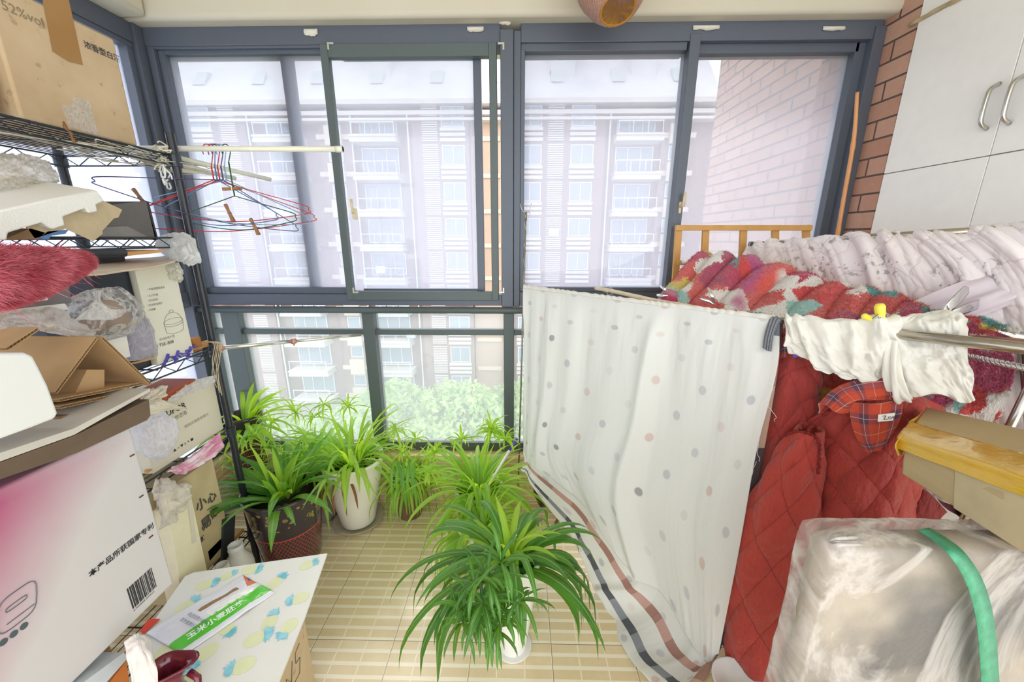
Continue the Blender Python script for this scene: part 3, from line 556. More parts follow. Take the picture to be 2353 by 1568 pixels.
# ---- quilted duvet over the rear rail
dr_ = thing('rear_rail', 'steel tube rail running along the cupboards under the pale quilt', 'rail', (A3.x, A3.y, A3.z))
MB().tube([A3, B3], .011, 12).build('tube', CHR, dr_, smooth=True); MB().tube([A3 + (A3 - B3) * .012, A3], .014, 12).build('end_cap', mt('9aa0a0', .4, 0), dr_, smooth=True)
m = NT('quilt_cotton'); ob = m.obj(); u, v, _ = m.xyz(m.uv()); s_ = m.noise(m.map(ob, (5, 5, 5)), 1, 3); patch = m.ramp(s_, [(.53, 0.0), (.60, 1.0)]); fl = m.ramp(m.noise(m.map(ob, (48, 48, 48)), 1, 4), [(.55, 0.0), (.60, 1.0)])
c = m.mix(m.math('MULTIPLY', m.math('MULTIPLY', patch, fl), .65), m.mix(m.ramp(m.noise(ob, 3), [(.4, 0.0), (.6, 1.0)]), hx('faf4f5'), hx('f5ecea')), hx('77736f'))
vo = m.n('TexVoronoi', {'Vector': m.map(m.n('VectorMath', {0: m.uv(), 1: m.n('VectorMath', {0: m.n('TexNoise', {'Vector': m.uv(), 'Scale': 7.0}).outputs[1], 1: (.16, .16, 0)}, operation='MULTIPLY').outputs[0]}, operation='ADD').outputs[0], (6.5, 6.5, 1)), 'Scale': 1.0}, feature='DISTANCE_TO_EDGE').outputs[0]; ring = m.ramp(vo, [(0, 1.0), (.012, 1.0), (.022, 0.0)]); c = m.mix(m.math('MULTIPLY', ring, .22), c, hx('a88a92'))
m.p(col=c, rough=.9, sheen=.2, nor=m.bump(m.ramp(vo, [(0, 0.0), (.12, 1.0)]), .4, .006)); translucent(m, hx('f3e6e6'), .18); QM = m.mat
qt = thing('quilt', 'pale pink and white quilt with small grey flowers hanging along the cupboards', 'quilt', (A3.lerp(B3, .5).x, A3.lerp(B3, .5).y, .5))
q0 = [pl3(1740, 600, .09), pl3(1900, 580, .09), pl3(2100, 570, .08), pl3(2420, 560, .08)]
q1_ = [pl3(1722, 562, .0), pl3(1800, 552, .0), pl3(1900, 545, .0), pl3(2020, 540, .0), pl3(2100, 539, 0), pl3(2220, 532, 0), pl3(2420, 512, 0)]
q2_ = [pl3(1706, 600, -.03), pl3(1800, 600, -.03), pl3(1950, 610, -.03), pl3(2100, 620, -.03), pl3(2250, 620, -.03), pl3(2450, 620, -.03)]
q3_ = [pl3(1700, 720, -.035), pl3(1800, 730, -.035), pl3(1950, 760, -.035), pl3(2100, 780, -.035), pl3(2260, 800, -.035), pl3(2480, 820, -.03)]
q4_ = [pl3(1700, 950, -.03), pl3(1800, 980, -.03), pl3(1950, 1050, -.03), pl3(2100, 1120, -.03), pl3(2280, 1200, -.03), pl3(2520, 1300, -.03)]
G = loft([q0, q1_, q2_, q3_, q4_], 360, 200); nG = gnormals(G); sg = -1 if nG[100, 180, 1] > 0 else 1
def wr(U, V):
    n = fbm(np.stack([U * 22 - V * 5, V * 2.2, U * 0], -1), 3); r = ridged(np.stack([U * 30 - V * 7, V * 9, U * 0 + 2], -1), 4); return sg * (n * .010 + r * .0025 + .006 * np.sin(U * 70 - V * 9 + 2 * np.sin(U * 11)) * (.6 + .4 * np.sin(U * 17))) * np.clip(V * 6, .25, 1)
sheet('cover', G, QM, qt, disp=wr, solid=.01, uvs=(1.4, .9))
# pale cloth sweeping from upper right
m = NT('thin_pink_white_cloth'); c = m.mix(m.noise(m.obj(), 12), hx('f2e9ee'), hx('e9dde4')); m.p(col=c, rough=.85); translucent(m, c, .3)
G = loft([[P(2440, 545, D=.95), P(2353, 592, D=.98), P(2250, 632, D=1.02), P(2150, 670, D=1.06), P(2085, 700, D=1.1)], [P(2440, 620, D=.93), P(2353, 650, D=.95), P(2260, 680, D=.99), P(2180, 705, D=1.04), P(2110, 715, D=1.08)], [P(2460, 680, D=.93), P(2353, 690, D=.95), P(2280, 718, D=.99), P(2210, 738, D=1.03), P(2170, 745, D=1.08)]], 90, 60)
o = sheet('pillowcase', G, m.mat, None, disp=lambda U, V: (.008 * np.sin(V * 9 + U * 2) + .003 * np.sin(V * 19 - U * 4)) * np.sin(np.pi * np.clip(V, .02, .98)), solid=.0015); tag(o, 'thin pinkish white pillowcase stretched from the upper right down to the fleece', 'cloth')
# ---- white shirt over the front rail
m = NT('white_knit'); c = m.mix(m.noise(m.obj(), 18), hx('eeece4'), hx('e3dfd3')); m.p(col=c, rough=.92, sheen=.2, nor=m.bump(m.noise(m.obj(), 500), .2, .001)); translucent(m, c, .12); WSH = m.mat
st = thing('white_shirt', 'crumpled white cotton shirt slung over the front chrome rail', 'shirt', (.85, .95, 1.1))
s0 = [pl1(1803, 748, .02), pl1(1840, 742, .03), pl1(1930, 745, .03), pl1(2010, 750, .035), pl1(2070, 735, .05), pl1(2120, 720, .09), pl1(2180, 715, .1), pl1(2222, 735, .1)]
s1_ = [pl1(1802, 735, -.012), pl1(1840, 729, -.014), pl1(1930, 733, -.016), pl1(2005, 738, -.018), pl1(2040, 742, -.012), pl1(2100, 742, .035), pl1(2170, 735, .05), pl1(2226, 745, .05)]
s2_ = [pl1(1808, 770, -.03), pl1(1850, 785, -.035), pl1(1930, 800, -.04), pl1(2000, 808, -.04), pl1(2045, 800, -.01), pl1(2110, 800, .025), pl1(2170, 800, .03), pl1(2222, 795, .03)]
s3_ = [pl1(1815, 790, -.02), pl1(1865, 820, -.03), pl1(1935, 850, -.035), pl1(2000, 858, -.03), pl1(2040, 850, -.01), pl1(2110, 850, .01), pl1(2180, 850, .015), pl1(2230, 850, .02)]
s4_ = [pl1(1826, 800, -.01), pl1(1880, 838, -.02), pl1(1940, 862, -.02), pl1(1995, 866, -.02), pl1(2045, 895, -.01), pl1(2075, 912, .0), pl1(2150, 903, .01), pl1(2215, 926, .015), pl1(2238, 905, .02)]
G = loft([s0, s1_, s2_, s3_, s4_], 240, 130); nG = gnormals(G); sg2 = -1 if nG[60, 60, 1] > 0 else 1
def sw(U, V):
    r = np.sin(U * 62 - V * 6 + 3 * np.sin(U * 7)); n = fbm(np.stack([U * 16 - V * 3, V * 5, U * 0 + 5], -1), 3); return sg2 * (r * .006 * np.clip(1.3 - U * 1.3, 0, 1) + n * .010 + .006 * ridged(np.stack([U * 10, V * 5, U * 0], -1), 3)) * np.clip(V * 4, .3, 1)
sheet('body_cloth', G, WSH, st, disp=sw, solid=.0025)
G = loft([[pl1(2030, 790, -.02), pl1(2050, 780, -.03), pl1(2062, 800, -.02)], [pl1(2028, 850, -.03), pl1(2048, 845, -.045), pl1(2068, 860, -.03)], [pl1(2042, 890, -.03), pl1(2060, 905, -.045), pl1(2085, 900, -.03)], [pl1(2052, 912, -.02), pl1(2072, 925, -.03), pl1(2102, 914, -.02)]], 50, 60)
sheet('sleeve', G, WSH, st, disp=lambda U, V: .006 * np.sin(U * 16 + V * 5) + .003 * np.sin(U * 40) * V, solid=.003)
G = loft([[pl1(2085, 800, .02), pl1(2110, 810, .0), pl1(2150, 800, .02)], [pl1(2080, 850, .01), pl1(2120, 850, -.02), pl1(2160, 850, .0)], [pl1(2090, 880, .01), pl1(2140, 872, -.02), pl1(2175, 882, .0)]], 40, 30)
0 and sheet('collar_flap', G, WSH, st, disp=lambda U, V: .007 * np.sin(U * 9 + V * 3), solid=.003)
# ---- quilted red coats
def quilt_disp(U, V, ku, kv, amp):
    a = U * ku + V * kv; b = U * ku - V * kv * .85; return amp * (np.abs(np.sin(np.pi * a)) ** .5 * np.abs(np.sin(np.pi * b)) ** .5)
def coat_mat(name, ku, kv, c1='b3382b', c2='9a2c23'):
    m = NT(name); u, v, _ = m.xyz(m.uv()); a = m.math('ADD', m.math('MULTIPLY', u, ku), m.math('MULTIPLY', v, kv)); b = m.math('SUBTRACT', m.math('MULTIPLY', u, ku), m.math('MULTIPLY', v, kv * .85))
    da = m.math('ABSOLUTE', m.math('SUBTRACT', m.math('FRACT', m.math('ADD', a, .5)), .5)); db = m.math('ABSOLUTE', m.math('SUBTRACT', m.math('FRACT', m.math('ADD', b, .5)), .5)); ln = m.math('LESS_THAN', m.math('MINIMUM', da, db), .012)
    c = m.mix(m.noise(m.obj(), 14, 4), hx(c1), hx(c2)); c = m.mix(ln, c, hx('7a1d1a')); cr_ = m.noise(m.map(m.obj(), (45, 45, 14)), 1, 3); m.p(col=c, rough=.7, sheen=.25, nor=m.bump(m.math('ADD', cr_, m.math('MULTIPLY', m.noise(m.map(m.obj(), (110, 110, 40)), 1, 3), .4)), .7, .012)); return m.mat
CO = thing('quilted_coat', 'red diamond quilted coat with orange plaid lining hanging in front under the white shirt', 'coat', (.95, 1.0, .3))
CM = coat_mat('red_quilting', 3.6, 5.2)
o_ = .03
t0 = [pl1(1842, 985, o_ + .05), pl1(1880, 955, o_ + .02), pl1(1935, 905, o_ + .02), pl1(1990, 885, o_ + .03), pl1(2060, 885, o_ + .05), pl1(2110, 910, o_ + .1), pl1(2150, 940, o_ + .16)]
t1_ = [pl1(1848, 1050, o_ + .04), pl1(1890, 1040, o_), pl1(1950, 1030, o_ - .02), pl1(2010, 1045, o_ - .02), pl1(2060, 1030, o_), pl1(2110, 1010, o_ + .06), pl1(2150, 1010, o_ + .14)]
t2_ = [pl1(1855, 1180, o_ + .02), pl1(1900, 1180, o_ - .03), pl1(1960, 1180, o_ - .05), pl1(2020, 1180, o_ - .04), pl1(2060, 1170, o_ - .01), pl1(2085, 1150, o_ + .05), pl1(2110, 1140, o_ + .12)]
t3_ = [pl1(1848, 1390, o_ + .02), pl1(1890, 1400, o_ - .03), pl1(1950, 1400, o_ - .06), pl1(2010, 1400, o_ - .05), pl1(2060, 1390, o_ - .01), pl1(2080, 1380, o_ + .05), pl1(2100, 1370, o_ + .12)]
t4_ = [pl1(1838, 1560, o_ + .02), pl1(1890, 1590, o_ - .03), pl1(1950, 1600, o_ - .06), pl1(2010, 1600, o_ - .05), pl1(2060, 1590, o_ - .01), pl1(2080, 1580, o_ + .05), pl1(2100, 1570, o_ + .12)]
G = loft([t0, t1_, t2_, t3_, t4_], 200, 240); nG = gnormals(G); sg3 = -1 if nG[120, 90, 1] > 0 else 1
sheet('coat_body', G, CM, CO, disp=lambda U, V: sg3 * (quilt_disp(U, V, 3.6, 5.2, .013) + .004 * fbm(np.stack([U * 12, V * 14, U * 0], -1))), solid=.008, uvs=(1, 1))
# sleeve: a tapering quilted tube
def tube_surf(L, R, dl, depth, nu, nv, bulge=.055):
    L = cr(L, nv); R = cr(R, nv); out = np.zeros((nv, nu, 3)); a = np.linspace(0, 2 * np.pi, nu)
    for i in range(nv):
        c_ = (L[i] + R[i]) / 2; h = (R[i] - L[i]) / 2; n_ = nrm(np.array([-c_[0], -c_[1], 0.0])); out[i] = c_ - np.cos(a)[:, None] * h + np.sin(a)[:, None] * n_ * bulge * (.7 + .3 * np.sin(np.pi * i / nv))
    return out
SL = [pl1(1842, 984, .0), pl1(1800, 1030, .0), pl1(1752, 1110, .0), pl1(1712, 1190, .0), pl1(1692, 1270, 0), pl1(1678, 1360, 0), pl1(1672, 1450, 0), pl1(1688, 1530, 0), pl1(1722, 1590, 0)]
SR = [pl1(1885, 990, .0), pl1(1888, 1040, .0), pl1(1885, 1110, .0), pl1(1878, 1190, .0), pl1(1870, 1270, 0), pl1(1862, 1360, 0), pl1(1852, 1450, 0), pl1(1840, 1530, 0), pl1(1830, 1590, 0)]
G = tube_surf(SL, SR, 0, 0, 160, 260); CM2 = coat_mat('red_quilting_sleeve', 5.0, 5.2, 'ba3b2d', 'a02e25')
nG = gnormals(G); sg4 = 1 if nG[130, 40, 1] < 0 else -1
sheet('sleeve', G, CM2, CO, disp=lambda U, V: sg4 * (quilt_disp(U, V, 5.0, 5.2, .012) + .005 * fbm(np.stack([U * 9, V * 12, U * 0 + 4], -1))), solid=.006)
def seam(pts, parent, mat_, r=.004, nm='seam'):
    p = cr(pts, 60); p = p + np.random.RandomState(2).randn(60, 3) * .0009; MB().tube([Vector(q) for q in p], [r * (.8 + .4 * random.random()) for _ in p], 6).build(nm, mat_, parent, smooth=True)
SEAM = mt('8e2420', .9, .3, .5, 80)
seam([pl1(1800, 1000, -.03), pl1(1830, 992, -.04), pl1(1862, 998, -.045), pl1(1882, 1020, -.05), pl1(1880, 1090, -.05)], CO, SEAM)
seam([pl1(1855, 990, -.04), pl1(1885, 960, -.03), pl1(1925, 930, -.02), pl1(1955, 920, -.02)], CO, SEAM)
# plaid lining showing in the neck, rolled plaid collar, hanger neck
m = NT('orange_plaid'); u, v, _ = m.xyz(m.uv()); c = m.mix(m.noise(m.obj(), 60), hx('c8502f'), hx('b04030'))
def band(t, n, w_, off=0.0): return m.math('LESS_THAN', m.math('ABSOLUTE', m.math('SUBTRACT', m.math('FRACT', m.math('ADD', m.math('MULTIPLY', t, n), off)), .5)), w_)
c = m.mix(m.math('MULTIPLY', m.math('ADD', band(u, 1.7, .16), band(v, 1.8, .16)), .42), c, hx('2e3a55')); c = m.mix(m.math('MULTIPLY', m.math('MAXIMUM', band(u, 1.7, .008), band(v, 1.8, .008)), .5), c, hx('ead9c8')); c = m.mix(m.math('MULTIPLY', m.math('MAXIMUM', band(u, 1.7, .007, .5), band(v, 1.8, .007, .5)), .4), c, hx('ead9c8'))
m.p(col=c, rough=.9, nor=m.bump(m.noise(m.obj(), 250), .3, .003)); PLD = m.mat
G = loft([[pl1(1953, 925, -.028), pl1(1990, 928, -.028), pl1(2035, 925, -.028), pl1(2076, 918, -.02)], [pl1(1955, 965, -.03), pl1(1990, 970, -.03), pl1(2030, 968, -.03), pl1(2070, 955, -.022)], [pl1(1968, 1005, -.03), pl1(1995, 1012, -.03), pl1(2025, 1008, -.03), pl1(2052, 990, -.025)], [pl1(1990, 1036, -.028), pl1(2004, 1040, -.03), pl1(2018, 1036, -.028), pl1(2028, 1026, -.028)]], 50, 50)
lin = sheet('neck_lining', G, PLD, CO, disp=lambda U, V: .004 * np.sin(U * 9 + V * 4), solid=.003, uvs=(1, 1))
G = loft([[pl1(1880, 950, -.02), pl1(1920, 910, -.01), pl1(1980, 885, .0), pl1(2050, 878, .01)], [pl1(1885, 930, -.04), pl1(1925, 893, -.035), pl1(1985, 872, -.02), pl1(2060, 865, -.01)], [pl1(1905, 935, -.05), pl1(1940, 905, -.05), pl1(1995, 893, -.04), pl1(2060, 888, -.03)], [pl1(1915, 945, -.045), pl1(1955, 918, -.045), pl1(2000, 910, -.04), pl1(2060, 905, -.03)], [pl1(1950, 950, -.03), pl1(1965, 925, -.03), pl1(2000, 920, -.03), pl1(2060, 916, -.02)]], 70, 60)
sheet('collar', G, PLD, CO, disp=lambda U, V: .003 * np.sin(V * 20 + U * 3), solid=.004, uvs=(1.6, .7))
a_ = pl1(2018, 955, -.034); lb = MB(); q = [pl1(2018, 954, -.037), pl1(2057, 950, -.037), pl1(2052, 967, -.038), pl1(2017, 970, -.038)]; lb.add(q + [p + Vector((.003, .004, 0)) for p in q], [(0, 1, 2, 3), (7, 6, 5, 4), (0, 4, 5, 1), (1, 5, 6, 2), (2, 6, 7, 3), (3, 7, 4, 0)])
lbo = lb.build('size_label', mt('f1efe9', .7, 0), CO); lbo['label'] = 'white woven neck label with handwritten style logo'
ux = q[1] - q[0]; uy = q[0] - q[3]; text('Zoe', 'label_writing', .014, q[3] + ux * .32 + uy * .25, ux, uy, mt('2b3350', .7, 0), lbo, .001)
MB().lathe([(0, .0), (.0015, 0), (.0015, .0006), (0, .0006)], q[3] + ux * .4 + uy * .8 + Vector((-.001, -.002, 0)), 8, ax=ux.cross(uy)).build('label_dot', mt('b83a30', .6, 0), lbo)
hg = thing('coat_hanger', 'dark wire hanger neck rising from the red coat collar to the rail', 'hanger', pl1(1998, 880, 0))
hp = pl1(1975, 873, .02); MB().tube([hp, pl1(1985, 860, .01), pl1(1995, 840, .0), onbar(1996) + Vector((0, 0, -.004)), onbar(1990) + Vector((0, 0, .014)), onbar(1985) + Vector((.0, .012, .01))], .0016, 6).tube([pl1(2000, 875, .02), pl1(2001, 850, .01), pl1(2001, 820, 0)], .0016, 6).build('hook', mt('2e2a28', .4, 0, metal=.5), hg, smooth=True)
# second red coat behind the sheet edge
C2 = thing('quilted_coat', 'second red quilted coat, darker, hanging behind the near edge of the dotted sheet', 'coat', (.9, 1.2, .4))
G = loft([[pl1(1770, 800, .08), pl1(1810, 780, .06), pl1(1850, 800, .06), pl1(1885, 850, .08)], [pl1(1735, 900, .08), pl1(1790, 880, .04), pl1(1840, 900, .04), pl1(1880, 930, .08)], [pl1(1700, 1080, .09), pl1(1760, 1080, .05), pl1(1830, 1080, .05), pl1(1860, 1080, .1)], [pl1(1690, 1300, .1), pl1(1740, 1300, .06), pl1(1800, 1300, .07), pl1(1850, 1300, .12)], [pl1(1655, 1500, .09), pl1(1700, 1540, .05), pl1(1760, 1560, .06), pl1(1830, 1560, .12)]], 120, 200)
nG = gnormals(G); sg5 = -1 if nG[100, 60, 1] > 0 else 1
sheet('coat_body', G, coat_mat('red_quilting_rear', 2.0, 5.5, 'a8322a', '8f2722'), C2, disp=lambda U, V: sg5 * (quilt_disp(U, V, 2.0, 5.5, .010) + .006 * np.sin(U * 16 + V * 2)), solid=.006)
G = loft([[pl1(1790, 790, .05), pl1(1800, 775, .03), pl1(1815, 775, .05)], [pl1(1785, 830, .05), pl1(1800, 822, .03), pl1(1822, 820, .05)]], 16, 16); sheet('plaid_facing', G, PLD, C2, solid=.003, uvs=(.5, .5))
G = loft([[pl1(2080, 1120, .13), pl1(2130, 1130, .12), pl1(2175, 1175, .13)], [pl1(2080, 1170, .13), pl1(2120, 1180, .12), pl1(2160, 1190, .13)], [pl1(2070, 1230, .13), pl1(2110, 1230, .12), pl1(2140, 1230, .13)]], 40, 40)
sheet('coat_front_edge', G, coat_mat('red_shaded_quilting', 2, 2, '8c2622', '6f1c1a'), CO, solid=.01)  # coat red darkened to paint the shadow past the torso edge
# dark plastic sheet end between the sheet and coat
G = loft([[pl1(1668, 1350, .0), pl1(1680, 1345, .0)], [pl1(1658, 1440, .0), pl1(1684, 1440, .0)], [pl1(1662, 1490, .0), pl1(1690, 1500, .0)]], 12, 24); sheet('dark_lining', G, mt('1b1b22', .3, .2), C2, disp=lambda U, V: .004 * np.sin(V * 20), solid=.003)
# ---- clips
def flat_clip(px, py, D_, ang, ln, lab, name='steel_clip'):
    pass
SC = thing('windproof_clip', 'large stainless steel quilt clip gripping fleece and shirt at the near end', 'clip', P(2180, 720, D=.98))
def blade_clip(p0, p1, p2, r0, nm, par, side):
    pts = cr([p0, p1, p2], 24); mb = MB(); vs = []; n = 24; s_ = Vector(side).normalized()
    for i, p in enumerate(pts):
        t = i / (n - 1); w_ = r0 * (.6 + .9 * math.sin(math.pi * min(1, t * .55 + .15)) ** 2) * (1 if t < .93 else (1 - (t - .93) / .07) ** .5 + .05); p = Vector(p); vs += [p + s_ * w_, p - s_ * w_]
    mb.add(vs, [(2 * i, 2 * i + 2, 2 * i + 3, 2 * i + 1) for i in range(n - 1)]); return mb.build(nm, CHR2, par, smooth=True, solid=.0022, sub=1)
blade_clip(P(2155, 728, D=.98), P(2190, 698, D=.96), P(2226, 660, D=.97), .0105, 'jaw', SC, (.7, 0, -.7)); blade_clip(P(2165, 730, D=1.0), P(2215, 712, D=.99), P(2268, 692, D=1.0), .0095, 'jaw', SC, (.35, 0, -.94))
MB().tube([P(2172, 722, D=.975), P(2180, 712, D=1.0)], .005, 10).build('spring', CHR, SC, smooth=True)
S2 = thing('windproof_clip', 'small steel clip biting a fold of the fleece halfway along', 'clip', pl1(1635, 690, .12))
blade_clip(pl1(1640, 698, .1), pl1(1636, 680, .09), pl1(1627, 660, .1), .004, 'jaw', S2, (1, -.3, 0)); blade_clip(pl1(1640, 700, .1), pl1(1626, 692, .09), pl1(1608, 686, .09), .004, 'jaw', S2, (.3, 0, 1))
S3 = thing('windproof_clip', 'small steel clip on the rolled far corner of the fleece', 'clip', pl1(1525, 675, .1))
blade_clip(pl1(1535, 672, .09), pl1(1526, 664, .08), pl1(1516, 657, .09), .004, 'jaw', S3, (.3, 0, 1)); blade_clip(pl1(1535, 680, .09), pl1(1522, 680, .08), pl1(1508, 678, .09), .004, 'jaw', S3, (.3, 0, 1))
def peg(name, c, d, up, m_, lab, ln=.05, par_group=None):
    c, d, up = Vector(c), Vector(d).normalized(), Vector(up).normalized(); r = thing(name, lab, 'clothes peg', c, par_group); s_ = d.cross(up).normalized(); up = s_.cross(d)
    for k in (1, -1):
        mb = MB(); prof = [(-.5, .05), (-.42, .10), (-.1, .03), (.1, .05), (.5, .17), (.46, .09), (.1, -.005), (-.5, -.0)]; vs = [c + d * (x * ln) + up * (k * y * ln) + s_ * (j * ln * .08) for j in (-1, 1) for x, y in prof]; n = len(prof)
        mb.add(vs, [tuple(range(n)), tuple(range(2 * n - 1, n - 1, -1))] + [(i, i + n, (i + 1) % n + n, (i + 1) % n) for i in range(n)]); mb.build('arm', m_, r, bevel=.0008)
    MB().tube([c + d * (.02 * ln) + s_ * (ln * .1 * k) for k in (-1, 1)], ln * .05, 8).build('spring', CHR, r); return r
YP = mt('f2e24e', .4, .05); yc = pl1(2012, 722, -.02)
y = thing('clothes_peg', 'yellow plastic clothes peg standing up between the fleece and the shirt', 'clothes peg', yc)
blade = lambda a, b, w_, par, m_, nm: MB().tube([Vector(a), Vector(a).lerp(Vector(b), .5), Vector(a).lerp(Vector(b), .85), Vector(a).lerp(Vector(b), .96), b], [w_ * .28, w_ * .42, w_ * .46, w_ * .34, w_ * .12], 12).build(nm, m_, par, smooth=True)
blade(pl1(2024, 742, -.01), pl1(2021, 698, -.02), .024, y, YP, 'arm'); blade(pl1(2022, 742, -.02), pl1(1980, 724, -.02), .016, y, YP, 'arm')
MB().tube([pl1(2004, 733, -.03), pl1(2018, 722, -.03), pl1(2018, 732, -.03), pl1(2024, 730, -.03)], .0009, 5).build('spring', mt('33302c', .4, 0), y)
PP = mt('6a62c4', .35, .05)
for i, (a, b) in enumerate((((1812, 790), (1838, 795)), ((1822, 822), (1852, 808)))):
    p_, q_ = pl1(a[0], a[1], -.015), pl1(b[0], b[1], -.02); r = thing('clothes_peg', ['upper violet clothes peg pinching the shirt edge beside the sheet', 'lower violet clothes peg under the shirt hem'][i], 'clothes peg', p_)
    blade(p_, q_, .010, r, PP, 'arm'); blade(p_ + Vector((0, 0, .004)), q_ + Vector((0, .012, .004)), .010, r, PP, 'arm')
# bamboo stick with rings
bs = [pl1(1368, 662, .08), pl1(1420, 672, .07), pl1(1500, 690, .05), pl1(1580, 704, .03), pl1(1700, 726, .035)]
BAM = mt('e3d3b4', .5, .12, .2, 30); o = MB().tube([Vector(p) for p in cr(bs, 40)], [.0075 + (.0012 if i % 11 == 5 else 0) for i in range(40)], 10).build('bamboo_stick', BAM, smooth=True); tag(o, 'thin pale bamboo stick lying across the rack just behind the sheet top', 'stick')
for i, (px, py) in enumerate(((1402, 668), (1512, 694))):
    c_ = pl1(px, py, .07 - i * .02); ring = [c_ + Vector((math.cos(a) * .004, math.cos(a) * .012, -.004)) + Vector((.0, 0, math.sin(a) * .014)) + Vector((.011 * math.cos(a), 0, 0)) for a in np.linspace(0, 6.28, 24)[:-1]]
    o = MB().tube(ring, .0014, 6, closed=True).build('wire_ring', mt('cfd0cc', .3, 0, metal=.5), smooth=True); tag(o, ['thin wire ring near the tip of the bamboo stick', 'thin wire ring halfway along the bamboo stick'][i], 'ring')
# ---- wooden trellis frame
def plw(px, py, Y_=1.86): return P(px, py, Y=Y_)
WD = NT('varnished_pine'); WD.p(col=WD.mix(WD.noise(WD.map(WD.obj(), (6, 30, 3)), 3, 5), hx('d9ab62'), hx('b98243')), rough=.45); WD = WD.mat
wf = thing('pine_lattice', 'pine lattice frame leaning against the right window behind the fleece', 'frame', plw(1700, 700))
def slat(a, b, w_, nm, dy=0): return MB().bar(plw(*a) + Vector((0, dy, 0)), plw(*b) + Vector((0, dy, 0)), w_, .016, (0, -1, 0)).build(nm, WD, wf, bevel=.002)
slat((1553, 524), (1864, 524), .024, 'top_bar', -.002)
xs = [(1562, 1546), (1625, 1612), (1712, 1700), (1785, 1782), (1856, 1862)]
for xa, xb in xs: slat((xa, 518), (xb, 760), .030, 'upright', .012)
slat((1556, 604), (1862, 604), .022, 'cross_bar', -.002)
# bamboo pole in the window corner
pp = [P(1970, 212, Y=1.87), P(1962, 320, Y=1.87), P(1940, 450, Y=1.87), P(1922, 560, Y=1.87), P(1905, 700, Y=1.87)]; pc = cr(pp, 60); rr = [.0082 * (1.18 if i in (16, 17, 40, 41) else 1) * (.8 + .2 * min(1, i / 20)) for i in range(60)]
m = NT('orange_bamboo'); m.p(col=m.mix(m.noise(m.map(m.obj(), (30, 30, 4)), 2, 3), hx('c97c43'), hx('dba66e')), rough=.35); o = MB().tube([Vector(p) for p in pc], rr, 12).build('bamboo_pole', m.mat, smooth=True); tag(o, 'orange brown bamboo pole leaning in the right window corner beside the brick', 'pole')
# ---- long carton with yellow tape, near right
m = NT('kraft_carton'); ob = m.obj(); c = m.mix(m.noise(m.map(ob, (3, 3, 40)), 1, 3), hx('bba57c'), hx('a8936a')); m.p(col=c, rough=.75, nor=m.bump(m.noise(ob, 60), .1, .002)); KR = m.mat
cb = thing('long_carton', 'long kraft carton edged with wide yellow tape jutting in from the right', 'carton', (.8, .5, 1.0))
f0, f1 = P(2080, 1008, D=.80), P(2072, 1090, D=.80); g0, g1 = P(2353, 1098, D=.60), P(2353, 1268, D=.60); bk0 = P(2128, 935, D=.98)
dirx = (g0 - f0); g0 = f0 + dirx * 1.6; g1 = f1 + (g1 - f1) * 1.6; back = (bk0 - f0)
vsb = [f1, g1, g1 + back * .95, f1 + back * .95, f0, g0, g0 + back, f0 + back]; MB().hexa(vsb).build('box', KR, cb, bevel=.003)
# edge of a second layer of cardboard on the long face
e0, e1 = (f0.lerp(g0, .32)), (f1.lerp(g1, .32)); nf = (g0 - f0).cross(f0 - f1).normalized(); nf = nf if nf.dot(f0 - Vector((0, 0, EYE))) < 0 else -nf
MB().add([e0 + nf * .0, f0.lerp(g0, .52) , f1.lerp(g1, .52), e1], [(0, 1, 2, 3)])
MB().hexa([e1 + nf * .001, f1.lerp(g1, 1) + nf * .001, f1.lerp(g1, 1) + nf * .004, e1 + nf * .004, e0 + nf * .001, f0.lerp(g0, 1) + nf * .001, f0.lerp(g0, 1) + nf * .004, e0 + nf * .004]).build('overlapping_flap', mt('bfae88', .75, .08), cb, bevel=.001)
m = NT('yellow_packing_tape'); m.p(col=m.mix(m.noise(m.obj(), 12), hx('d9b23f'), hx('c79a28')), rough=.22, coat=.5, nor=m.bump(m.noise(m.map(m.obj(), (8, 8, 30)), 2, 4), .35, .012)); YT = m.mat
def lerp(a, b, t): return a + (b - a) * t
dn = (f1 - f0)
r0 = [lerp(f0, g0, t) + back * .38 + Vector((0, 0, .004)) for t in (-.03, .3, .7, 1)]; r1_ = [lerp(f0, g0, t) + nf * .004 + Vector((0, 0, .005)) for t in (-.04, .3, .7, 1)]; r2_ = [lerp(f0, g0, t) + dn * .14 + nf * .007 for t in (-.03, .3, .7, 1)]; r3_ = [lerp(f0, g0, t) + dn * w_ + nf * .007 for t, w_ in ((-.03, .32), (.3, .34), (.7, .36), (1, .38))]
G = loft([r0, r1_, r2_, r3_], 80, 40); sheet('yellow_tape', G, YT, cb, disp=lambda U, V: .0015 * fbm(np.stack([U * 6, V * 3, U * 0], -1)), solid=.0008)
G = loft([[f0 + back * .8 + Vector((-.004, 0, .006)), f0 + back * .4 + Vector((-.008, 0, .006)), f0 + nf * .008 + Vector((-.002, 0, .006))], [f0 + back * .6 + dn * .2 + Vector((-.012, 0, 0)), f0 + back * .3 + dn * .3 + Vector((-.014, 0, 0)), f0 + dn * .2 + nf * .01 + Vector((-.01, 0, 0))], [f0 + back * .4 + dn * .35 + Vector((-.006, 0, 0)), f0 + back * .2 + dn * .6 + Vector((-.006, 0, 0)), f0 + dn * .5 + nf * .008 + Vector((-.004, 0, 0))]], 24, 24); sheet('tape_end', G, YT, cb, disp=lambda U, V: .003 * np.sin(U * 9), solid=.0008)
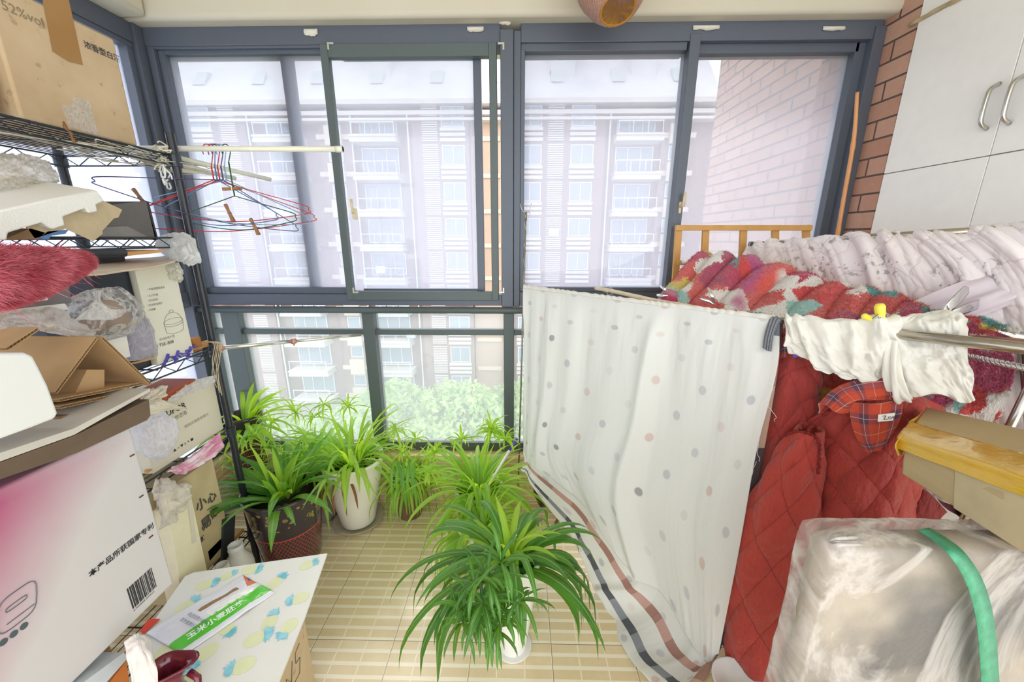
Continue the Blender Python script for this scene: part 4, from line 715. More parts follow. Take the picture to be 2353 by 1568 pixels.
# ---- plastic-wrapped case bottom right
wc = thing('wrapped_case', 'grey case wrapped in clear plastic film with a green strap, near bottom right', 'case', (.75, .45, .2))
DT = .62; A_ = P(1912, 1262, D=DT); Bk = P(2250, 1222, D=.92); Rt = P(2480, 1330, D=.50)
e1_ = Vector((Bk.x - A_.x, Bk.y - A_.y, 0)); zt1 = A_.z; A_ = Vector((A_.x, A_.y, zt1)); u1 = Vector((1, .02, 0)); u2 = Vector((-.02, 1, 0))
def case(off, top): 
    a = A_ + u1 * -off + u2 * -off; mb = MB(); W_, D_ = .50 + 2 * off, .07 + 2 * off; z0 = .30
    p = [a, a + u1 * W_, a + u1 * W_ + u2 * D_, a + u2 * D_]; return mb.hexa([Vector((q.x, q.y, z0)) for q in p] + [Vector((q.x, q.y, zt1 + top)) for q in p])
m = NT('grey_case'); ob = m.obj(); v = m.n('TexVoronoi', {'Vector': ob, 'Scale': 90.0}).outputs[0]; m.p(col=m.mix(m.ramp(m.noise(ob, 3), [(.42, 0.0), (.58, 1.0)]), hx('4c4946'), hx('a89c8c')), rough=.5, nor=m.bump(v, .3, .004))
case(-.004, -.004).build('case_body', m.mat, wc, bevel=.03, seg=4)
fm = film('efe9e3', .20, .2, 'case_film', .8, 3.2)
co_ = case(0, 0); b_ = bmesh.new(); meh = bpy.data.meshes.new('plastic_film'); meh.from_pydata(co_.v, [], co_.f); b_.from_mesh(meh); bmesh.ops.subdivide_edges(b_, edges=b_.edges, cuts=40, use_grid_fill=True); b_.to_mesh(meh); b_.free()
n_ = len(meh.vertices); cc = np.empty(n_ * 3); meh.vertices.foreach_get('co', cc); cc = cc.reshape(-1, 3); cen = cc.mean(0); rr_ = ridged(cc * np.array([9, 9, 5.]), 4)[:, None]; sag = nrm(cc - cen); cc = cc + sag * (rr_ * .005 - .004); lo, hi = cc.min(0), cc.max(0)
hf = (cc - (lo + hi) / 2) / ((hi - lo) / 2); rnd_ = np.maximum(0, np.linalg.norm(np.abs(hf) ** 6, axis=1) ** (1 / 6) - 1)[:, None]; cc = cc - (cc - cen) * rnd_ * .35
meh.vertices.foreach_set('co', cc.ravel()); meh.materials.append(fm); meh.polygons.foreach_set('use_smooth', [True] * len(meh.polygons)); link('plastic_film', meh, wc)
kt = MB(); rnd = random.Random(1); c_ = P(1918, 1246, D=DT - .02)
tuft = loft([[P(1898, 1240, D=.64), P(1906, 1250, D=.64), P(1912, 1262, D=.65)], [P(1925, 1232, D=.64), P(1930, 1248, D=.625), P(1935, 1270, D=.64)], [P(1960, 1225, D=.66), P(1985, 1250, D=.64), P(1990, 1290, D=.65)], [P(2010, 1232, D=.68), P(2040, 1262, D=.66), P(2030, 1320, D=.66)]], 30, 40)
sheet('gathered_corner', tuft, film('f4f0ec', .75, .2, 'gathered_film', 1.0, 20), wc, disp=lambda U, V: .006 * np.sin(U * 22 + V * 5) * V + .003 * np.sin(U * 50), solid=.0006)
YF = A_.y - .016; gs = [P(2122, 1216, Z=zt1 + .008), P(2160, 1240, Z=zt1 + .008), P(2200, 1275, Y=YF + .004), P(2240, 1340, Y=YF), P(2264, 1430, Y=YF), P(2275, 1560, Y=YF), P(2282, 1700, Y=YF)]
gc = cr(gs, 60); gw = [Vector((.017, .004, 0)) * (.7 + .6 * i / 60) for i in range(60)]; mb = MB(); vs = []
for i, p in enumerate(gc):
    p = Vector(p); vs += [p - gw[i], p + gw[i]]
mb.add(vs, [(2 * i, 2 * i + 1, 2 * i + 3, 2 * i + 2) for i in range(59)]); mb.build('green_strap', mt('4aa47c', .4, .2, .3, 60), wc, smooth=True, solid=.001)
st2 = MB().box(A_.x - .0, A_.x + .52, A_.y - .04, A_.y + .17, .27, .298); 
for dx in (0, .47):
    for dy in (-.03, .12): st2.box(A_.x + dx, A_.x + dx + .04, A_.y + dy, A_.y + dy + .04, 0, .27)
st2 = st2.build('low_stool', mt('d8d5cc', .6, .05)); tag(st2, 'low pale stool under the plastic wrapped case', 'stool')
# bowl and white flex at the bottom edge
bc = P(1690, 1566, Z=.06); r = .075
o = MB().lathe([(.03, 0), (.045, .004), (r, .055), (r + .004, .06), (r - .002, .06), (.04, .012), (0, .010)], (bc.x + .01, bc.y, 0), 40).build('white_bowl', mt('edf0ee', .2, 0), smooth=True); tag(o, 'white bowl on the floor under the red coat at the bottom edge', 'bowl')
sc_ = P(1852, 1545, D=.9); G = loft([[P(1838, 1520, D=.95), P(1860, 1515, D=.93), P(1880, 1530, D=.95)], [P(1834, 1560, D=.92), P(1858, 1560, D=.9), P(1880, 1565, D=.92)], [P(1836, 1610, D=.9), P(1858, 1610, D=.88), P(1880, 1610, D=.9)]], 20, 20)
o = sheet('white_bag', G, mt('efefec', .6, .05), None, disp=lambda U, V: .006 * np.sin(U * 8), solid=.002); tag(o, 'scrap of white bag peeping out between red coat and wrapped case', 'bag')
# brown shoe-like leather piece behind the sheet foot
G = loft([[P(1228, 1108, Y=1.76), P(1236, 1106, Y=1.76)], [P(1232, 1140, Y=1.74), P(1250, 1136, Y=1.74)], [P(1246, 1163, Y=1.70), P(1262, 1162, Y=1.70)]], 16, 20)
o = sheet('leather_boot', G, mt('4a372f', .45, .2), None, disp=lambda U, V: .01 * np.sin(U * 3.14), solid=.03); tag(o, 'dark brown leather boot shaft half hidden behind the foot of the sheet', 'boot')
# ---- clothes fork standing by the sheet
fk = thing('clothes_fork', 'long twisted steel pole with a two pronged hook standing before the centre mullion', 'pole', P(1195, 1100, Y=1.80))
a_, b_ = P(1208, 490, Y=1.80), P(1191, 1115, Y=1.82); b_ = Vector((b_.x, b_.y, max(b_.z, .02)));
pts = [a_.lerp(b_, i / 120) for i in range(121)]
for s_ in (0, 2.1, 4.2): pass
hel = MB().tube([a_, b_], .0042, 8)
hel.tube([p + Vector((math.cos(i * .9), math.sin(i * .9), 0)) * .004 for i, p in enumerate(pts)], .0018, 5); hel.build('twisted_shaft', NT('grey_steel').p(col=hx('9d9a88'), metal=.7, rough=.35).mat, fk, smooth=True)
MB().tube([a_ + Vector((0, 0, -.03)), a_ + Vector((0, 0, .004))], .006, 8).build('ferrule', mt('8b8675', .4, 0, metal=.6), fk, smooth=True)
hk = MB()
for s_ in (-1, 1): hk.tube(cr([a_, a_ + Vector((s_ * .017, 0, .015)), a_ + Vector((s_ * .024, 0, .04))], 14), .0016, 6)
hk.tube(cr([a_, a_ + Vector((.015, -.003, .004)), a_ + Vector((.019, -.004, -.003)), a_ + Vector((.015, -.004, -.006))], 10), .0012, 5); hk.build('prongs', mt('b9b9b4', .3, 0, metal=.7), fk, smooth=True)
# ---- wicker lamp shade
lp_ = P(1420, 22, D=1.35); m = NT('woven_rattan'); ob = m.obj(); wv = m.n('TexWave', {'Vector': ob, 'Scale': 60.0, 'Distortion': 2.0}).outputs[1]; w2_ = m.noise(m.map(ob, (200, 200, 60)), 1, 3); m.p(col=m.mix(w2_, hx('a07058'), hx('c9a090')), rough=.4, nor=m.bump(m.math('ADD', wv, w2_), .6, .006)); 
ls = thing('pendant_lamp', 'brown woven pendant lamp shade with an amber opening hanging from the ceiling', 'lamp', lp_)
ax = Vector((.12, -.42, -1)).normalized(); 
sh_m = MB().lathe([(.06, -.075), (.068, -.07), (.085, -.05), (.10, -.015), (.125, .05), (.137, .10), (.13, .16), (.09, .21), (.03, .23), (.0, .235)][::-1], (0, 0, 0), 48)
MB().lathe([(.062, 0.0), (.078, .012), (.105, .05), (.128, .10), (.138, .16), (.12, .22), (.07, .26), (.012, .27)], lp_, 48, ax=-ax, wob=lambda a, z: 1 + .006 * math.sin(a * 30 + z * 200)).build('shade', m.mat, ls, smooth=True)
MB().lathe([(0, .003), (.056, .003), (.06, -.001), (.063, .003), (.058, .006)], lp_ + ax * .003, 40, ax=-ax).build('opening', NT('amber_inside').p(col=hx('b07a24'), rough=.6).mat, ls, smooth=True)
tp = lp_ - ax * .27; MB().tube([tp, (tp.x, tp.y, 2.78)], .004, 8).build('cord', mt('4a4038', .6, 0), ls)
# ================================================================== wire shelving on the left with its load
def px(X): return lambda a, b: P(a, b, X=X)
def prism(pts, vec, name, m_, parent=None, bevel=0, **k):
    n = len(pts); vec = Vector(vec); q = [Vector(p) for p in pts]; mb = MB(); mb.add(q + [p + vec for p in q], [tuple(range(n)), tuple(range(2 * n - 1, n - 1, -1))] + [(i, i + n, (i + 1) % n + n, (i + 1) % n) for i in range(n)])
    o = mb.build(name, m_, parent, bevel=bevel, **k)
    b = bmesh.new(); b.from_mesh(o.data); bmesh.ops.recalc_face_normals(b, faces=b.faces); b.to_mesh(o.data); b.free(); return o
def single(o, label, cat, group=None): tag(o, label, cat, group); return o
BLK = mt('262a30', .35, .1, spec=.5); WIRE = mt('3a3f45', .35, .1, metal=.4)
RX0, RX1, RY0, RY1 = -1.615, -1.205, .50, 1.445
rk = thing('shelving_unit', 'black wire shelving unit loaded with boxes along the left windows', 'shelf unit', (-1.4, 1.0, 0))
for (x_, y_) in ((RX1, RY1), (RX0, RY1), (RX1, RY0), (RX0, RY0)):
    mb = MB().tube([(x_, y_, 0.0), (x_, y_, 1.80 if y_ == RY1 else 1.78)], .0135, 14)
    for k in range(60): mb.tube([(x_, y_, .03 + k * .0254 + .014), (x_, y_, .03 + k * .0254 + .0155)], .0139, 14)
    mb.build('post', BLK, rk, smooth=False)
SZ = [.17, .685, 1.03, 1.452, 1.728]
for zi, z_ in enumerate(SZ):
    mb = MB(); x0, x1, y0, y1 = RX0 + .012, RX1 - .0, RY0, RY1
    for (a, b) in (((x1, y0), (x1, y1)), ((x0, y0), (x0, y1)), ((x0, y1), (x1, y1)), ((x0, y0), (x1, y0))):
        a3, b3 = Vector((*a, z_)), Vector((*b, z_)); dn_ = Vector((0, 0, -.032)); mb.tube([a3, b3], .003, 6).tube([a3 + dn_, b3 + dn_], .0028, 6)
        n = max(4, int((b3 - a3).length / .045)); pts = [a3.lerp(b3, i / n) + (dn_ if i % 2 else Vector((0, 0, 0))) for i in range(n + 1)]; mb.tube(pts, .0018, 5)
    k = 0
    while x0 + .025 * (k + 1) < x1 - .005: k += 1; mb.tube([(x0 + .025 * k, y0, z_ + .002), (x0 + .025 * k, y1, z_ + .002)], .0016, 5, cap=False)
    for y_ in (.75, 1.0, 1.2): mb.tube([(x0, y_, z_ - .004), (x1, y_, z_ - .004)], .0028, 5)
    for (x_, y_) in ((RX1, RY1), (RX0, RY1)): mb.tube([(x_, y_, z_ - .036), (x_, y_, z_ + .006)], .0185, 12)
    mb.build('wire_shelf', WIRE, rk)
KRA = NT('brown_cardboard'); ob = KRA.obj(); cc_ = KRA.mix(KRA.ramp(KRA.noise(ob, 7, 5), [(.3, 0.0), (.75, 1.0)]), hx('cdb593'), hx('b59b77')); cc_ = KRA.mix(KRA.ramp(KRA.noise(ob, 30, 4), [(.63, 0.0), (.7, .5)]), cc_, hx('8f7350')); KRA.p(col=cc_, rough=.75, nor=KRA.bump(KRA.noise(ob, 90), .08, .002)); KRA = KRA.mat
KDK = mt('8d6d49', .8, .12); INK = mt('4a4742', .8, 0); DINK = mt('2c2c2e', .8, 0)
# --- liquor carton on top
X = -1.225; q = px(X); zb = SZ[4] + .006
c1 = q(318, 338); c2 = q(47, 262); tR = q(262, 90); tL = q(-20, -60)
box1 = thing('carton', 'big brown carton with parcel tape on the top shelf, lettered at its upper right', 'carton', (X - .18, 1.2, zb))
ya, yb, zt2 = c2.y, c1.y, tR.z
MB().box(X - .34, X, ya, yb, zb, zt2).build('box', KRA, box1, bevel=.006)
tp1 = [q(95, -10), q(155, -10), q(190, 150), q(158, 142), q(120, 118)]
o = prism([p + Vector((.0008, 0, 0)) for p in tp1], (.0004, 0, 0), 'brown_tape', NT('brown_tape').p(col=hx('a37a45'), rough=.25, coat=.4).mat, box1)
ptf = [q(138, 240), q(163, 243), q(168, 222), q(205, 232), q(226, 312), q(158, 292)]
o = prism([p + Vector((.0012, 0, 0)) for p in ptf], (.0005, 0, 0), 'clear_tape', film('f2eee6', .35, .15, 'clear_tape', .8, 60), box1)
U_ = (0, 1, 0); W_ = (0, 0, 1)
text('浓香型白酒', 'printed_writing', .0205, q(193, 107) + Vector((0, 0, -.0)), U_, W_, INK, box1, .001, bold=.0004)
text('52%vol', 'printed_writing', .030, q(4, 20), U_, (0, -.1, 1), mt('8a7a60', .8, 0), box1, .001)
box2 = thing('carton', 'brown carton cut off by the left edge on the top shelf', 'carton', (X - .16, .8, zb))
MB().box(X - .34, X - .02, .6, ya - .025, zb, zt2 - .04).build('box', KRA, box2, bevel=.005)
MB().box(X - .02, X - .017, ya - .09, ya - .03, zb + .004, zt2 - .06).build('tape_strip', mt('8a6238', .35, .1), box2)
# --- third level: foam, flaps, black box
FOAM = NT('expanded_foam'); FOAM.p(col=hx('ecebe6'), rough=.75, nor=FOAM.bump(FOAM.n('TexVoronoi', {'Vector': FOAM.obj(), 'Scale': 260.0}).outputs[0], .25, .002)); FOAM = FOAM.mat
q = px(-1.12)
pts = [q(a, b) for a, b in ((-60, 497), (110, 459), (222, 437), (241, 463), (222, 471), (226, 487), (205, 491), (197, 479), (146, 499), (151, 519), (122, 528), (98, 512), (20, 536), (18, 552), (-60, 560))]
single(prism(pts, (-.26, .03, .045), 'foam_packing', FOAM, bevel=.004), 'white notched polystyrene packing piece jutting from the second shelf down', 'packing')
q = px(-1.15)
m = mt('c9b795', .75, .08, .1, 30)
single(prism([q(a, b) for a, b in ((60, 520), (225, 466), (238, 462), (281, 482), (272, 500), (262, 502), (236, 530), (236, 538), (214, 555), (150, 526), (80, 548))], (-.004, .0, .002), 'cardboard_flap', m), 'torn beige cardboard sheet under the notched polystyrene', 'cardboard')
single(prism([q(a, b) for a, b in ((15, 548), (70, 525), (104, 535), (88, 549), (30, 552))], (-.05, 0, 0), 'cardboard_flap', KDK), 'small brown cardboard scrap under the polystyrene at the left edge', 'cardboard')
single(prism([q(a, b) for a, b in ((90, 546), (110, 532), (158, 528), (150, 538), (118, 542), (112, 551))], (-.03, 0, 0), 'blue_wrapper', mt('5c86b8', .4, .1)), 'torn blue wrapper beneath the beige cardboard sheet', 'wrapper')
DG = mt('6b6966', .7, .12, .1, 12); DG2 = mt('3a3938', .7, .1)
q = px(-1.21); zb = SZ[3] + .006
bb = thing('black_box', 'open dark grey box with a slanting side at the rack end, below the top shelf', 'box', (-1.3, 1.3, zb))
prism([q(a, b) for a, b in ((225, 552), (262, 470), (336, 463), (360, 549), (352, 552))], (-.004, 0, 0), 'side', DG, bb); prism([q(a, b) for a, b in ((225, 552), (240, 522), (290, 520), (345, 548), (352, 552))], (.003, .0, 0), 'inner_flap', mt('8a8784', .7, .1), bb); prism([q(a, b) for a, b in ((336, 463), (342, 463), (364, 551), (357, 551))], (-.25, 0, 0), 'edge', DG2, bb)
prism([q(a, b) for a, b in ((225, 552), (360, 552), (360, 549), (225, 549))], (-.25, 0, 0), 'base', DG2, bb)
# bubble wrap parcel behind
G = loft([[P(-60, 350, X=-1.3), P(0, 352, X=-1.3), P(60, 358, X=-1.3), P(112, 372, X=-1.32)], [P(-60, 390, X=-1.22), P(0, 392, X=-1.22), P(70, 398, X=-1.24), P(128, 405, X=-1.28)], [P(-60, 430, X=-1.24), P(0, 430, X=-1.24), P(80, 432, X=-1.26), P(142, 438, X=-1.3)]], 60, 40)
single(sheet('bubble_wrap', G, film('eae5d8', .6, .2, 'bubble_film', .8, 30), None, disp=lambda U, V: .004 * np.sin(U * 60) * np.sin(V * 40) + .008 * fbm(np.stack([U * 6, V * 5, U * 0], -1)), solid=.002), 'clear bubble wrap parcel lying behind the polystyrene under the top shelf', 'bubble wrap')
# black pipe foam, plank, pale boards
q = px(-1.14)
PIPE = thing('foam_pipe', 'black foam pipe sleeve lying under the second wire shelf', 'pipe', q(200, 582)); pr = .012
a_, b_ = q(60, 584), q(284, 581); d_ = (b_ - a_).normalized(); MB().lathe([(pr * .55, .0), (pr, 0), (pr, (b_ - a_).length), (pr * .55, (b_ - a_).length), (pr * .5, (b_ - a_).length - .01)], a_, 18, ax=d_).build('sleeve', BLK, PIPE, smooth=False)
MB().lathe([(0, 0), (pr * .5, 0), (pr * .5, .002)], b_ - d_ * .004, 14, ax=d_).build('bore', mt('0c0c0e', .8, 0), PIPE)
WOODB = NT('plain_wood'); WOODB.p(col=WOODB.mix(WOODB.noise(WOODB.map(WOODB.obj(), (40, 4, 40)), 2, 4), hx('d7a768'), hx('b98444')), rough=.5); WOODB = WOODB.mat
single(prism([q(a, b) for a, b in ((285, 580), (372, 574), (377, 580), (290, 589))], (-.2, 0, 0), 'wooden_plank', WOODB), 'thin orange plank end beside the black foam pipe', 'plank')
m = NT('pale_board'); m.p(col=m.mix(m.ramp(m.noise(m.map(m.obj(), (3, 1.5, 90)), 2, 3), [(.4, 0.0), (.6, 1.0)]), hx('e2d3c0'), hx('c6b5a0')), rough=.6); PB = m.mat
G = loft([[P(150, 608, X=-1.3), P(260, 600, X=-1.3), P(340, 594, X=-1.3), P(392, 586, X=-1.3)], [P(160, 618, X=-1.15), P(255, 612, X=-1.15), P(345, 606, X=-1.16), P(400, 598, X=-1.18)], [P(165, 632, X=-1.08), P(250, 628, X=-1.08), P(330, 618, X=-1.09), P(402, 600, X=-1.12)]], 60, 30)
single(sheet('curved_board', G, PB, None, solid=.005, disp=lambda U, V: .002 * np.sin(U * 9)), 'pale wood grain card sheet bowed under the black foam pipe', 'board')
# pale plastic bag hanging over the rack corner
BAG = film('f4f4f2', .72, .25, 'milky_bag', .8, 24)
G = loft([[P(352, 548, Y=1.40), P(380, 535, Y=1.38), P(420, 533, Y=1.36), P(450, 545, Y=1.38)], [P(358, 570, Y=1.36), P(395, 562, Y=1.34), P(432, 560, Y=1.33), P(458, 575, Y=1.35)], [P(375, 590, Y=1.36), P(405, 592, Y=1.33), P(438, 590, Y=1.33), P(462, 605, Y=1.35)], [P(400, 598, Y=1.36), P(412, 605, Y=1.34), P(425, 610, Y=1.34), P(440, 612, Y=1.36)]], 60, 60)
single(sheet('plastic_bag', G, BAG, None, disp=lambda U, V: .010 * ridged(np.stack([U * 6, V * 4, U * 0], -1), 4) * .6, solid=.0006), 'milky plastic bag spilling over the rack corner post', 'bag')
G = loft([[P(352, 604, Y=1.34), P(380, 600, Y=1.33), P(412, 604, Y=1.33)], [P(360, 622, Y=1.33), P(385, 622, Y=1.32), P(418, 625, Y=1.32)], [P(368, 640, Y=1.33), P(395, 645, Y=1.32), P(418, 650, Y=1.32)]], 40, 40)
single(sheet('plastic_bag', G, film('f1efe2', .7, .25, 'printed_bag', .7, 30), None, disp=lambda U, V: .006 * ridged(np.stack([U * 6, V * 6, U * 0 + 3], -1), 3), solid=.0006), 'small clear bag with faint print hanging over the rice cooker carton', 'bag')
# --- rice cooker carton (third shelf)
CRM = NT('cream_carton'); CRM.p(col=CRM.mix(CRM.noise(CRM.obj(), 6), hx('eceadb'), hx('e0ddc9')), rough=.55); CRM = CRM.mat
NAVY = mt('141a24', .4, .1); z3 = SZ[2] + .006
X = -1.215; q = px(X); rc = thing('cooker_carton', 'cream carton with a line drawing of a pot at the middle shelf end', 'carton', (X - .1, 1.33, z3))
yl, yr = q(352, 790).y, q(438, 775).y
MB().box(X - .22, X, yl, yr, z3, q(400, 602).z).build('box', CRM, rc, bevel=.003)
pc_ = q(398, 738); dr = MB(); oy = Vector((.0015, 0, 0))
def ell(cx_, cz_, ry, rz, a0=0, a1=360, n=28): return [Vector((X + .001, pc_.y + cx_ + ry * math.cos(math.radians(a)), pc_.z + cz_ + rz * math.sin(math.radians(a)))) for a in np.linspace(a0, a1, n)]
for pts in (ell(0, .0, .038, .010), ell(0, -.008, .038, .010, 180, 360), ell(0, .0, .034, .030, 0, 180), ell(0, .034, .008, .005), [Vector((X + .001, pc_.y - .038, pc_.z)), Vector((X + .001, pc_.y - .036, pc_.z - .03))] + ell(0, -.034, .034, .009, 190, 350, 12) + [Vector((X + .001, pc_.y + .038, pc_.z))]): dr.tube(pts, .0005, 4)
dr.build('pot_drawing', mt('6a6a64', .7, 0), rc)
text('TSK-808', 'model_writing', .016, q(366, 798), U_, W_, INK, rc, .001); text('多功能电火锅', 'carton_writing', .010, q(366, 784), U_, W_, mt('8a887c', .7, 0), rc, .001)
for i, s_ in enumerate(('不粘内胆易清洗', '火力可调', '均匀加热', '安全断电保护', '大容量')): text('• ' + s_, 'carton_writing', .0085, q(338, 668 + i * 11 + (4 if i else 0)), U_, W_, mt('6f6d64', .7, 0), rc, .001)
text('ELECTOPAN', 'brand_writing', .017, q(345, 612), U_, W_, DINK, rc, .001, bold=.0003)
single(MB().box(-1.42, -1.232, q(240, 700).y, yl - .004, z3, 1.405).build('dark_carton', NAVY, bevel=.003), 'dark navy carton filling the middle shelf behind the tied bag', 'carton')
single(MB().box(-1.30, -1.222, yr + .012, yr + .05, z3, z3 + .05).build('wooden_block', mt('b97c3a', .5, .1)), 'small orange wooden block between the pot carton and rack post', 'block')
# wood strips under pegs
sp = MB()
for k in range(5): sp.bar(P(300 + k * 8, 838 - k, X=-1.22 - k * .012) + Vector((0, 0, .003)), P(478, 796 - k * 3, X=-1.22 - k * .012) + Vector((0, 0, .002)), .008, .005)
so_ = sp.build('slat_bundle', WOODB); single(so_, 'bundle of thin pale wooden slats on the front edge of the middle shelf', 'slats')
VIO = mt('5a56c0', .35, .1); rnd = random.Random(4)
lab_p = ['violet peg leaning steeply, leftmost in the peg pile', 'violet peg lying flat at the front of the pile', 'violet peg crossing over its neighbours mid pile', 'violet peg pointing up from the pile centre', 'violet peg on top of the pile', 'violet peg sliding off the right of the pile', 'violet peg lying by the slat end', 'violet peg standing apart near the rack post']
first = None
for i, (a, b) in enumerate(((375, 800), (388, 808), (395, 796), (402, 803), (410, 795), (420, 800), (432, 796), (438, 787))):
    c = P(a, b + 4, X=-1.21 - .006 * (i % 3)); c.z = SZ[2] + .014 + .007 * (i % 3)
    if first is None:
        first = peg('clothes_peg', (0, 0, 0), (0, 1, 0), (0, 0, 1), VIO, lab_p[0], .05, 'violet clothes pegs on the middle shelf'); first.location = c; first.rotation_euler = (.7, .2, .3); 
    else: copy_tree(first, None, c, (rnd.uniform(-.9, .9), rnd.uniform(-.6, .6), rnd.uniform(-1.2, 1.2)), lab_p[i])
# tied bag with potatoes, grey roll, small box
def blob(name, c, rad, m_, parent=None, amp=.2, fr=2.5, seed=0, n=48, rdg=0, vec=None):
    th, ph = np.meshgrid(np.linspace(0, 2 * np.pi, n * 2), np.linspace(0.02, np.pi - .02, n)); d = np.stack([np.cos(th) * np.sin(ph), np.sin(th) * np.sin(ph), np.cos(ph)], -1)
    k = 1 + amp * fbm(d * fr + seed * 5.1, 3) + rdg * ridged(d * fr * 1.8 + seed * 3.3, 3); G = d * k[..., None] * np.array(rad)
    if vec is not None: G[..., 2] += 0; t = np.clip((G[..., 2] / rad[2]), -1, 1); G[..., :2] *= (1 - .0 * t[..., None])
    return sheet(name, G[::-1] + np.array(list(c)), m_, parent, solid=0)
BAG2 = film('f3f2f0', .2, .15, 'clear_bag', .9, 18)
pb = thing('produce_bag', 'knotted clear plastic bag holding brown potatoes on the middle shelf', 'bag', P(235, 735, X=-1.1))
cb_ = P(238, 722, X=-1.12); blob('bag_film', cb_, (.07, .085, .062), BAG2, pb, .12, 2, 1, rdg=.05)
BRN = mt('9c7c63', .7, .25, scale=9)
for i, (dx, dy, dz, r_) in enumerate(((-.01, -.03, -.02, .032), (.0, .02, -.022, .034), (.005, -.0, .015, .030), (-.02, .045, -.005, .026))): blob('potato', cb_ + Vector((dx, dy, dz)), (r_, r_ * 1.2, r_ * .9), BRN, pb, .1, 2, i, 20)
kc = P(222, 695, X=-1.08); G = loft([[kc + Vector((0, -.004, .028)), kc + Vector((.01, .004, .03)), kc + Vector((0, .012, .026))], [kc + Vector((0, -.006, 0)), kc + Vector((.008, 0, 0)), kc + Vector((0, .008, 0))], [kc + Vector((-.01, -.05, -.035)), kc + Vector((.03, 0, -.045)), kc + Vector((-.01, .05, -.035))]], 40, 24); sheet('knot', G, film('f6f5f4', .75, .2, 'bag_knot', .9, 40), pb, disp=lambda U, V: .003 * np.sin(U * 40), solid=.0005)
gr = thing('wrapped_roll', 'grey roll wrapped in shiny clear film standing before the pot carton', 'roll', P(330, 815, X=-1.17))
MB().lathe([(0, 0), (.030, .002), (.033, .01), (.033, .11), (.028, .118), (0, .12)], P(328, 822, X=-1.175), 24).build('grey_core', mt('9a98a6', .6, .1), gr, smooth=True); cgr = P(328, 822, X=-1.175); mb = MB().lathe([(.0, -.002), (.036, .0), (.040, .03), (.037, .05), (.041, .08), (.035, .12), (.02, .128), (0, .13)], cgr, 32, wob=lambda a, z: 1 + .05 * math.sin(a * 7 + z * 90)); mb.build('film_wrap', film('eeeaf4', .45, .12, 'roll_film', 1, 40), gr, smooth=True)
single(prism([P(a, b, X=-1.13) for a, b in ((235, 785), (292, 772), (301, 820), (240, 838))], (-.1, 0, 0), 'small_carton', mt('ece9e2', .6, .05), bevel=.002), 'small plain white carton under the knotted potato bag', 'carton')
G = loft([[P(-30, 728, X=-1.05), P(60, 712, X=-1.06), P(140, 718, X=-1.06), P(212, 765, X=-1.06)], [P(-30, 745, X=-1.0), P(60, 735, X=-1.0), P(130, 745, X=-1.0), P(205, 775, X=-1.02)], [P(-30, 765, X=-1.0), P(60, 758, X=-1.0), P(130, 768, X=-1.0), P(200, 785, X=-1.03)]], 60, 40)
single(sheet('crumpled_film', G, film('e9e4de', .6, .15, 'crumpled_film', 1, 26), None, disp=lambda U, V: .012 * fbm(np.stack([U * 7, V * 3, U * 0], -1)), solid=.0008), 'crumpled clear film lying along the left edge above the folded cardboard', 'film')
# shoe box with label
q = px(-1.08); sb = thing('shoe_box', 'grey shoe box with white size label 27013 and a pale lid', 'box', q(80, 720))
prism([q(a, b) for a, b in ((-60, 668), (158, 650), (166, 696), (-60, 722))], (-.28, 0, 0), 'box', mt('6f6b6b', .6, .08), sb, bevel=.002)
prism([q(a, b) for a, b in ((-60, 652), (168, 644), (172, 652), (-60, 668))], (-.29, 0, .0), 'lid', mt('e9e4d9', .6, .05), sb, bevel=.001)
lq = [q(28, 668), q(103, 661), q(109, 690), q(33, 698)]; lo_ = prism([p + Vector((.0006, 0, 0)) for p in lq], (.0006, 0, 0), 'size_label', mt('efece6', .6, 0), sb); ux, uy = lq[1] - lq[0], lq[0] - lq[3]
text('27013', 'label_writing', .0115, lq[3] + ux * .16 + uy * .60, ux, uy, DINK, lo_, .0022, bold=.0003); text('棕色40', 'label_writing', .0105, lq[3] + ux * .2 + uy * .12, ux, uy, DINK, lo_, .0022)
bc_ = MB(); rnd = random.Random(5)
for k in range(13):
    w_ = rnd.choice((.15, .3, .5)); a = lq[3] + ux * .72 + uy * (.1 + k * .062) + Vector((.0022, 0, 0)); bc_.add([a, a + ux * .2, a + ux * .2 + uy * .04 * (w_ + .4), a + uy * .04 * (w_ + .4)], [(0, 1, 2, 3)])
bc_.build('bar_code', DINK, lo_)
prism([q(a, b) for a, b in ((-60, 720), (150, 697), (160, 712), (-60, 740))], (-.28, 0, 0), 'white_box_below', mt('dedddb', .6, .05), sb, bevel=.002)
# --- red furry plush
RF = NT('red_fur'); rn = RF.noise(RF.obj(), 22, 4); RF.p(col=RF.mix(RF.ramp(rn, [(.35, 0.0), (.65, 1.0)]), hx('a82a3c'), hx('d87482')), rough=.85, sheen=.3); RF = RF.mat
pl = thing('furry_toy', 'shaggy red plush toy with a small bead eye poking in from the left', 'plush toy', P(60, 640, X=-.92)); X = -.93
cy_ = [P(-120, 640, X=X), P(-20, 634, X=X), P(60, 624, X=X), P(120, 612, X=X), P(165, 604, X=X), P(200, 598, X=X)]; ry = [.050, .046, .038, .028, .019, .009]; pcc = cr(cy_, 40); prr = cr([(r_, 0, 0) for r_ in ry], 40)[:, 0]
MB().tube([Vector(p) for p in pcc], list(prr), 24).build('body', RF, pl, smooth=True)
rs = np.random.RandomState(9); N = 26000; t = rs.rand(N) ** .8 * 39; i0 = np.minimum(t.astype(int), 38); f_ = (t - i0)[:, None]; c_ = pcc[i0] * (1 - f_) + pcc[i0 + 1] * f_; r_ = prr[i0]; an = rs.rand(N) * 6.283; dn_ = np.stack([np.cos(an), np.zeros(N), np.sin(an)], -1)
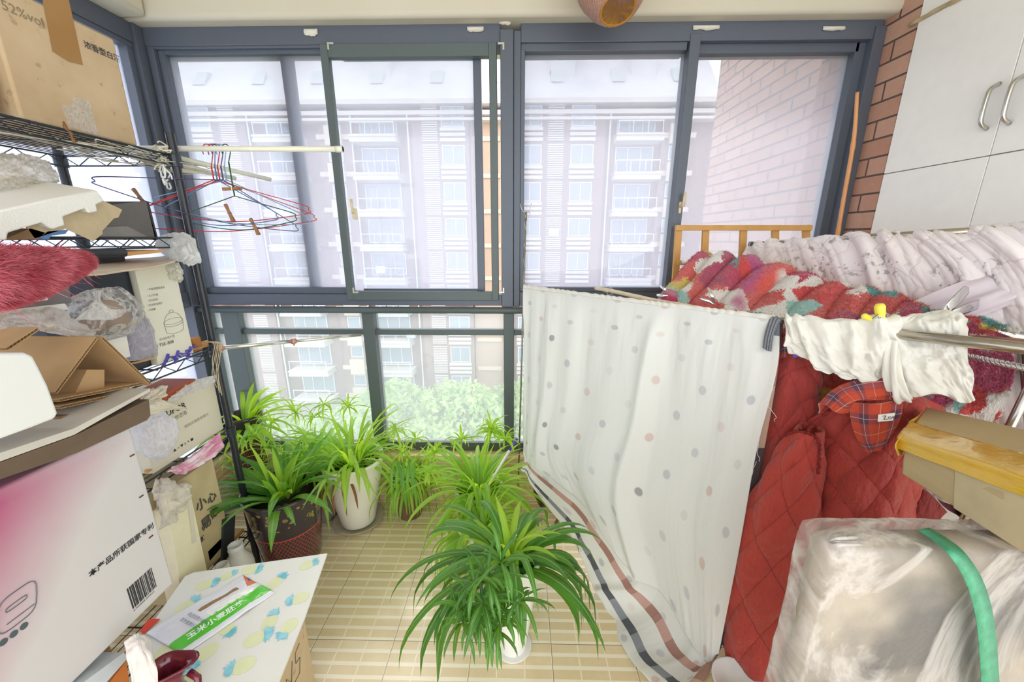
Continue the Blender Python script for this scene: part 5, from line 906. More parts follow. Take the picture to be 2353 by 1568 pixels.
base_ = c_ + dn_ * r_[:, None] * .97; L = (.012 + .011 * rs.rand(N)) * (.5 + r_ * 12).clip(0, 1.1); lg = rs.rand(N) > .997; L[lg] *= 2.6; dd = nrm(dn_ * .75 + np.array([0, .75, -.15]) + rs.randn(N, 3) * .28); tipp = base_ + dd * L[:, None] + np.array([0, 0, -1]) * (L ** 2)[:, None] * 6; midp = (base_ + tipp) / 2 + dn_ * L[:, None] * .16; sd = nrm(np.cross(dd, rs.randn(N, 3))) * .0006
vv = np.stack([base_ - sd, base_ + sd, midp + sd * .8, midp - sd * .8, tipp], 1).reshape(-1, 3); b0 = np.arange(N)[:, None] * 5; fc = [tuple(x) for x in (b0 + np.array([0, 1, 2, 3])).tolist()] + [tuple(x) for x in (b0 + np.array([3, 2, 4])).tolist()]
fm_ = bpy.data.meshes.new('fur'); fm_.from_pydata(vv.tolist(), [], fc); fm_.materials.append(RF); fo = link('fur', fm_, pl); fo['kind'] = 'stuff'
MB().lathe([(0, -.006), (.005, -.003), (.006, 0), (.005, .003), (0, .006)], P(112, 624, X=-.893), 12, ax=(1, 0, .2)).build('eye', mt('efe6e0', .15, 0), pl, smooth=True); MB().lathe([(0, -.008), (.007, -.004), (.009, 0), (.007, .004), (0, .008)], P(202, 597, X=-.925), 12, ax=(0, 1, 0)).build('nose', mt('7b5a78', .5, .1), pl, smooth=True)
# --- folded corrugated cardboard
CB = NT('raw_cardboard'); ob = CB.obj(); CB.p(col=CB.mix(CB.ramp(CB.noise(ob, 5, 5), [(.3, 0.0), (.8, 1.0)]), hx('bf9e72'), hx('a5835a')), rough=.8); CB = CB.mat
fc_ = thing('folded_cardboard', 'folded corrugated brown cardboard, tented with open fluted edges, near left', 'cardboard', P(230, 900, X=-.93)); XF = -.93
def corr(a, b, name, dep=.24, th=.0065):
    """corrugated panel: edge runs a->b on the plane x=XF, panel reaches back by dep"""
    a, b = P(*a, X=XF), P(*b, X=XF); d = b - a; L = d.length; d.normalize(); nn = Vector((0, -d.z, d.y)); mb = MB(); bk_ = Vector((-dep, 0, 0)); t_ = .0012
    for s_ in (0, 1): o0 = nn * (s_ * (th - t_)); mb.hexa([a + o0, b + o0, b + o0 + bk_, a + o0 + bk_, a + o0 + nn * t_, b + o0 + nn * t_, b + o0 + nn * t_ + bk_, a + o0 + nn * t_ + bk_])
    n = int(L / .0032); pts = [a + d * (L * i / n) + nn * (t_ if i % 2 else th - t_) for i in range(n + 1)]; bk2 = Vector((-dep * .98, 0, 0))
    mb.add(pts + [p + bk2 for p in pts], [(i, i + 1, i + 2 + n, i + 1 + n) for i in range(n)]); return mb.build(name, CB, fc_)
corr((132, 905), (226, 778), 'left_panel'); corr((232, 778), (345, 886), 'right_panel', .22); corr((136, 924), (330, 884), 'lower_panel', .26); corr((138, 940), (322, 900), 'lower_panel', .26); corr((20, 806), (92, 758), 'rear_panel', .2)
prism([P(a, b, X=XF - .03) for a, b in ((172, 905), (200, 850), (240, 850), (240, 892))], (-.05, 0, 0), 'inner_tab', CB, fc_)
prism([P(a, b, X=XF - .005) for a, b in ((136, 958), (320, 918), (322, 925), (140, 970))], (-.26, 0, 0), 'bottom_sheet', KDK, fc_)
# --- white rounded foam block
q = px(-.86); single(prism([q(a, b) for a, b in ((-80, 812), (58, 810), (78, 818), (92, 845), (112, 885), (136, 950), (128, 963), (70, 985), (-80, 1040))], (-.12, 0, 0), 'foam_block', NT('smooth_foam').p(col=hx('e2e4e2'), rough=.5).mat, bevel=.012, seg=4), 'smooth white rounded foam block at the left edge on the pale board', 'packing')
# --- pale board and brown channel over the pink carton
q = px(-.87); single(prism([q(a, b) for a, b in ((-80, 1068), (170, 985), (345, 893), (345, 900), (170, 1000), (-80, 1090))], (-.26, 0, .0), 'pale_board', mt('cfcac0', .6, .12, scale=8)), 'grey white board under the foam block and folded cardboard', 'board')
single(prism([q(a, b) for a, b in ((-80, 1092), (170, 1002), (342, 918), (346, 955), (338, 966), (180, 1040), (-80, 1130))], (-.25, 0, 0), 'cardboard_channel', mt('6a5846', .8, .12)), 'dark brown card channel between the pale board and pink carton', 'cardboard')
# --- pink and white big carton
X = -.90; q = px(X); m = NT('pink_fade_print'); g = m.geo(); x, y, z = m.xyz(g); y1 = q(400, 1340).y; z0 = q(400, 1340).z; z1 = q(320, 975).z
dz = m.math('DIVIDE', m.math('SUBTRACT', z1, z), .42); dy = m.math('DIVIDE', m.math('SUBTRACT', y1, y), .28); f = m.math('SUBTRACT', m.math('MULTIPLY', dy, .9), m.math('MULTIPLY', m.math('ABSOLUTE', m.math('SUBTRACT', dz, .05)), 1.25)); f = m.math('ADD', f, m.math('MULTIPLY', m.math('SUBTRACT', m.noise(g, 5), .5), .25))
m.p(col=m.mix(m.ramp(f, [(.02, 0.0), (.8, .95)]), hx('c8c4c4'), hx('ac5078')), rough=.45); PINK = m.mat
pk = thing('pink_carton', 'large white carton fading to pink at the top, with barcode, left foreground', 'carton', (X - .15, .6, z0))
MB().box(X - .27, X, .15, y1, z0, z1 + .006).build('box', PINK, pk, bevel=.006, seg=3)
UY = (0, 1, 0)
t_ = q(205, 1328); text('本产品所获国家专利', 'printed_writing', .0165, (X, t_.y, t_.z), UY, W_, DINK, pk, .001, bold=.0003)
bcm = MB(); p0 = q(305, 1400); p1 = q(360, 1345); hgt = q(295, 1355).z - p0.z; Lb = p1.y - p0.y; rnd = random.Random(11); y_ = 0
while y_ < Lb: w_ = rnd.choice((.0008, .0014, .0022, .003)); bcm.box(X, X + .0008, p0.y + y_, p0.y + y_ + w_, p0.z, p0.z + hgt + .004); y_ += w_ + rnd.choice((.001, .0016, .0024))
bcm.build('bar_code', DINK, pk); text('6 934568 303612', 'bar_code_digits', .0075, (X, p0.y, p0.z - .008), UY, W_, DINK, pk, .001)
lgo = MB(); cl = q(42, 1400)
def rr(cx_, cz_, a, b, skew=.25, n=20): return [Vector((X + .0012, cx_ + a * (abs(math.cos(t)) ** .5) * (1 if math.cos(t) > 0 else -1) + skew * b * (abs(math.sin(t)) ** .5) * (1 if math.sin(t) > 0 else -1), cz_ + b * (abs(math.sin(t)) ** .5) * (1 if math.sin(t) > 0 else -1))) for t in np.linspace(0, 2 * math.pi, n)[:-1]]
lgo.tube(rr(cl.y + .0, cl.z + .005, .028, .030), .0009, 5, closed=True).tube(rr(cl.y - .0, cl.z + .012, .015, .004), .0008, 5, closed=True).tube([(X + .0012, cl.y - .02, cl.z - .012), (X + .0012, cl.y + .02, cl.z - .012)], .0008, 5).tube(rr(cl.y - .05, cl.z - .005, .018, .022), .0009, 5, closed=True)
lgo.build('outline_emblem', mt('6b6a72', .6, 0), pk)
t_ = q(-3, 1492); text('●●●', 'printed_marks', .016, (X, t_.y, t_.z), UY, W_, mt('4a565a', .6, 0), pk, .001)
stp = MB(); [stp.obox(q(a, b) + Vector((.001, 0, 0)), (.0018, 0, 0), (0, .010, 0), (0, 0, .0028)) for a, b in ((303, 1047), (324, 1141), (346, 1234))]; stp.build('staple', mt('7a4a3a', .4, .1, metal=.5), pk)
single(prism([P(a, b, X=-.885) for a, b in ((150, 1600), (285, 1500), (292, 1515), (200, 1620))], (-.25, 0, 0), 'grey_board', mt('c4cad0', .4, .05)), 'light grey board edge under the pink carton', 'board')
single(prism([P(a, b, X=-.9) for a, b in ((230, 1600), (290, 1518), (305, 1620))], (-.2, 0, 0), 'orange_box', mt('c6763a', .5, .1)), 'orange brown box corner at the bottom left edge', 'box')
single(MB().box(-1.19, -.99, .2, .70, .0, P(150, 1600, X=-.885).z - .03).build('carton_stack', KDK, bevel=.003), 'dark brown carton on the floor carrying the pink carton', 'carton')
single(prism([P(a, b, Z=.338) for a, b in ((322, 1452), (342, 1424), (368, 1424), (350, 1440), (330, 1460))], (0, 0, .002), 'red_paper', mt('e0412c', .6, .05)), 'bright red paper scrap behind the pineapple board', 'paper')
# --- electric heater carton on the fourth shelf
X = -1.215; q = px(X); z4 = SZ[1] + .006
m = NT('beige_carton'); m.p(col=m.mix(m.noise(m.obj(), 5), hx('e0dac8'), hx('cfc7b0')), rough=.6); BEI = m.mat
sc = thing('appliance_carton', 'beige carton with tilted brand lettering on the lower shelf beside the post', 'carton', (X - .1, 1.2, z4))
ys0, ys1 = q(340, 1040).y, q(503, 930).y; MB().box(X - .28, X, ys0, ys1, z4, q(497, 868).z).build('box', BEI, sc, bevel=.003)
t_ = q(375, 962); text('SUPOR', 'brand_writing', .030, (X, t_.y, t_.z), UY, W_, DINK, sc, .001, bold=.0004); t_ = q(382, 973); text('苏泊尔卫浴', 'carton_writing', .017, (X, t_.y, t_.z - .004), UY, W_, INK, sc, .001); t_ = q(424, 985); text('快热式电热水龙头', 'carton_writing', .014, (X, t_.y, t_.z), UY, W_, mt('8c8674', .7, 0), sc, .001)
t_ = q(398, 1040); text('▲ = ▼ II ↑ ■', 'handling_marks', .014, (X, t_.y, t_.z), UY, W_, DINK, sc, .001)
sp = MB(); [sp.bar(P(335, 1086 - k * 3, X=-1.222 - k * .01), P(508, 984 - k * 3, X=-1.222 - k * .01), .010, .005) for k in range(4)]; single(sp.build('slat_bundle', WOODB), 'thin wooden slats under the beige lettered carton on the lower shelf', 'slats')
zz = q(497, 868).z
q = px(-1.2); tb = thing('tea_box', 'flat rust brown box with cream characters lying on the beige carton', 'box', q(420, 905))
prism([q(a, b) for a, b in ((380, 905), (450, 870), (451, 886), (384, 921))], (-.12, 0, 0), 'box', mt('b9552f', .45, .08), tb, bevel=.002); t_ = q(405, 905); text('君山', 'box_writing', .010, (-1.2, t_.y, t_.z), UY, (0, -.2, 1), mt('f2e2cf', .5, 0), tb, .001)
MB().lathe([(0, 0), (.0055, 0), (.0055, .001), (0, .001)], q(427, 888), 16, ax=(1, 0, 0)).build('round_seal', mt('f2e2cf', .5, 0), tb)
def paper(pts, nm, m_, lab, cat, amp=.01, sd=0, f=5):
    G = loft(pts, 50, 40); return single(sheet(nm, G, m_, None, disp=lambda U, V: amp * fbm(np.stack([U * f, V * f, U * 0 + sd], -1)) + amp * .5 * ridged(np.stack([U * f, V * f * .6, U * 0 + sd], -1), 3), solid=.001), lab, cat)
CRP = mt('e6dcc6', .7, .12, .2, 20)
paper([[P(325, 905, X=-1.16), P(350, 890, X=-1.17), P(385, 888, X=-1.18)], [P(322, 920, X=-1.1), P(350, 912, X=-1.12), P(385, 900, X=-1.15)], [P(318, 935, X=-1.1), P(345, 928, X=-1.11), P(380, 915, X=-1.14)]], 'paper_bag', CRP, 'crushed cream paper bag between the tented cardboard and rust box', 'paper')
paper([[P(340, 922, X=-1.12), P(370, 918, X=-1.14), P(400, 930, X=-1.16), P(430, 938, X=-1.18)], [P(340, 935, X=-1.08), P(368, 935, X=-1.12), P(398, 938, X=-1.16), P(430, 940, X=-1.18)], [P(342, 955, X=-1.1), P(368, 948, X=-1.13), P(395, 942, X=-1.16), P(428, 943, X=-1.18)]], 'torn_paper', mt('e9dfcb', .7, .08), 'torn cream paper tongue lying across the lettering of the beige carton', 'paper', .003)
paper([[P(440, 880, X=-1.19), P(470, 868, X=-1.2), P(498, 862, X=-1.21)], [P(400, 908, X=-1.18), P(455, 890, X=-1.19), P(497, 872, X=-1.2)], [P(385, 925, X=-1.19), P(430, 908, X=-1.19), P(494, 880, X=-1.2)]], 'white_film', film('f6f6f4', .7, .2, 'white_film', .8, 20), 'white film draped over the top of the beige lettered carton', 'film', .004)
b_ = P(358, 1000, X=-1.14); single(blob('plastic_bag', b_, (.05, .055, .072), film('f3f1f4', .62, .2, 'soft_bag', 1, 20), None, .1, 2.2, 4, rdg=.06), 'round white plastic bag with faint red print before the beige carton', 'bag')
paper([[P(395, 1075, X=-1.2), P(440, 1045, X=-1.2), P(505, 995, X=-1.2)], [P(385, 1085, X=-1.16), P(440, 1065, X=-1.17), P(512, 1010, X=-1.18)], [P(405, 1090, X=-1.18), P(450, 1075, X=-1.18), P(515, 1035, X=-1.19)]], 'pink_wrapper', (lambda m: (m.p(col=m.mix(m.ramp(m.noise(m.obj(), 14), [(.42, 0.0), (.62, 1.0)]), hx('f0dfe2'), hx('e08ab0')), rough=.25), m.mat)[1])(NT('pink_print_film')), 'crinkled pink and white printed wrapper hanging below the lower shelf', 'wrapper', .008)
# bottom level
q = px(-1.19); z5 = SZ[0] + .006
fb = thing('fragile_carton', 'brown carton with large black fragile characters on the bottom shelf', 'carton', (-1.3, 1.25, z5))
yl, yr = q(455, 1230).y, q(520, 1190).y; MB().box(-1.45, -1.21, q(400, 1340).y, q(528, 1180).y, z5 + .02, q(520, 1020).z - .03).build('box', mt('c9b78c', .75, .12, scale=8), fb, bevel=.004)
for s_, a, b, sz in (('小', 452, 1178, .050), ('心', 478, 1160, .044), ('易', 463, 1222, .052), ('碎', 485, 1195, .046), ('轻放', 452, 1255, .02)): 
    t_ = P(a, b, X=-1.209); text(s_, 'warning_writing', sz, t_, UY, W_, INK, fb, .0015, bold=.0012)
cr_ = thing('tall_cream_carton', 'tall cream carton folded open between the pink carton and the brown one', 'carton', P(420, 1330, X=-1.0))
prism([P(a, b, X=-1.16) for a, b in ((385, 1175), (432, 1120), (437, 1125), (478, 1318), (492, 1375), (425, 1410))], (-.06, 0, 0), 'box', mt('ece3c2', .6, .05), cr_, bevel=.003)
prism([P(a, b, X=-1.155) for a, b in ((432, 1150), (441, 1148), (452, 1245), (444, 1250))], (-.01, 0, 0), 'side_label', mt('d8d2bd', .6, .03), cr_)
paper([[P(355, 1105, X=-1.165), P(380, 1092, X=-1.175), P(415, 1108, X=-1.175), P(440, 1118, X=-1.195)], [P(352, 1135, X=-1.125), P(385, 1130, X=-1.105), P(420, 1140, X=-1.125), P(440, 1135, X=-1.165)], [P(358, 1170, X=-1.135), P(388, 1165, X=-1.100), P(415, 1165, X=-1.115), P(430, 1160, X=-1.145)], [P(372, 1215, X=-1.145), P(388, 1205, X=-1.110), P(400, 1200, X=-1.115), P(410, 1185, X=-1.145)]], 'crumpled_paper', mt('e3d9c8', .6, .15, .3, 20), 'crumpled whitish wrapping paper stuffed on the tall cream carton', 'paper', .014)
single(prism([P(a, b, X=-1.2) for a, b in ((515, 1195), (541, 1182), (536, 1290), (512, 1300))], (-.05, 0, 0), 'dark_bag', mt('3f4547', .3, .15)), 'dark grey folded bag beside the fragile carton', 'bag')
single(prism([P(a, b, X=-1.21) for a, b in ((478, 1268), (516, 1230), (518, 1248), (482, 1290))], (-.2, 0, 0), 'red_board', mt('8c3c3c', .5, .1)), 'dull red board edge under the fragile carton', 'board')
single(prism([P(a, b, X=-1.23) for a, b in ((480, 1290), (560, 1215), (562, 1222), (484, 1300))], (-.2, 0, 0), 'wooden_plank', WOODB), 'light plank lying on the bottom wire shelf', 'plank')
def jar(c, r, h, lab):
    j = thing('white_jar', lab, 'jar', c); W = mt('e6e8ea', .25, .02); MB().lathe([(0, 0), (r * .95, 0), (r, .01), (r, h * .62), (r * .93, h * .72), (r * .6, h * .82), (r * .52, h * .85), (r * .54, h * .87), (r * .5, h * .9), (r * .5, h), (r * .43, h), (r * .42, h * .8), (r * .4, h * .78), (0, h * .77)], c, 36).build('body', W, j, smooth=True)
    MB().tube([Vector(c) + Vector((math.cos(a) * r * .52, math.sin(a) * r * .52, h * .93)) for a in np.linspace(0, 6.283, 30)[:-1]], r * .035, 6, closed=True).build('screw_thread', W, j, smooth=True)
    MB().lathe([(r * .42, h * .80), (r * .3, h * .79), (0, h * .79)], c, 24).build('brown_residue', mt('9a6c43', .6, .2), j); return j
jp = P(552, 1300, Z=z5 + .0); jp = Vector((-1.13, 1.30, 0)); jj = P(556, 1318, Y=1.30); zj = max(0, P(552, 1330, Y=1.27).z); jr = .042
jar(Vector((P(551, 1300, Y=1.27).x, 1.27, 0)), .052, P(551, 1252, Y=1.27).z, 'open white plastic jar with brown inside beside the rack foot'); jar(Vector((P(512, 1310, Y=1.20).x, 1.20, 0)), .045, P(512, 1298, Y=1.20).z, 'shorter open white jar nearest the pineapple board')
cs = MB(); c_ = P(551, 1300, Y=1.27); h_ = P(551, 1252, Y=1.27).z
cs.lathe([(.0525, .0), (.0525, h_ * .3)], (c_.x, 1.27, h_ * .22), 36); lb_ = cs.build('jar_label', mt('d8cfc9', .5, .2, scale=60), bpy.data.objects['white_jar'])
# --- pineapple board box
zt_ = .335; q = lambda a, b: P(a, b, Z=zt_)
m = NT('pineapple_print'); 
pn = thing('pineapple_carton', 'low kraft carton topped by a white board printed with pale blue and yellow pineapples', 'carton', (-.85, .8, 0))
cor = [(752, 1272), (700, 1420), (640, 1568), (585, 1700), (300, 1700), (300, 1530), (345, 1440), (425, 1325), (445, 1316)]
bp = [q(a, b) for a, b in cor]
m.p(col=m.mix(m.noise(m.obj(), 6), hx('efeee8'), hx('e6e6de')), rough=.35); BRDM = m.mat
bd = MB(); nb_ = len(bp); dz_ = Vector((0, 0, -.006)); bd.add(bp + [p + dz_ for p in bp], [tuple(range(nb_))[::-1], tuple(range(nb_, 2 * nb_))] + [(i, (i + 1) % nb_, (i + 1) % nb_ + nb_, i + nb_) for i in range(nb_)])
# printed pineapples as flat ink shapes
m = NT('yellow_ink'); m.p(col=m.mix(m.noise(m.obj(), 30), hx('eaecc0'), hx('dfe6b8')), rough=.4); YI = m.mat; m = NT('blue_ink'); m.p(col=m.mix(m.ramp(m.noise(m.obj(), 40), [(.4, 0.0), (.6, 1.0)]), hx('9fdcee'), hx('6cc8d8')), rough=.4); BI = m.mat
yi = bi = bd; rnd = random.Random(21)
for (a, b, ang, s_) in ((470, 1345, 20, 1), (520, 1325, 40, .8), (575, 1310, 10, 1), (632, 1340, 70, 1), (705, 1300, 30, .9), (425, 1395, 60, 1), (545, 1390, 0, .9), (690, 1375, 200, 1), (620, 1430, 100, 1), (585, 1470, 30, 1.1), (475, 1500, 250, 1.1), (560, 1530, 200, 1.1), (380, 1495, 80, 1), (520, 1445, 330, .9), (665, 1440, 260, 1), (440, 1560, 140, 1), (350, 1540, 60, 1)):
    c = q(a, b); c.z += .0006; an = math.radians(ang); ca, sa = math.cos(an), math.sin(an); R_ = .021 * s_
    def tr_(x, y): return c + Vector((x * ca - y * sa, x * sa + y * ca, 0))
    n = 18; yi.add([tr_(R_ * 1.25 * math.cos(t), R_ * math.sin(t)) for t in np.linspace(0, 6.283, n + 1)[:-1]], [tuple(range(n))], 1)
    for k in range(9):
        th = math.radians(-80 + 20 * k); zo = Vector((0, 0, .0004 + .00022 * k)); b0 = tr_(R_ * 1.05, 0) + zo; L_ = R_ * rnd.uniform(.9, 1.35); dx = math.cos(th) * L_; dy = math.sin(th) * L_; w_ = R_ * .2
        bi.add([b0, tr_(R_ * 1.05 + dx * .5 - math.sin(th) * w_, dy * .5 + math.cos(th) * w_) + zo, tr_(R_ * 1.05 + dx, dy) + zo, tr_(R_ * 1.05 + dx * .5 + math.sin(th) * w_, dy * .5 - math.cos(th) * w_) + zo], [(0, 1, 2, 3)], 2)
bd.build('printed_board', [BRDM, YI, BI], pn)
inn = [(-.02, 0), (-.04, 0)]; cbx = [q(a, b) + Vector((0, 0, -.007)) for a, b in ((700, 1425), (640, 1568), (585, 1700), (330, 1700), (330, 1530), (420, 1360), (560, 1330))]
prism(cbx, (0, 0, -(zt_ - .008)), 'kraft_box', KRA, pn, bevel=.002)
scr = MB(); s0_ = P(668, 1560, D=1.06)
e_a, e_b = cbx[0], cbx[1]; nrm_ = Vector(((e_a - e_b).y, -(e_a - e_b).x, 0)).normalized(); nrm_ = nrm_ if nrm_.x > 0 else -nrm_; ed = (e_b - e_a).normalized()
def onf(s_, z_): return e_a + ed * s_ + Vector((0, 0, -z_)) + nrm_ * .001
scr.tube([onf(.05, .02), onf(.08, .02), onf(.085, .05), onf(.06, .06), onf(.075, .10), onf(.11, .09)], .0008, 4).tube([onf(.10, .02), onf(.12, .07), onf(.14, .03), onf(.15, .10)], .0008, 4); scr.build('pen_scribble', DINK, pn)
# seed packet on the board
pk2 = thing('green_packet', 'white foil packet with a bright green lettered band lying on the pineapple board', 'packet', q(500, 1400)); zp = zt_ + .003
qq = lambda a, b, h=0: P(a, b, Z=zp + h)
A_c, B_c, C_c, D_c = qq(333, 1455), qq(558, 1322), qq(632, 1362), qq(422, 1506)
m = NT('foil_packet'); u, v, _ = m.xyz(m.uv()); gb = m.math('MULTIPLY', m.math('GREATER_THAN', v, .62), m.math('LESS_THAN', v, .9)); ed_ = m.noise(m.map(m.uv(), (6, 6, 1)), 1, 3)
c = m.mix(gb, hx('e9eaf2'), hx('62cc42')); c = m.mix(m.math('MULTIPLY', m.math('GREATER_THAN', m.math('ADD', u, m.math('MULTIPLY', v, .25)), 1.0), m.math('LESS_THAN', v, .45)), c, hx('e2703c')); c = m.mix(m.math('MULTIPLY', m.math('GREATER_THAN', m.math('ADD', u, m.math('MULTIPLY', v, .25)), 1.03), m.math('LESS_THAN', v, .3)), c, hx('4450a4'))
st_ = m.math('MULTIPLY', m.math('LESS_THAN', m.math('ABSOLUTE', m.math('SUBTRACT', v, m.math('ADD', .30, m.math('MULTIPLY', ed_, .08)))), .05), m.math('MULTIPLY', m.math('GREATER_THAN', u, .40), m.math('LESS_THAN', u, .82))); c = m.mix(st_, c, m.mix(m.noise(m.uv(), 30), hx('c9a06a'), hx('50484c')))
grain = m.math('MULTIPLY', m.math('LESS_THAN', m.math('ABSOLUTE', m.math('SUBTRACT', v, .55)), .09), m.math('MULTIPLY', m.math('GREATER_THAN', u, .42), m.math('LESS_THAN', u, .9))); c = m.mix(m.math('MULTIPLY', grain, m.ramp(m.noise(m.uv(), 22), [(.4, 0.0), (.5, 1.0)])), c, hx('f7f6f0'))
m.p(col=c, rough=.22, nor=m.bump(m.noise(m.map(m.uv(), (10, 6, 1)), 1, 4), .25, .006)); 
G = loft([[A_c, (A_c + B_c) / 2, B_c], [(A_c + D_c) / 2, (A_c + B_c + C_c + D_c) / 4, (B_c + C_c) / 2], [D_c, (C_c + D_c) / 2, C_c]], 60, 40)
Uq, Vq = np.meshgrid(np.linspace(0, 1, 60), np.linspace(0, 1, 40)); lift = (np.sin(np.pi * Uq) * np.sin(np.pi * Vq)) ** .5 * .012; G[..., 2] += lift + .002 * fbm(np.stack([Uq * 6, Vq * 6, Uq * 0], -1))
fo_ = sheet('foil', G, m.mat, pk2, solid=.001)
ux = (B_c - A_c); uy = (A_c - D_c); text('玉米小麦胚芽', 'packet_writing', .024, D_c + ux * .10 + uy * .16, ux, uy, mt('f6fff0', .4, 0), pk2, .0165, bold=.0006)
for k, s_ in enumerate(('精选优质小麦原料', '营养健康好选择')): text(s_, 'packet_writing', .012, A_c + ux * (.30 - .08 * k) - uy * (.28 + .02 * k), -uy, ux, mt('5a6470', .5, 0), pk2, .016)
# burgundy jug spout
jg = thing('burgundy_jug', 'glossy burgundy ceramic jug top with a pulled lip at the bottom left', 'jug', P(385, 1560, D=.92)); BUR = mt('6e1f30', .12, .08, spec=.7)
c_ = P(378, 1535, D=.93); c_.z = c_.z; z_ = c_.z
def spout(a, z): 
    return 1 + (.75 * max(0, math.cos(a - .35)) ** 6) * max(0, min(1, (z + .05) / .05))
MB().lathe([(0, -.30), (.05, -.30), (.055, -.25), (.05, -.15), (.026, -.07), (.024, -.04), (.03, -.012), (.038, 0), (.040, .003), (.036, .005), (.026, -.004), (.016, -.02), (.014, -.06), (0, -.07)], c_, 48, wob=spout).build('body', BUR, jg, smooth=True)
MB().tube([c_ + Vector((.052, .005, -.02)), c_ + Vector((.075, 0, -.03)), c_ + Vector((.078, -.01, -.06)), c_ + Vector((.06, -.02, -.10))], .008, 10).build('handle', BUR, jg, smooth=True)
paper([[P(285, 1475, X=-.84), P(315, 1455, X=-.83), P(345, 1470, X=-.82)], [P(292, 1520, X=-.82), P(325, 1500, X=-.80), P(360, 1530, X=-.78)], [P(305, 1580, X=-.82), P(335, 1575, X=-.8), P(365, 1590, X=-.78)]], 'pale_cloth', mt('e6dfda', .8, .15, .2, 12), 'stained whitish cloth hanging between pink carton and burgundy jug', 'cloth', .003)
# ================================================================== tubes, hangers and cords at the rack end
PVC = mt('e6e6d6', .35, .04); pt_ = P(330, 342, Y=1.47); pe = P(788, 343, Y=1.50)
tb1 = thing('plastic_tube', 'long cream plastic tube tied to the rack top and pointing right, carrying the wire hangers', 'tube', pt_)
a_ = P(215, 341, Y=1.46); MB().tube([a_, pe], .0095, 16).build('tube_body', PVC, tb1, smooth=True); MB().tube([pe - (pe - a_).normalized() * .025, pe], .0108, 16).build('collar', PVC, tb1, smooth=True); MB().tube([pe, pe + Vector((.0006, 0, 0))], .0085, 16).build('dark_bore', mt('3a3028', .8, 0), tb1)
for (a, b, y0, y1, lab) in (((398, 360), (622, 413), 1.50, 1.78, 'cream tube slanting back below the hanger tube, ending furthest right'), ((398, 375), (540, 410), 1.50, 1.74, 'shortest cream tube slanting back under the other two'),): single(MB().tube([P(*a, Y=y0), P(*b, Y=y1)], .0085, 14).build('plastic_tube', PVC, smooth=True), lab, 'tube')
single(MB().tube([P(395, 388, Y=1.5), P(500, 400, Y=1.66)], .008, 12).build('plastic_tube', PVC, smooth=True), 'lowest cream tube end behind the rack post', 'tube')
def hangerw(c, spread, drop, ax, m_, lab, tilt=0, hk=.06, pts2=None, sag=.03, nk=.045):
    """wire hanger: c hook point on the tube, ax horizontal direction of the shoulders"""
    c = Vector(c); ax = Vector(ax).normalized(); r = thing('wire_hanger', lab, 'hanger', c, 'thin wire hangers on the cream tube'); dn = Vector((0, 0, -1)); L, R = spread
    hookp = [c + ax * -.018 + dn * .020, c + ax * -.020 + dn * .004, c + ax * -.010 - dn * .012, c + ax * .004 - dn * .012, c + ax * .014 - dn * .002, c + ax * .014 + dn * .012, c + dn * hk]
    nkp = c + dn * (hk + nk); mb = MB().tube(cr(hookp, 30), .0017, 6).tube([c + dn * hk, nkp], .0024, 6); mb.build('hook', m_, r, smooth=True)
    t1 = Vector((0, 0, tilt)); lp = nkp - ax * L + dn * drop + t1 * -L; rp = nkp + ax * R + dn * drop + t1 * R
    fr = [nkp, nkp + (lp - nkp) * .5 , lp, lp + dn * .014 - ax * .012, lp + dn * .032 + ax * .006, nkp.lerp(lp, .0) * 0 + (lp + rp) / 2 + dn * (.03 + sag), rp + dn * .032 - ax * .006, rp + dn * .014 + ax * .012, rp, nkp + (rp - nkp) * .5]
    MB().tube(cr(fr + [nkp], 90), .0017, 6).build('shoulder_wire', m_, r, smooth=True); return r
RD, BL, PU, GN, LB = mt('c8303c', .4, .1), mt('4b78ae', .4, .1), mt('4a4170', .4, .1), mt('1f5a3a', .4, .1), mt('86a8c8', .4, .1)
yt = 1.49
hangerw(P(478, 341, Y=yt), (.22, .30), .085, (1, .15, 0), RD, 'red wire hanger spreading widest to both sides of its hook', .0)
hangerw(P(486, 341, Y=yt), (.30, .24), .10, (1, -.3, 0), BL, 'blue wire hanger just right of the red one', -.05)
hangerw(P(492, 341, Y=yt), (.30, .28), .12, (1, .45, 0), RD, 'second red wire hanger, drooping left with a peg on it', .04)
hangerw(P(500, 341, Y=yt), (.33, .20), .095, (1, .6, 0), PU, 'purple wire hanger reaching far back to the left', -.25)
hangerw(P(508, 341, Y=yt), (.26, .26), .09, (1, .05, 0), LB, 'pale blue wire hanger behind the others', -.12)
hangerw(P(520, 341, Y=yt), (.22, .22), .06, (1, -.12, 0), GN, 'dark green oval wire hanger hanging lowest of the bunch', .0, .045, nk=.115)
WP = mt('9a7048', .6, .15)
for (a, b, dx, dz, lab) in ((320, 452, .5, -1, 'wooden peg clipped to the left curl of a red hanger'), (532, 434, 1, .05, 'wooden peg lying sideways on the hanger wires'), (527, 489, .25, -1, 'wooden peg hanging from the hanger wires at their middle'), (585, 521, .3, -1, 'lowest wooden peg, clipped to the green hanger')):
    peg('clothes_peg', P(a, b, Y=1.46), (dx, .1, dz), (.3, -1, 0), WP, lab, .062, 'brown wooden pegs on the wire hangers')
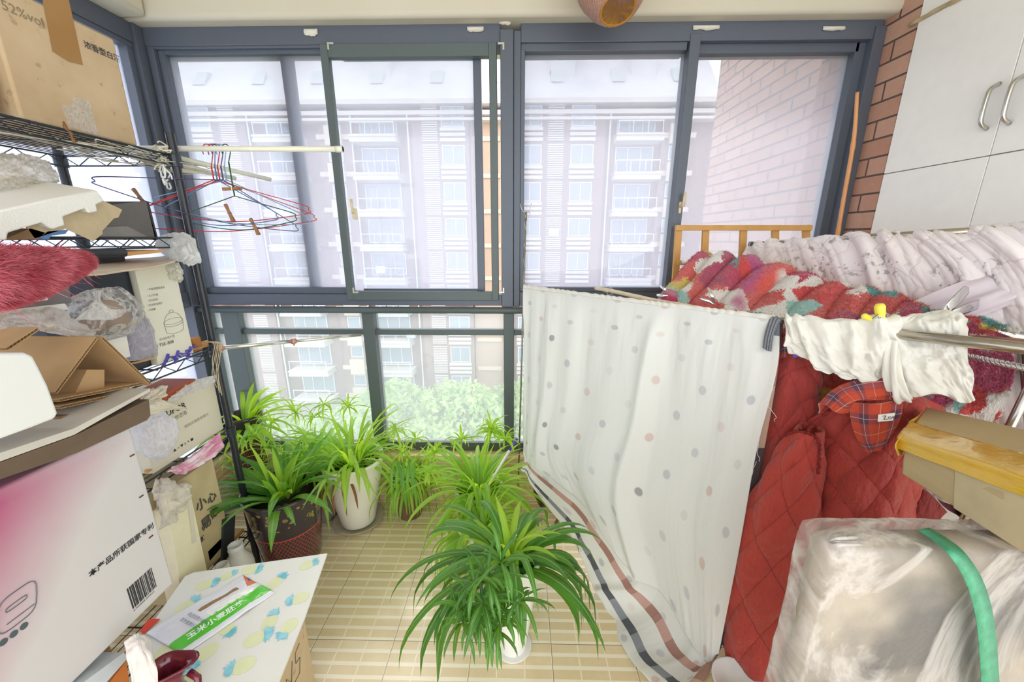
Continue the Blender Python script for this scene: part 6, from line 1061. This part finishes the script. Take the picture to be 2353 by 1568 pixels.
# tangled string tying tube to the rack
rnd = random.Random(77); STR = mt('e8e2cc', .8, .1)
def tangle(c, ext, n, m_, r, seed):
    rn = random.Random(seed); mb = MB(); c = Vector(c)
    for k in range(n):
        p = c + Vector((rn.uniform(-1, 1) * ext[0], rn.uniform(-1, 1) * ext[1], rn.uniform(-1, 1) * ext[2])); pts = [p]
        for j in range(5): p = p + Vector((rn.uniform(-1, 1) * ext[0], rn.uniform(-1, 1) * ext[1], rn.uniform(-1, .9) * ext[2])) * .7; pts.append(p)
        mb.tube(cr(pts, 24), r, 5)
    return mb
single(tangle(P(372, 352, Y=1.42), (.02, .03, .02), 12, STR, .0022, 1).build('plastic_string', STR, smooth=True), 'knotted white plastic string binding the cream tube to the rack corner', 'string')
tg = tangle(P(300, 362, X=-1.25), (.05, .14, .008), 26, STR, .0016, 2); tg.build('wire_tangle', mt('cfc8b2', .5, .2), smooth=True); single(bpy.data.objects['wire_tangle'], 'tangle of pale cords lying under the top wire shelf', 'cord')
single(tangle(P(378, 400, Y=1.42), (.012, .02, .035), 7, STR, .0028, 3).build('white_ribbon', mt('f3f2ee', .5, .05), smooth=True), 'curly white ribbon dangling beside the corner post', 'ribbon')
tw_ = MB(); a_ = P(150, 285, X=-1.20); tw_.tube(cr([P(146, 280, X=-1.195), P(152, 296, X=-1.19), P(163, 306, X=-1.19), P(166, 318, X=-1.19), P(173, 330, X=-1.19)], 24), [.0022 + .002 * math.sin(i * .4) ** 2 for i in range(24)], 6); single(tw_.build('dry_twig', mt('8a5f38', .7, .3), smooth=True), 'dry brown twisted twist tie on the front rim of the top shelf', 'tie')
CRD = mt('d8c8a6', .8, .15); cm_ = MB()
for k in range(5):
    rn = random.Random(k); x_ = 488 + k * 4; pts = [P(470 + k * 6, 785, Y=1.42), P(x_ + 4, 792, Y=1.42), P(x_, 830, Y=1.42), P(x_ + 6 * rn.uniform(-1, 1), 862, Y=1.42), P(x_ + 6, 885 + 6 * k, Y=1.42)]; cm_.tube(cr(pts, 30), .0016, 5)
single(cm_.build('sisal_cord', CRD, smooth=True), 'beige cord knotted round the rack post and dangling down', 'cord')
# telescopic aluminium rod tied to the post
rd = thing('telescopic_rod', 'bright aluminium rod with copper coloured rings reaching from the post to the window mullion', 'rod', P(660, 785, Y=1.6)); r0_, r1r = P(497, 801, Y=1.44), P(829, 770, Y=1.90); md = P(660, 786, Y=1.65)
AL = NT('aluminium').p(col=hx('e4e2da'), metal=.75, rough=.22).mat; COP = mt('d8a088', .35, .1, metal=.3)
dd_ = (r1r - r0_); md = r0_ + dd_ * .47; MB().tube([r0_, md], .0085, 14).build('thick_section', AL, rd, smooth=True); MB().tube([md, r1r], .0065, 14).build('thin_section', AL, rd, smooth=True)
for c_ in (r0_ + dd_ * .02, md): MB().tube([c_ - dd_.normalized() * .009, c_ + dd_.normalized() * .009], .0125, 14).tube([c_ + Vector((0, 0, -.01)), c_ + Vector((0, 0, -.02))], .004, 8).build('ring', COP, rd, smooth=True)
# ================================================================== plants
def leaf_mat(name, c1, c2, c3, tl, tf=.42, stripe='e4f0a8', rough=.32, st=.5):
    m = NT(name); u, v, _ = m.xyz(m.uv()); ri = m.n('NewGeometry').outputs['Random Per Island']; c = m.ramp(ri, [(0, hx(c1)), (.5, hx(c2)), (1, hx(c3))]); vein = m.noise(m.map(m.uv(), (60, 2, 1)), 1, 2)
    c = m.mix(m.math('MULTIPLY', m.math('LESS_THAN', m.math('ABSOLUTE', m.math('SUBTRACT', u, .5)), .07), st), c, hx(stripe)); c = m.mix(m.math('MULTIPLY', vein, .25), c, hx(c3)); m.p(col=c, rough=rough, spec=.5, nor=m.bump(vein, .3, .002))
    t2 = m.mix(ri, hx(tl), tuple(x * .75 for x in hx(tl)[:3]) + (1,)); translucent(m, t2, tf); return m.mat
LM_DARK = leaf_mat('broad_leaf', '4c8c30', '68a842', '387428', 'a8dc30', .38, 'b8d888', .28, .45); LM_MID = leaf_mat('variegated_leaf', '8cc850', 'b0e058', '6cb040', 'e0fc50', .58, 'eef4c8', .35, .75); LM_FRONT = leaf_mat('strap_leaf', '3f7a2a', '57963a', '2f6624', '98cc2c', .32, 'c0e090', .3, .45); LM_LIME = leaf_mat('young_leaf', 'a4d848', 'bce858', '88c440', 'e6ff48', .62, 'e6f6a0', .35, .4)
SOIL = mt('3b2c20', .95, .3, .5, 60)
def leaves(specs, name, m_, parent, seg=12):
    """specs: rows base(3), azimuth, elevation, length, width, droop, twist"""
    S = np.array(specs, float); n = len(S); az, el = S[:, 3].copy(), S[:, 4].copy(); L, w_, dr, tw = S[:, 5], S[:, 6], S[:, 7], S[:, 8]; p = S[:, :3].copy(); P_ = [p.copy()]; D_ = []
    for k in range(seg):
        d = np.stack([np.cos(az) * np.cos(el), np.sin(az) * np.cos(el), np.sin(el)], -1); D_.append(d); p = p + d * (L / seg)[:, None]; P_.append(p.copy()); el = el - dr / seg * (1.0 + 1.2 * k / seg); el = np.maximum(el, -1.5); az = az + tw / seg
    D_.append(D_[-1]); P_ = np.stack(P_, 1); D_ = np.stack(D_, 1); side = nrm(np.cross(D_, np.array([0, 0, 1.0]) + 1e-3)); side0 = np.stack([-np.sin(S[:, 3]), np.cos(S[:, 3]), 0 * az], -1)[:, None]; side = nrm(np.where(np.sum(side * side0, -1, keepdims=True) < 0, -side, side) + side0 * .6)
    up = nrm(np.cross(side, D_)); t = np.linspace(0, 1, seg + 1); prof = (np.minimum(1, .45 + 2.2 * t) * np.clip((1 - t) * 3.2, 0, 1) ** .8 * (1 - .25 * t)); ww = (w_[:, None] * prof[None])[..., None]
    V = np.stack([P_ - side * ww * .5 + up * ww * .16, P_ , P_ + side * ww * .5 + up * ww * .16], 2).reshape(n, -1, 3); m3 = (seg + 1) * 3; F_ = []
    for k in range(seg):
        a = k * 3; F_ += [(a, a + 1, a + 4, a + 3), (a + 1, a + 2, a + 5, a + 4)]
    F_ = (np.arange(n)[:, None, None] * m3 + np.array(F_)[None]).reshape(-1, 4); me = bpy.data.meshes.new(name); me.from_pydata(V.reshape(-1, 3).tolist(), [], F_.tolist()); ul = me.uv_layers.new(name='UVMap')
    uvv = np.stack(np.meshgrid(np.array([0, .5, 1]), t), -1).reshape(-1, 2); uvv = np.tile(uvv, (n, 1)); li = np.empty(len(me.loops), int); me.loops.foreach_get('vertex_index', li); ul.data.foreach_set('uv', uvv[li].ravel()); me.materials.append(m_); me.polygons.foreach_set('use_smooth', [True] * len(me.polygons)); return link(name, me, parent)
def rosette(c, n, L, w_, el, dr, seed, az=None, r0=.015):
    rn = random.Random(seed); out = []
    for i in range(n):
        a = (i * 2.399 + rn.uniform(-.3, .3)) if az is None else rn.uniform(*az); f = rn.random(); e = el[0] + (el[1] - el[0]) * f + rn.uniform(-.1, .1); l = rn.uniform(*L) * (.75 + .25 * (1 - abs(f - .4)))
        out.append((c[0] + math.cos(a) * r0 * rn.random(), c[1] + math.sin(a) * r0 * rn.random(), c[2], a, e, l, w_ * rn.uniform(.7, 1.15), rn.uniform(*dr), rn.uniform(-.35, .35)))
    return out
def pot(name, c, r0, r1, h, m_, lab, ribs=0, lip=.006, th=.006):
    r = thing(name, lab, 'potted plant', c); wob = (lambda a, z: 1 + (.018 * abs(math.cos(a * ribs / 2)) if z < h * .9 else 0)) if ribs else None
    MB().lathe([(0, 0), (r0, 0), (r0 * 1.02, .005), (r0 + (r1 - r0) * .55, h * .5), (r1 * .97, h * .88), (r1, h * .93), (r1 + lip, h * .985), (r1 + lip, h), (r1 - th, h), (r1 - th - .004, h * .9), (r1 * .9, h * .86)], c, 96 if ribs else 56, wob=wob).build('pot', m_, r, smooth=True)
    MB().lathe([(r1 * .96, 0), (0, .006)], (c[0], c[1], c[2] + h * .87), 32).build('soil', SOIL, r, smooth=True); return r
# dark glazed pot with gold flowers and red lattice
def glazed(h, zb=.0, split=.52):
    m = NT('dark_glaze'); g = m.obj(); x, y, z = m.xyz(g); a = m.math('ARCTAN2', y, x); zz_ = m.math('DIVIDE', m.math('SUBTRACT', z, zb), h)
    ua = m.math('MULTIPLY', a, 8.0); va = m.math('MULTIPLY', zz_, 15.0); d1 = m.math('ABSOLUTE', m.math('SUBTRACT', m.math('FRACT', m.math('ADD', ua, va)), .5)); d2_ = m.math('ABSOLUTE', m.math('SUBTRACT', m.math('FRACT', m.math('SUBTRACT', ua, va)), .5))
    dash = m.math('GREATER_THAN', m.math('ABSOLUTE', m.math('SUBTRACT', m.math('FRACT', m.math('ADD', m.math('MULTIPLY', ua, 1.0), .25)), .5)), .0)
    lat = m.math('LESS_THAN', m.math('MINIMUM', d1, d2_), .06); lat = m.math('MULTIPLY', lat, m.math('LESS_THAN', zz_, split)); ring = m.math('LESS_THAN', m.math('ABSOLUTE', m.math('SUBTRACT', zz_, split)), .008)
    vec = m.n('CombineXYZ', {0: m.math('MULTIPLY', a, 1.9), 1: m.math('MULTIPLY', zz_, 5.0), 2: 0.0}).outputs[0]; vo = m.n('TexVoronoi', {'Vector': vec, 'Scale': 2.6}); dd = m.n('TexNoise', {'Vector': vec, 'Scale': 9.0, 'Detail': 3}).outputs[0]
    fl = m.math('LESS_THAN', m.math('ABSOLUTE', m.math('SUBTRACT', m.math('ADD', vo.outputs[0], m.math('MULTIPLY', dd, .3)), .42)), .055); fl = m.math('MAXIMUM', fl, m.math('LESS_THAN', m.math('ADD', vo.outputs[0], m.math('MULTIPLY', dd, .1)), .20)); fl = m.math('MULTIPLY', fl, m.math('MULTIPLY', m.math('GREATER_THAN', zz_, split + .14), m.math('LESS_THAN', zz_, .93)))
    c = m.mix(m.noise(g, 12), hx('41353a'), hx('2b2a33')); c = m.mix(lat, c, hx('b84338')); c = m.mix(ring, c, hx('c04a3c')); c = m.mix(m.math('MULTIPLY', fl, .85), c, hx('a89a4c')); m.p(col=c, rough=.16, coat=.4); return m.mat
cP = Vector((P(655, 1150, Y=1.49).x, 1.49, 0)); hP = .375
p1_ = pot('dark_flowerpot', cP, .115, .158, hP, glazed(hP), 'dark glazed pot with gold flowers and red lattice holding long strap leaves'); 
c = cP + Vector((.0, 0, hP * .86)); leaves(rosette(c, 34, (.26, .38), .036, (.45, 1.5), (.4, 1.3), 3, None, .07) + rosette(c, 16, (.38, .48), .030, (.25, .7), (.7, 1.2), 4, (2.5, 4.0), .06), 'foliage', LM_DARK, p1_)
leaves(rosette(c, 12, (.2, .32), .03, (.9, 1.5), (.3, .9), 5, None, .05), 'young_foliage', LM_LIME, p1_)
# white ribbed pot on a saucer
cW = Vector((P(825, 1185, Y=1.73).x, 1.725, .012)); hW = .37
p2_ = pot('white_ribbed_pot', cW, .082, .148, hW, NT('white_plastic_pot').p(col=hx('e8e5d8'), rough=.4).mat, 'tall white ribbed plastic pot on a saucer with arching green leaves', 44)
MB().lathe([(0, 0), (.105, 0), (.125, .018), (.128, .024), (.122, .024), (.10, .008), (0, .006)], cW - Vector((0, .0, .012)), 48).build('saucer', mt('c8bda6', .5, .2, scale=10), p2_, smooth=True)
c = cW + Vector((0, 0, hW * .88)); leaves(rosette(c, 62, (.22, .38), .024, (.35, 1.45), (.8, 2.0), 7, None, .09), 'foliage', LM_MID, p2_); leaves(rosette(c + Vector((0, .02, .02)), 26, (.28, .42), .022, (.7, 1.5), (.6, 1.5), 8, None, .06), 'young_foliage', LM_LIME, p2_)
dl = []; rn = random.Random(5)
for k in range(5): a = -1.9 + k * .25; dl.append((c.x - .05 + math.cos(a) * .12, c.y + math.sin(a) * .13, c.z, a, -.3, rn.uniform(.12, .2), .014, 1.4, .3))
leaves(dl, 'withered_leaves', mt('8a5632', .7, .2), p2_)
# bushy plant behind, in a grey pot
def bushpot(nm, x, y, z, r0, r1, h, m_, lab, n, L, w_, el, dr, sd, lm_=LM_MID, lm2=LM_LIME):
    r = pot(nm, Vector((x, y, z)), r0, r1, h, m_, lab); c = Vector((x, y, z + h * .88)); leaves(rosette(c, n, L, w_, el, dr, sd, None, r1 * .6), 'foliage', lm_, r); leaves(rosette(c, n // 2, (L[0] * .8, L[1] * .8), w_ * .8, (.6, 1.5), (.5, 1.4), sd + 50, None, r1 * .6), 'young_foliage', lm2, r); return r
def plantlets(r, cs, nm, m_, n=16, L=(.05, .10), w_=.009, sd=0):
    S = []
    for i, c in enumerate(cs): S += rosette(c, n, L, w_, (-.2, 1.4), (.6, 2.2), sd + i, None, .004)
    return leaves(S, nm, m_, r, 8)
xb_ = P(730, 1040, Y=1.74).x
r3 = bushpot('grey_flowerpot', xb_ - .03, 1.77, 0, .07, .10, .30, mt('8d8d86', .5, .1), 'bushy spider plant in a low grey pot behind the dark and white pots', 110, (.26, .44), .020, (.2, 1.5), (.9, 2.2), 12)
plantlets(r3, [P(a, b, Y=1.70) for a, b in ((625, 970), (680, 950), (700, 1000), (640, 1040), (745, 930), (800, 935), (590, 1090), (720, 960))], 'plantlets', LM_LIME, 18, (.07, .13), .010, 4)
# right of the white pot: trailing plantlets over the kerb
r4 = bushpot('brown_flowerpot', P(935, 1060, Y=1.80).x, 1.79, 0, .06, .085, .24, mt('7a5a44', .5, .15), 'trailing spider plant just right of the white ribbed pot against the window', 60, (.2, .34), .016, (-.2, 1.3), (1.4, 2.8), 21)
plantlets(r4, [P(a, b, Y=1.74) for a, b in ((925, 1040), (955, 1010), (985, 1050), (910, 990), (965, 1090), (940, 1080))], 'plantlets', LM_LIME, 18, (.06, .12), .010, 40)
leaves([(*P(905 + i * 4, 1060, Y=1.66), -1.6 + (i % 3) * .3, -.6, .18 + .05 * (i % 3), .018, 1.2, .1) for i in (0, 2, 3, 6, 8, 9, 12)], 'hanging_leaves', LM_DARK, r4)
# tall narrow dark pot near the window corner
cT = Vector((P(578, 1050, Y=1.78).x - .0, 1.78, 0)); hT = P(578, 965, Y=1.72).z
p5 = pot('tall_dark_pot', cT, .055, .078, hT, glazed(hT, 0, .80), 'tall narrow dark pot with red rings and lime leaves in the window corner'); c = cT + Vector((0, 0, hT * .9))
leaves(rosette(c, 34, (.22, .36), .030, (.1, 1.45), (.6, 1.7), 31, (-1.9, 2.2), .03), 'foliage', LM_LIME, p5)
plantlets(p5, [P(535, 1060, Y=1.55), P(560, 1010, Y=1.6), P(585, 1000, Y=1.62), P(612, 1030, Y=1.6)], 'plantlets', LM_MID, 14, (.08, .14), .014, 60)
# centre back: grey blue pot with a tall shoot
xc = P(1100, 1100, Y=1.66).x
p6 = bushpot('pale_blue_pot', xc, 1.66, 0, .08, .115, .27, mt('c6d4dc', .25, .03), 'pale blue grey pot with a tall leafy shoot beside the brush handle', 70, (.28, .44), .026, (.2, 1.45), (.9, 2.1), 71)
tipz = P(1130, 985, Y=1.62); MB().tube(cr([(xc + .02, 1.65, .24), (xc + .03, 1.64, .38), tuple(tipz)], 14), .004, 6).build('flower_stalk', mt('8fc24a', .5, .1), p6, smooth=True); plantlets(p6, [tipz, tipz + Vector((0, 0, -.02)), P(1060, 1010, Y=1.62), P(1000, 1040, Y=1.62), P(1160, 1010, Y=1.62), P(985, 1085, Y=1.6)], 'plantlets', LM_LIME, 20, (.07, .12), .012, 80)
# white bowl pot in the middle
xm = P(1105, 1160, Y=1.42).x
p7 = bushpot('white_bowl_pot', xm, 1.43, 0, .07, .105, .25, mt('dfe3e2', .25, .02), 'white glazed bowl pot in the middle row with drooping variegated leaves', 66, (.20, .34), .020, (-.1, 1.3), (1.2, 2.6), 91)
leaves([(xm - .08 + .02 * (i % 4), 1.36, .24, 3.3 + .25 * (i % 5), .2, .26, .018, 2.2, .2) for i in range(16)], 'side_leaves', LM_MID, p7)
# front plant in the tall white vase pot
cF = Vector((P(1178, 1492, Z=0).x, 1.09, .004)); hF = .40
p8 = pot('white_vase_pot', cF, .048, .092, hF, NT('white_plastic_vase').p(col=hx('ecebe6'), rough=.35).mat, 'slender white pot in front with long dark arching strap leaves'); MB().lathe([(0, 0), (.062, 0), (.07, .01), (.066, .012), (0, .004)], cF - Vector((0, 0, .004)), 36).build('saucer', mt('e6e4dc', .4, .03), p8, smooth=True)
c = cF + Vector((-.01, 0, hF * .9)); leaves(rosette(c, 34, (.30, .46), .034, (.35, 1.35), (1.2, 2.4), 103, None, .03) + rosette(c, 9, (.42, .54), .036, (.25, .7), (1.5, 2.2), 104, (-1.2, .4), .03) + rosette(c, 8, (.40, .54), .035, (.25, .7), (1.4, 2.1), 105, (2.7, 3.9), .03), 'foliage', LM_FRONT, p8)
leaves(rosette(c + Vector((0, 0, .02)), 16, (.14, .26), .024, (.8, 1.5), (.5, 1.4), 106, None, .02), 'young_foliage', LM_LIME, p8)
for k, (a, b, Y_) in enumerate(((1080, 1370, .90), (1120, 1330, .88), (1150, 1290, .90), (1100, 1420, .88), (1160, 1400, .87), (1195, 1380, .88), (1130, 1450, .87))):
    e = P(a, b, Y=Y_); MB().tube(cr([c, c + Vector((-.02 * k, -.08, .03)), Vector(e) + Vector((0, 0, .03)), e], 14), .0018, 5).build('runner', mt('7cae4c', .5, .1), p8, smooth=True)
plantlets(p8, [P(a, b, Y=Y_) for a, b, Y_ in ((1080, 1370, .90), (1120, 1330, .88), (1150, 1290, .90), (1100, 1420, .88), (1160, 1400, .87), (1195, 1380, .88), (1130, 1450, .87), (1065, 1400, .88), (1150, 1430, .86), (1090, 1340, .87), (1110, 1385, .85), (1060, 1430, .85))], 'plantlets', LM_FRONT, 12, (.08, .15), .013, 120)
# brush handle
bh = thing('brush', 'long handled brush with a violet grip stuck among the centre pots', 'brush', P(1165, 1070, Y=1.68)); a_, b_ = P(1188, 1008, Y=1.72), P(1150, 1070, Y=1.66); d_ = (a_ - b_).normalized()
MB().tube([a_ - d_ * .002, a_, a_ - d_ * .0], .008, 10); MB().tube([a_, a_.lerp(b_, .45)], [.008, .0065], 12).build('grip', mt('5a40b8', .3, .05), bh, smooth=True); low_ = b_ + (b_ - a_) * 3.0; low_ = Vector((low_.x, low_.y, max(.03, low_.z))); MB().tube([a_.lerp(b_, .45), low_], .006, 12).build('shaft', mt('dfe0de', .3, .03), bh, smooth=True)
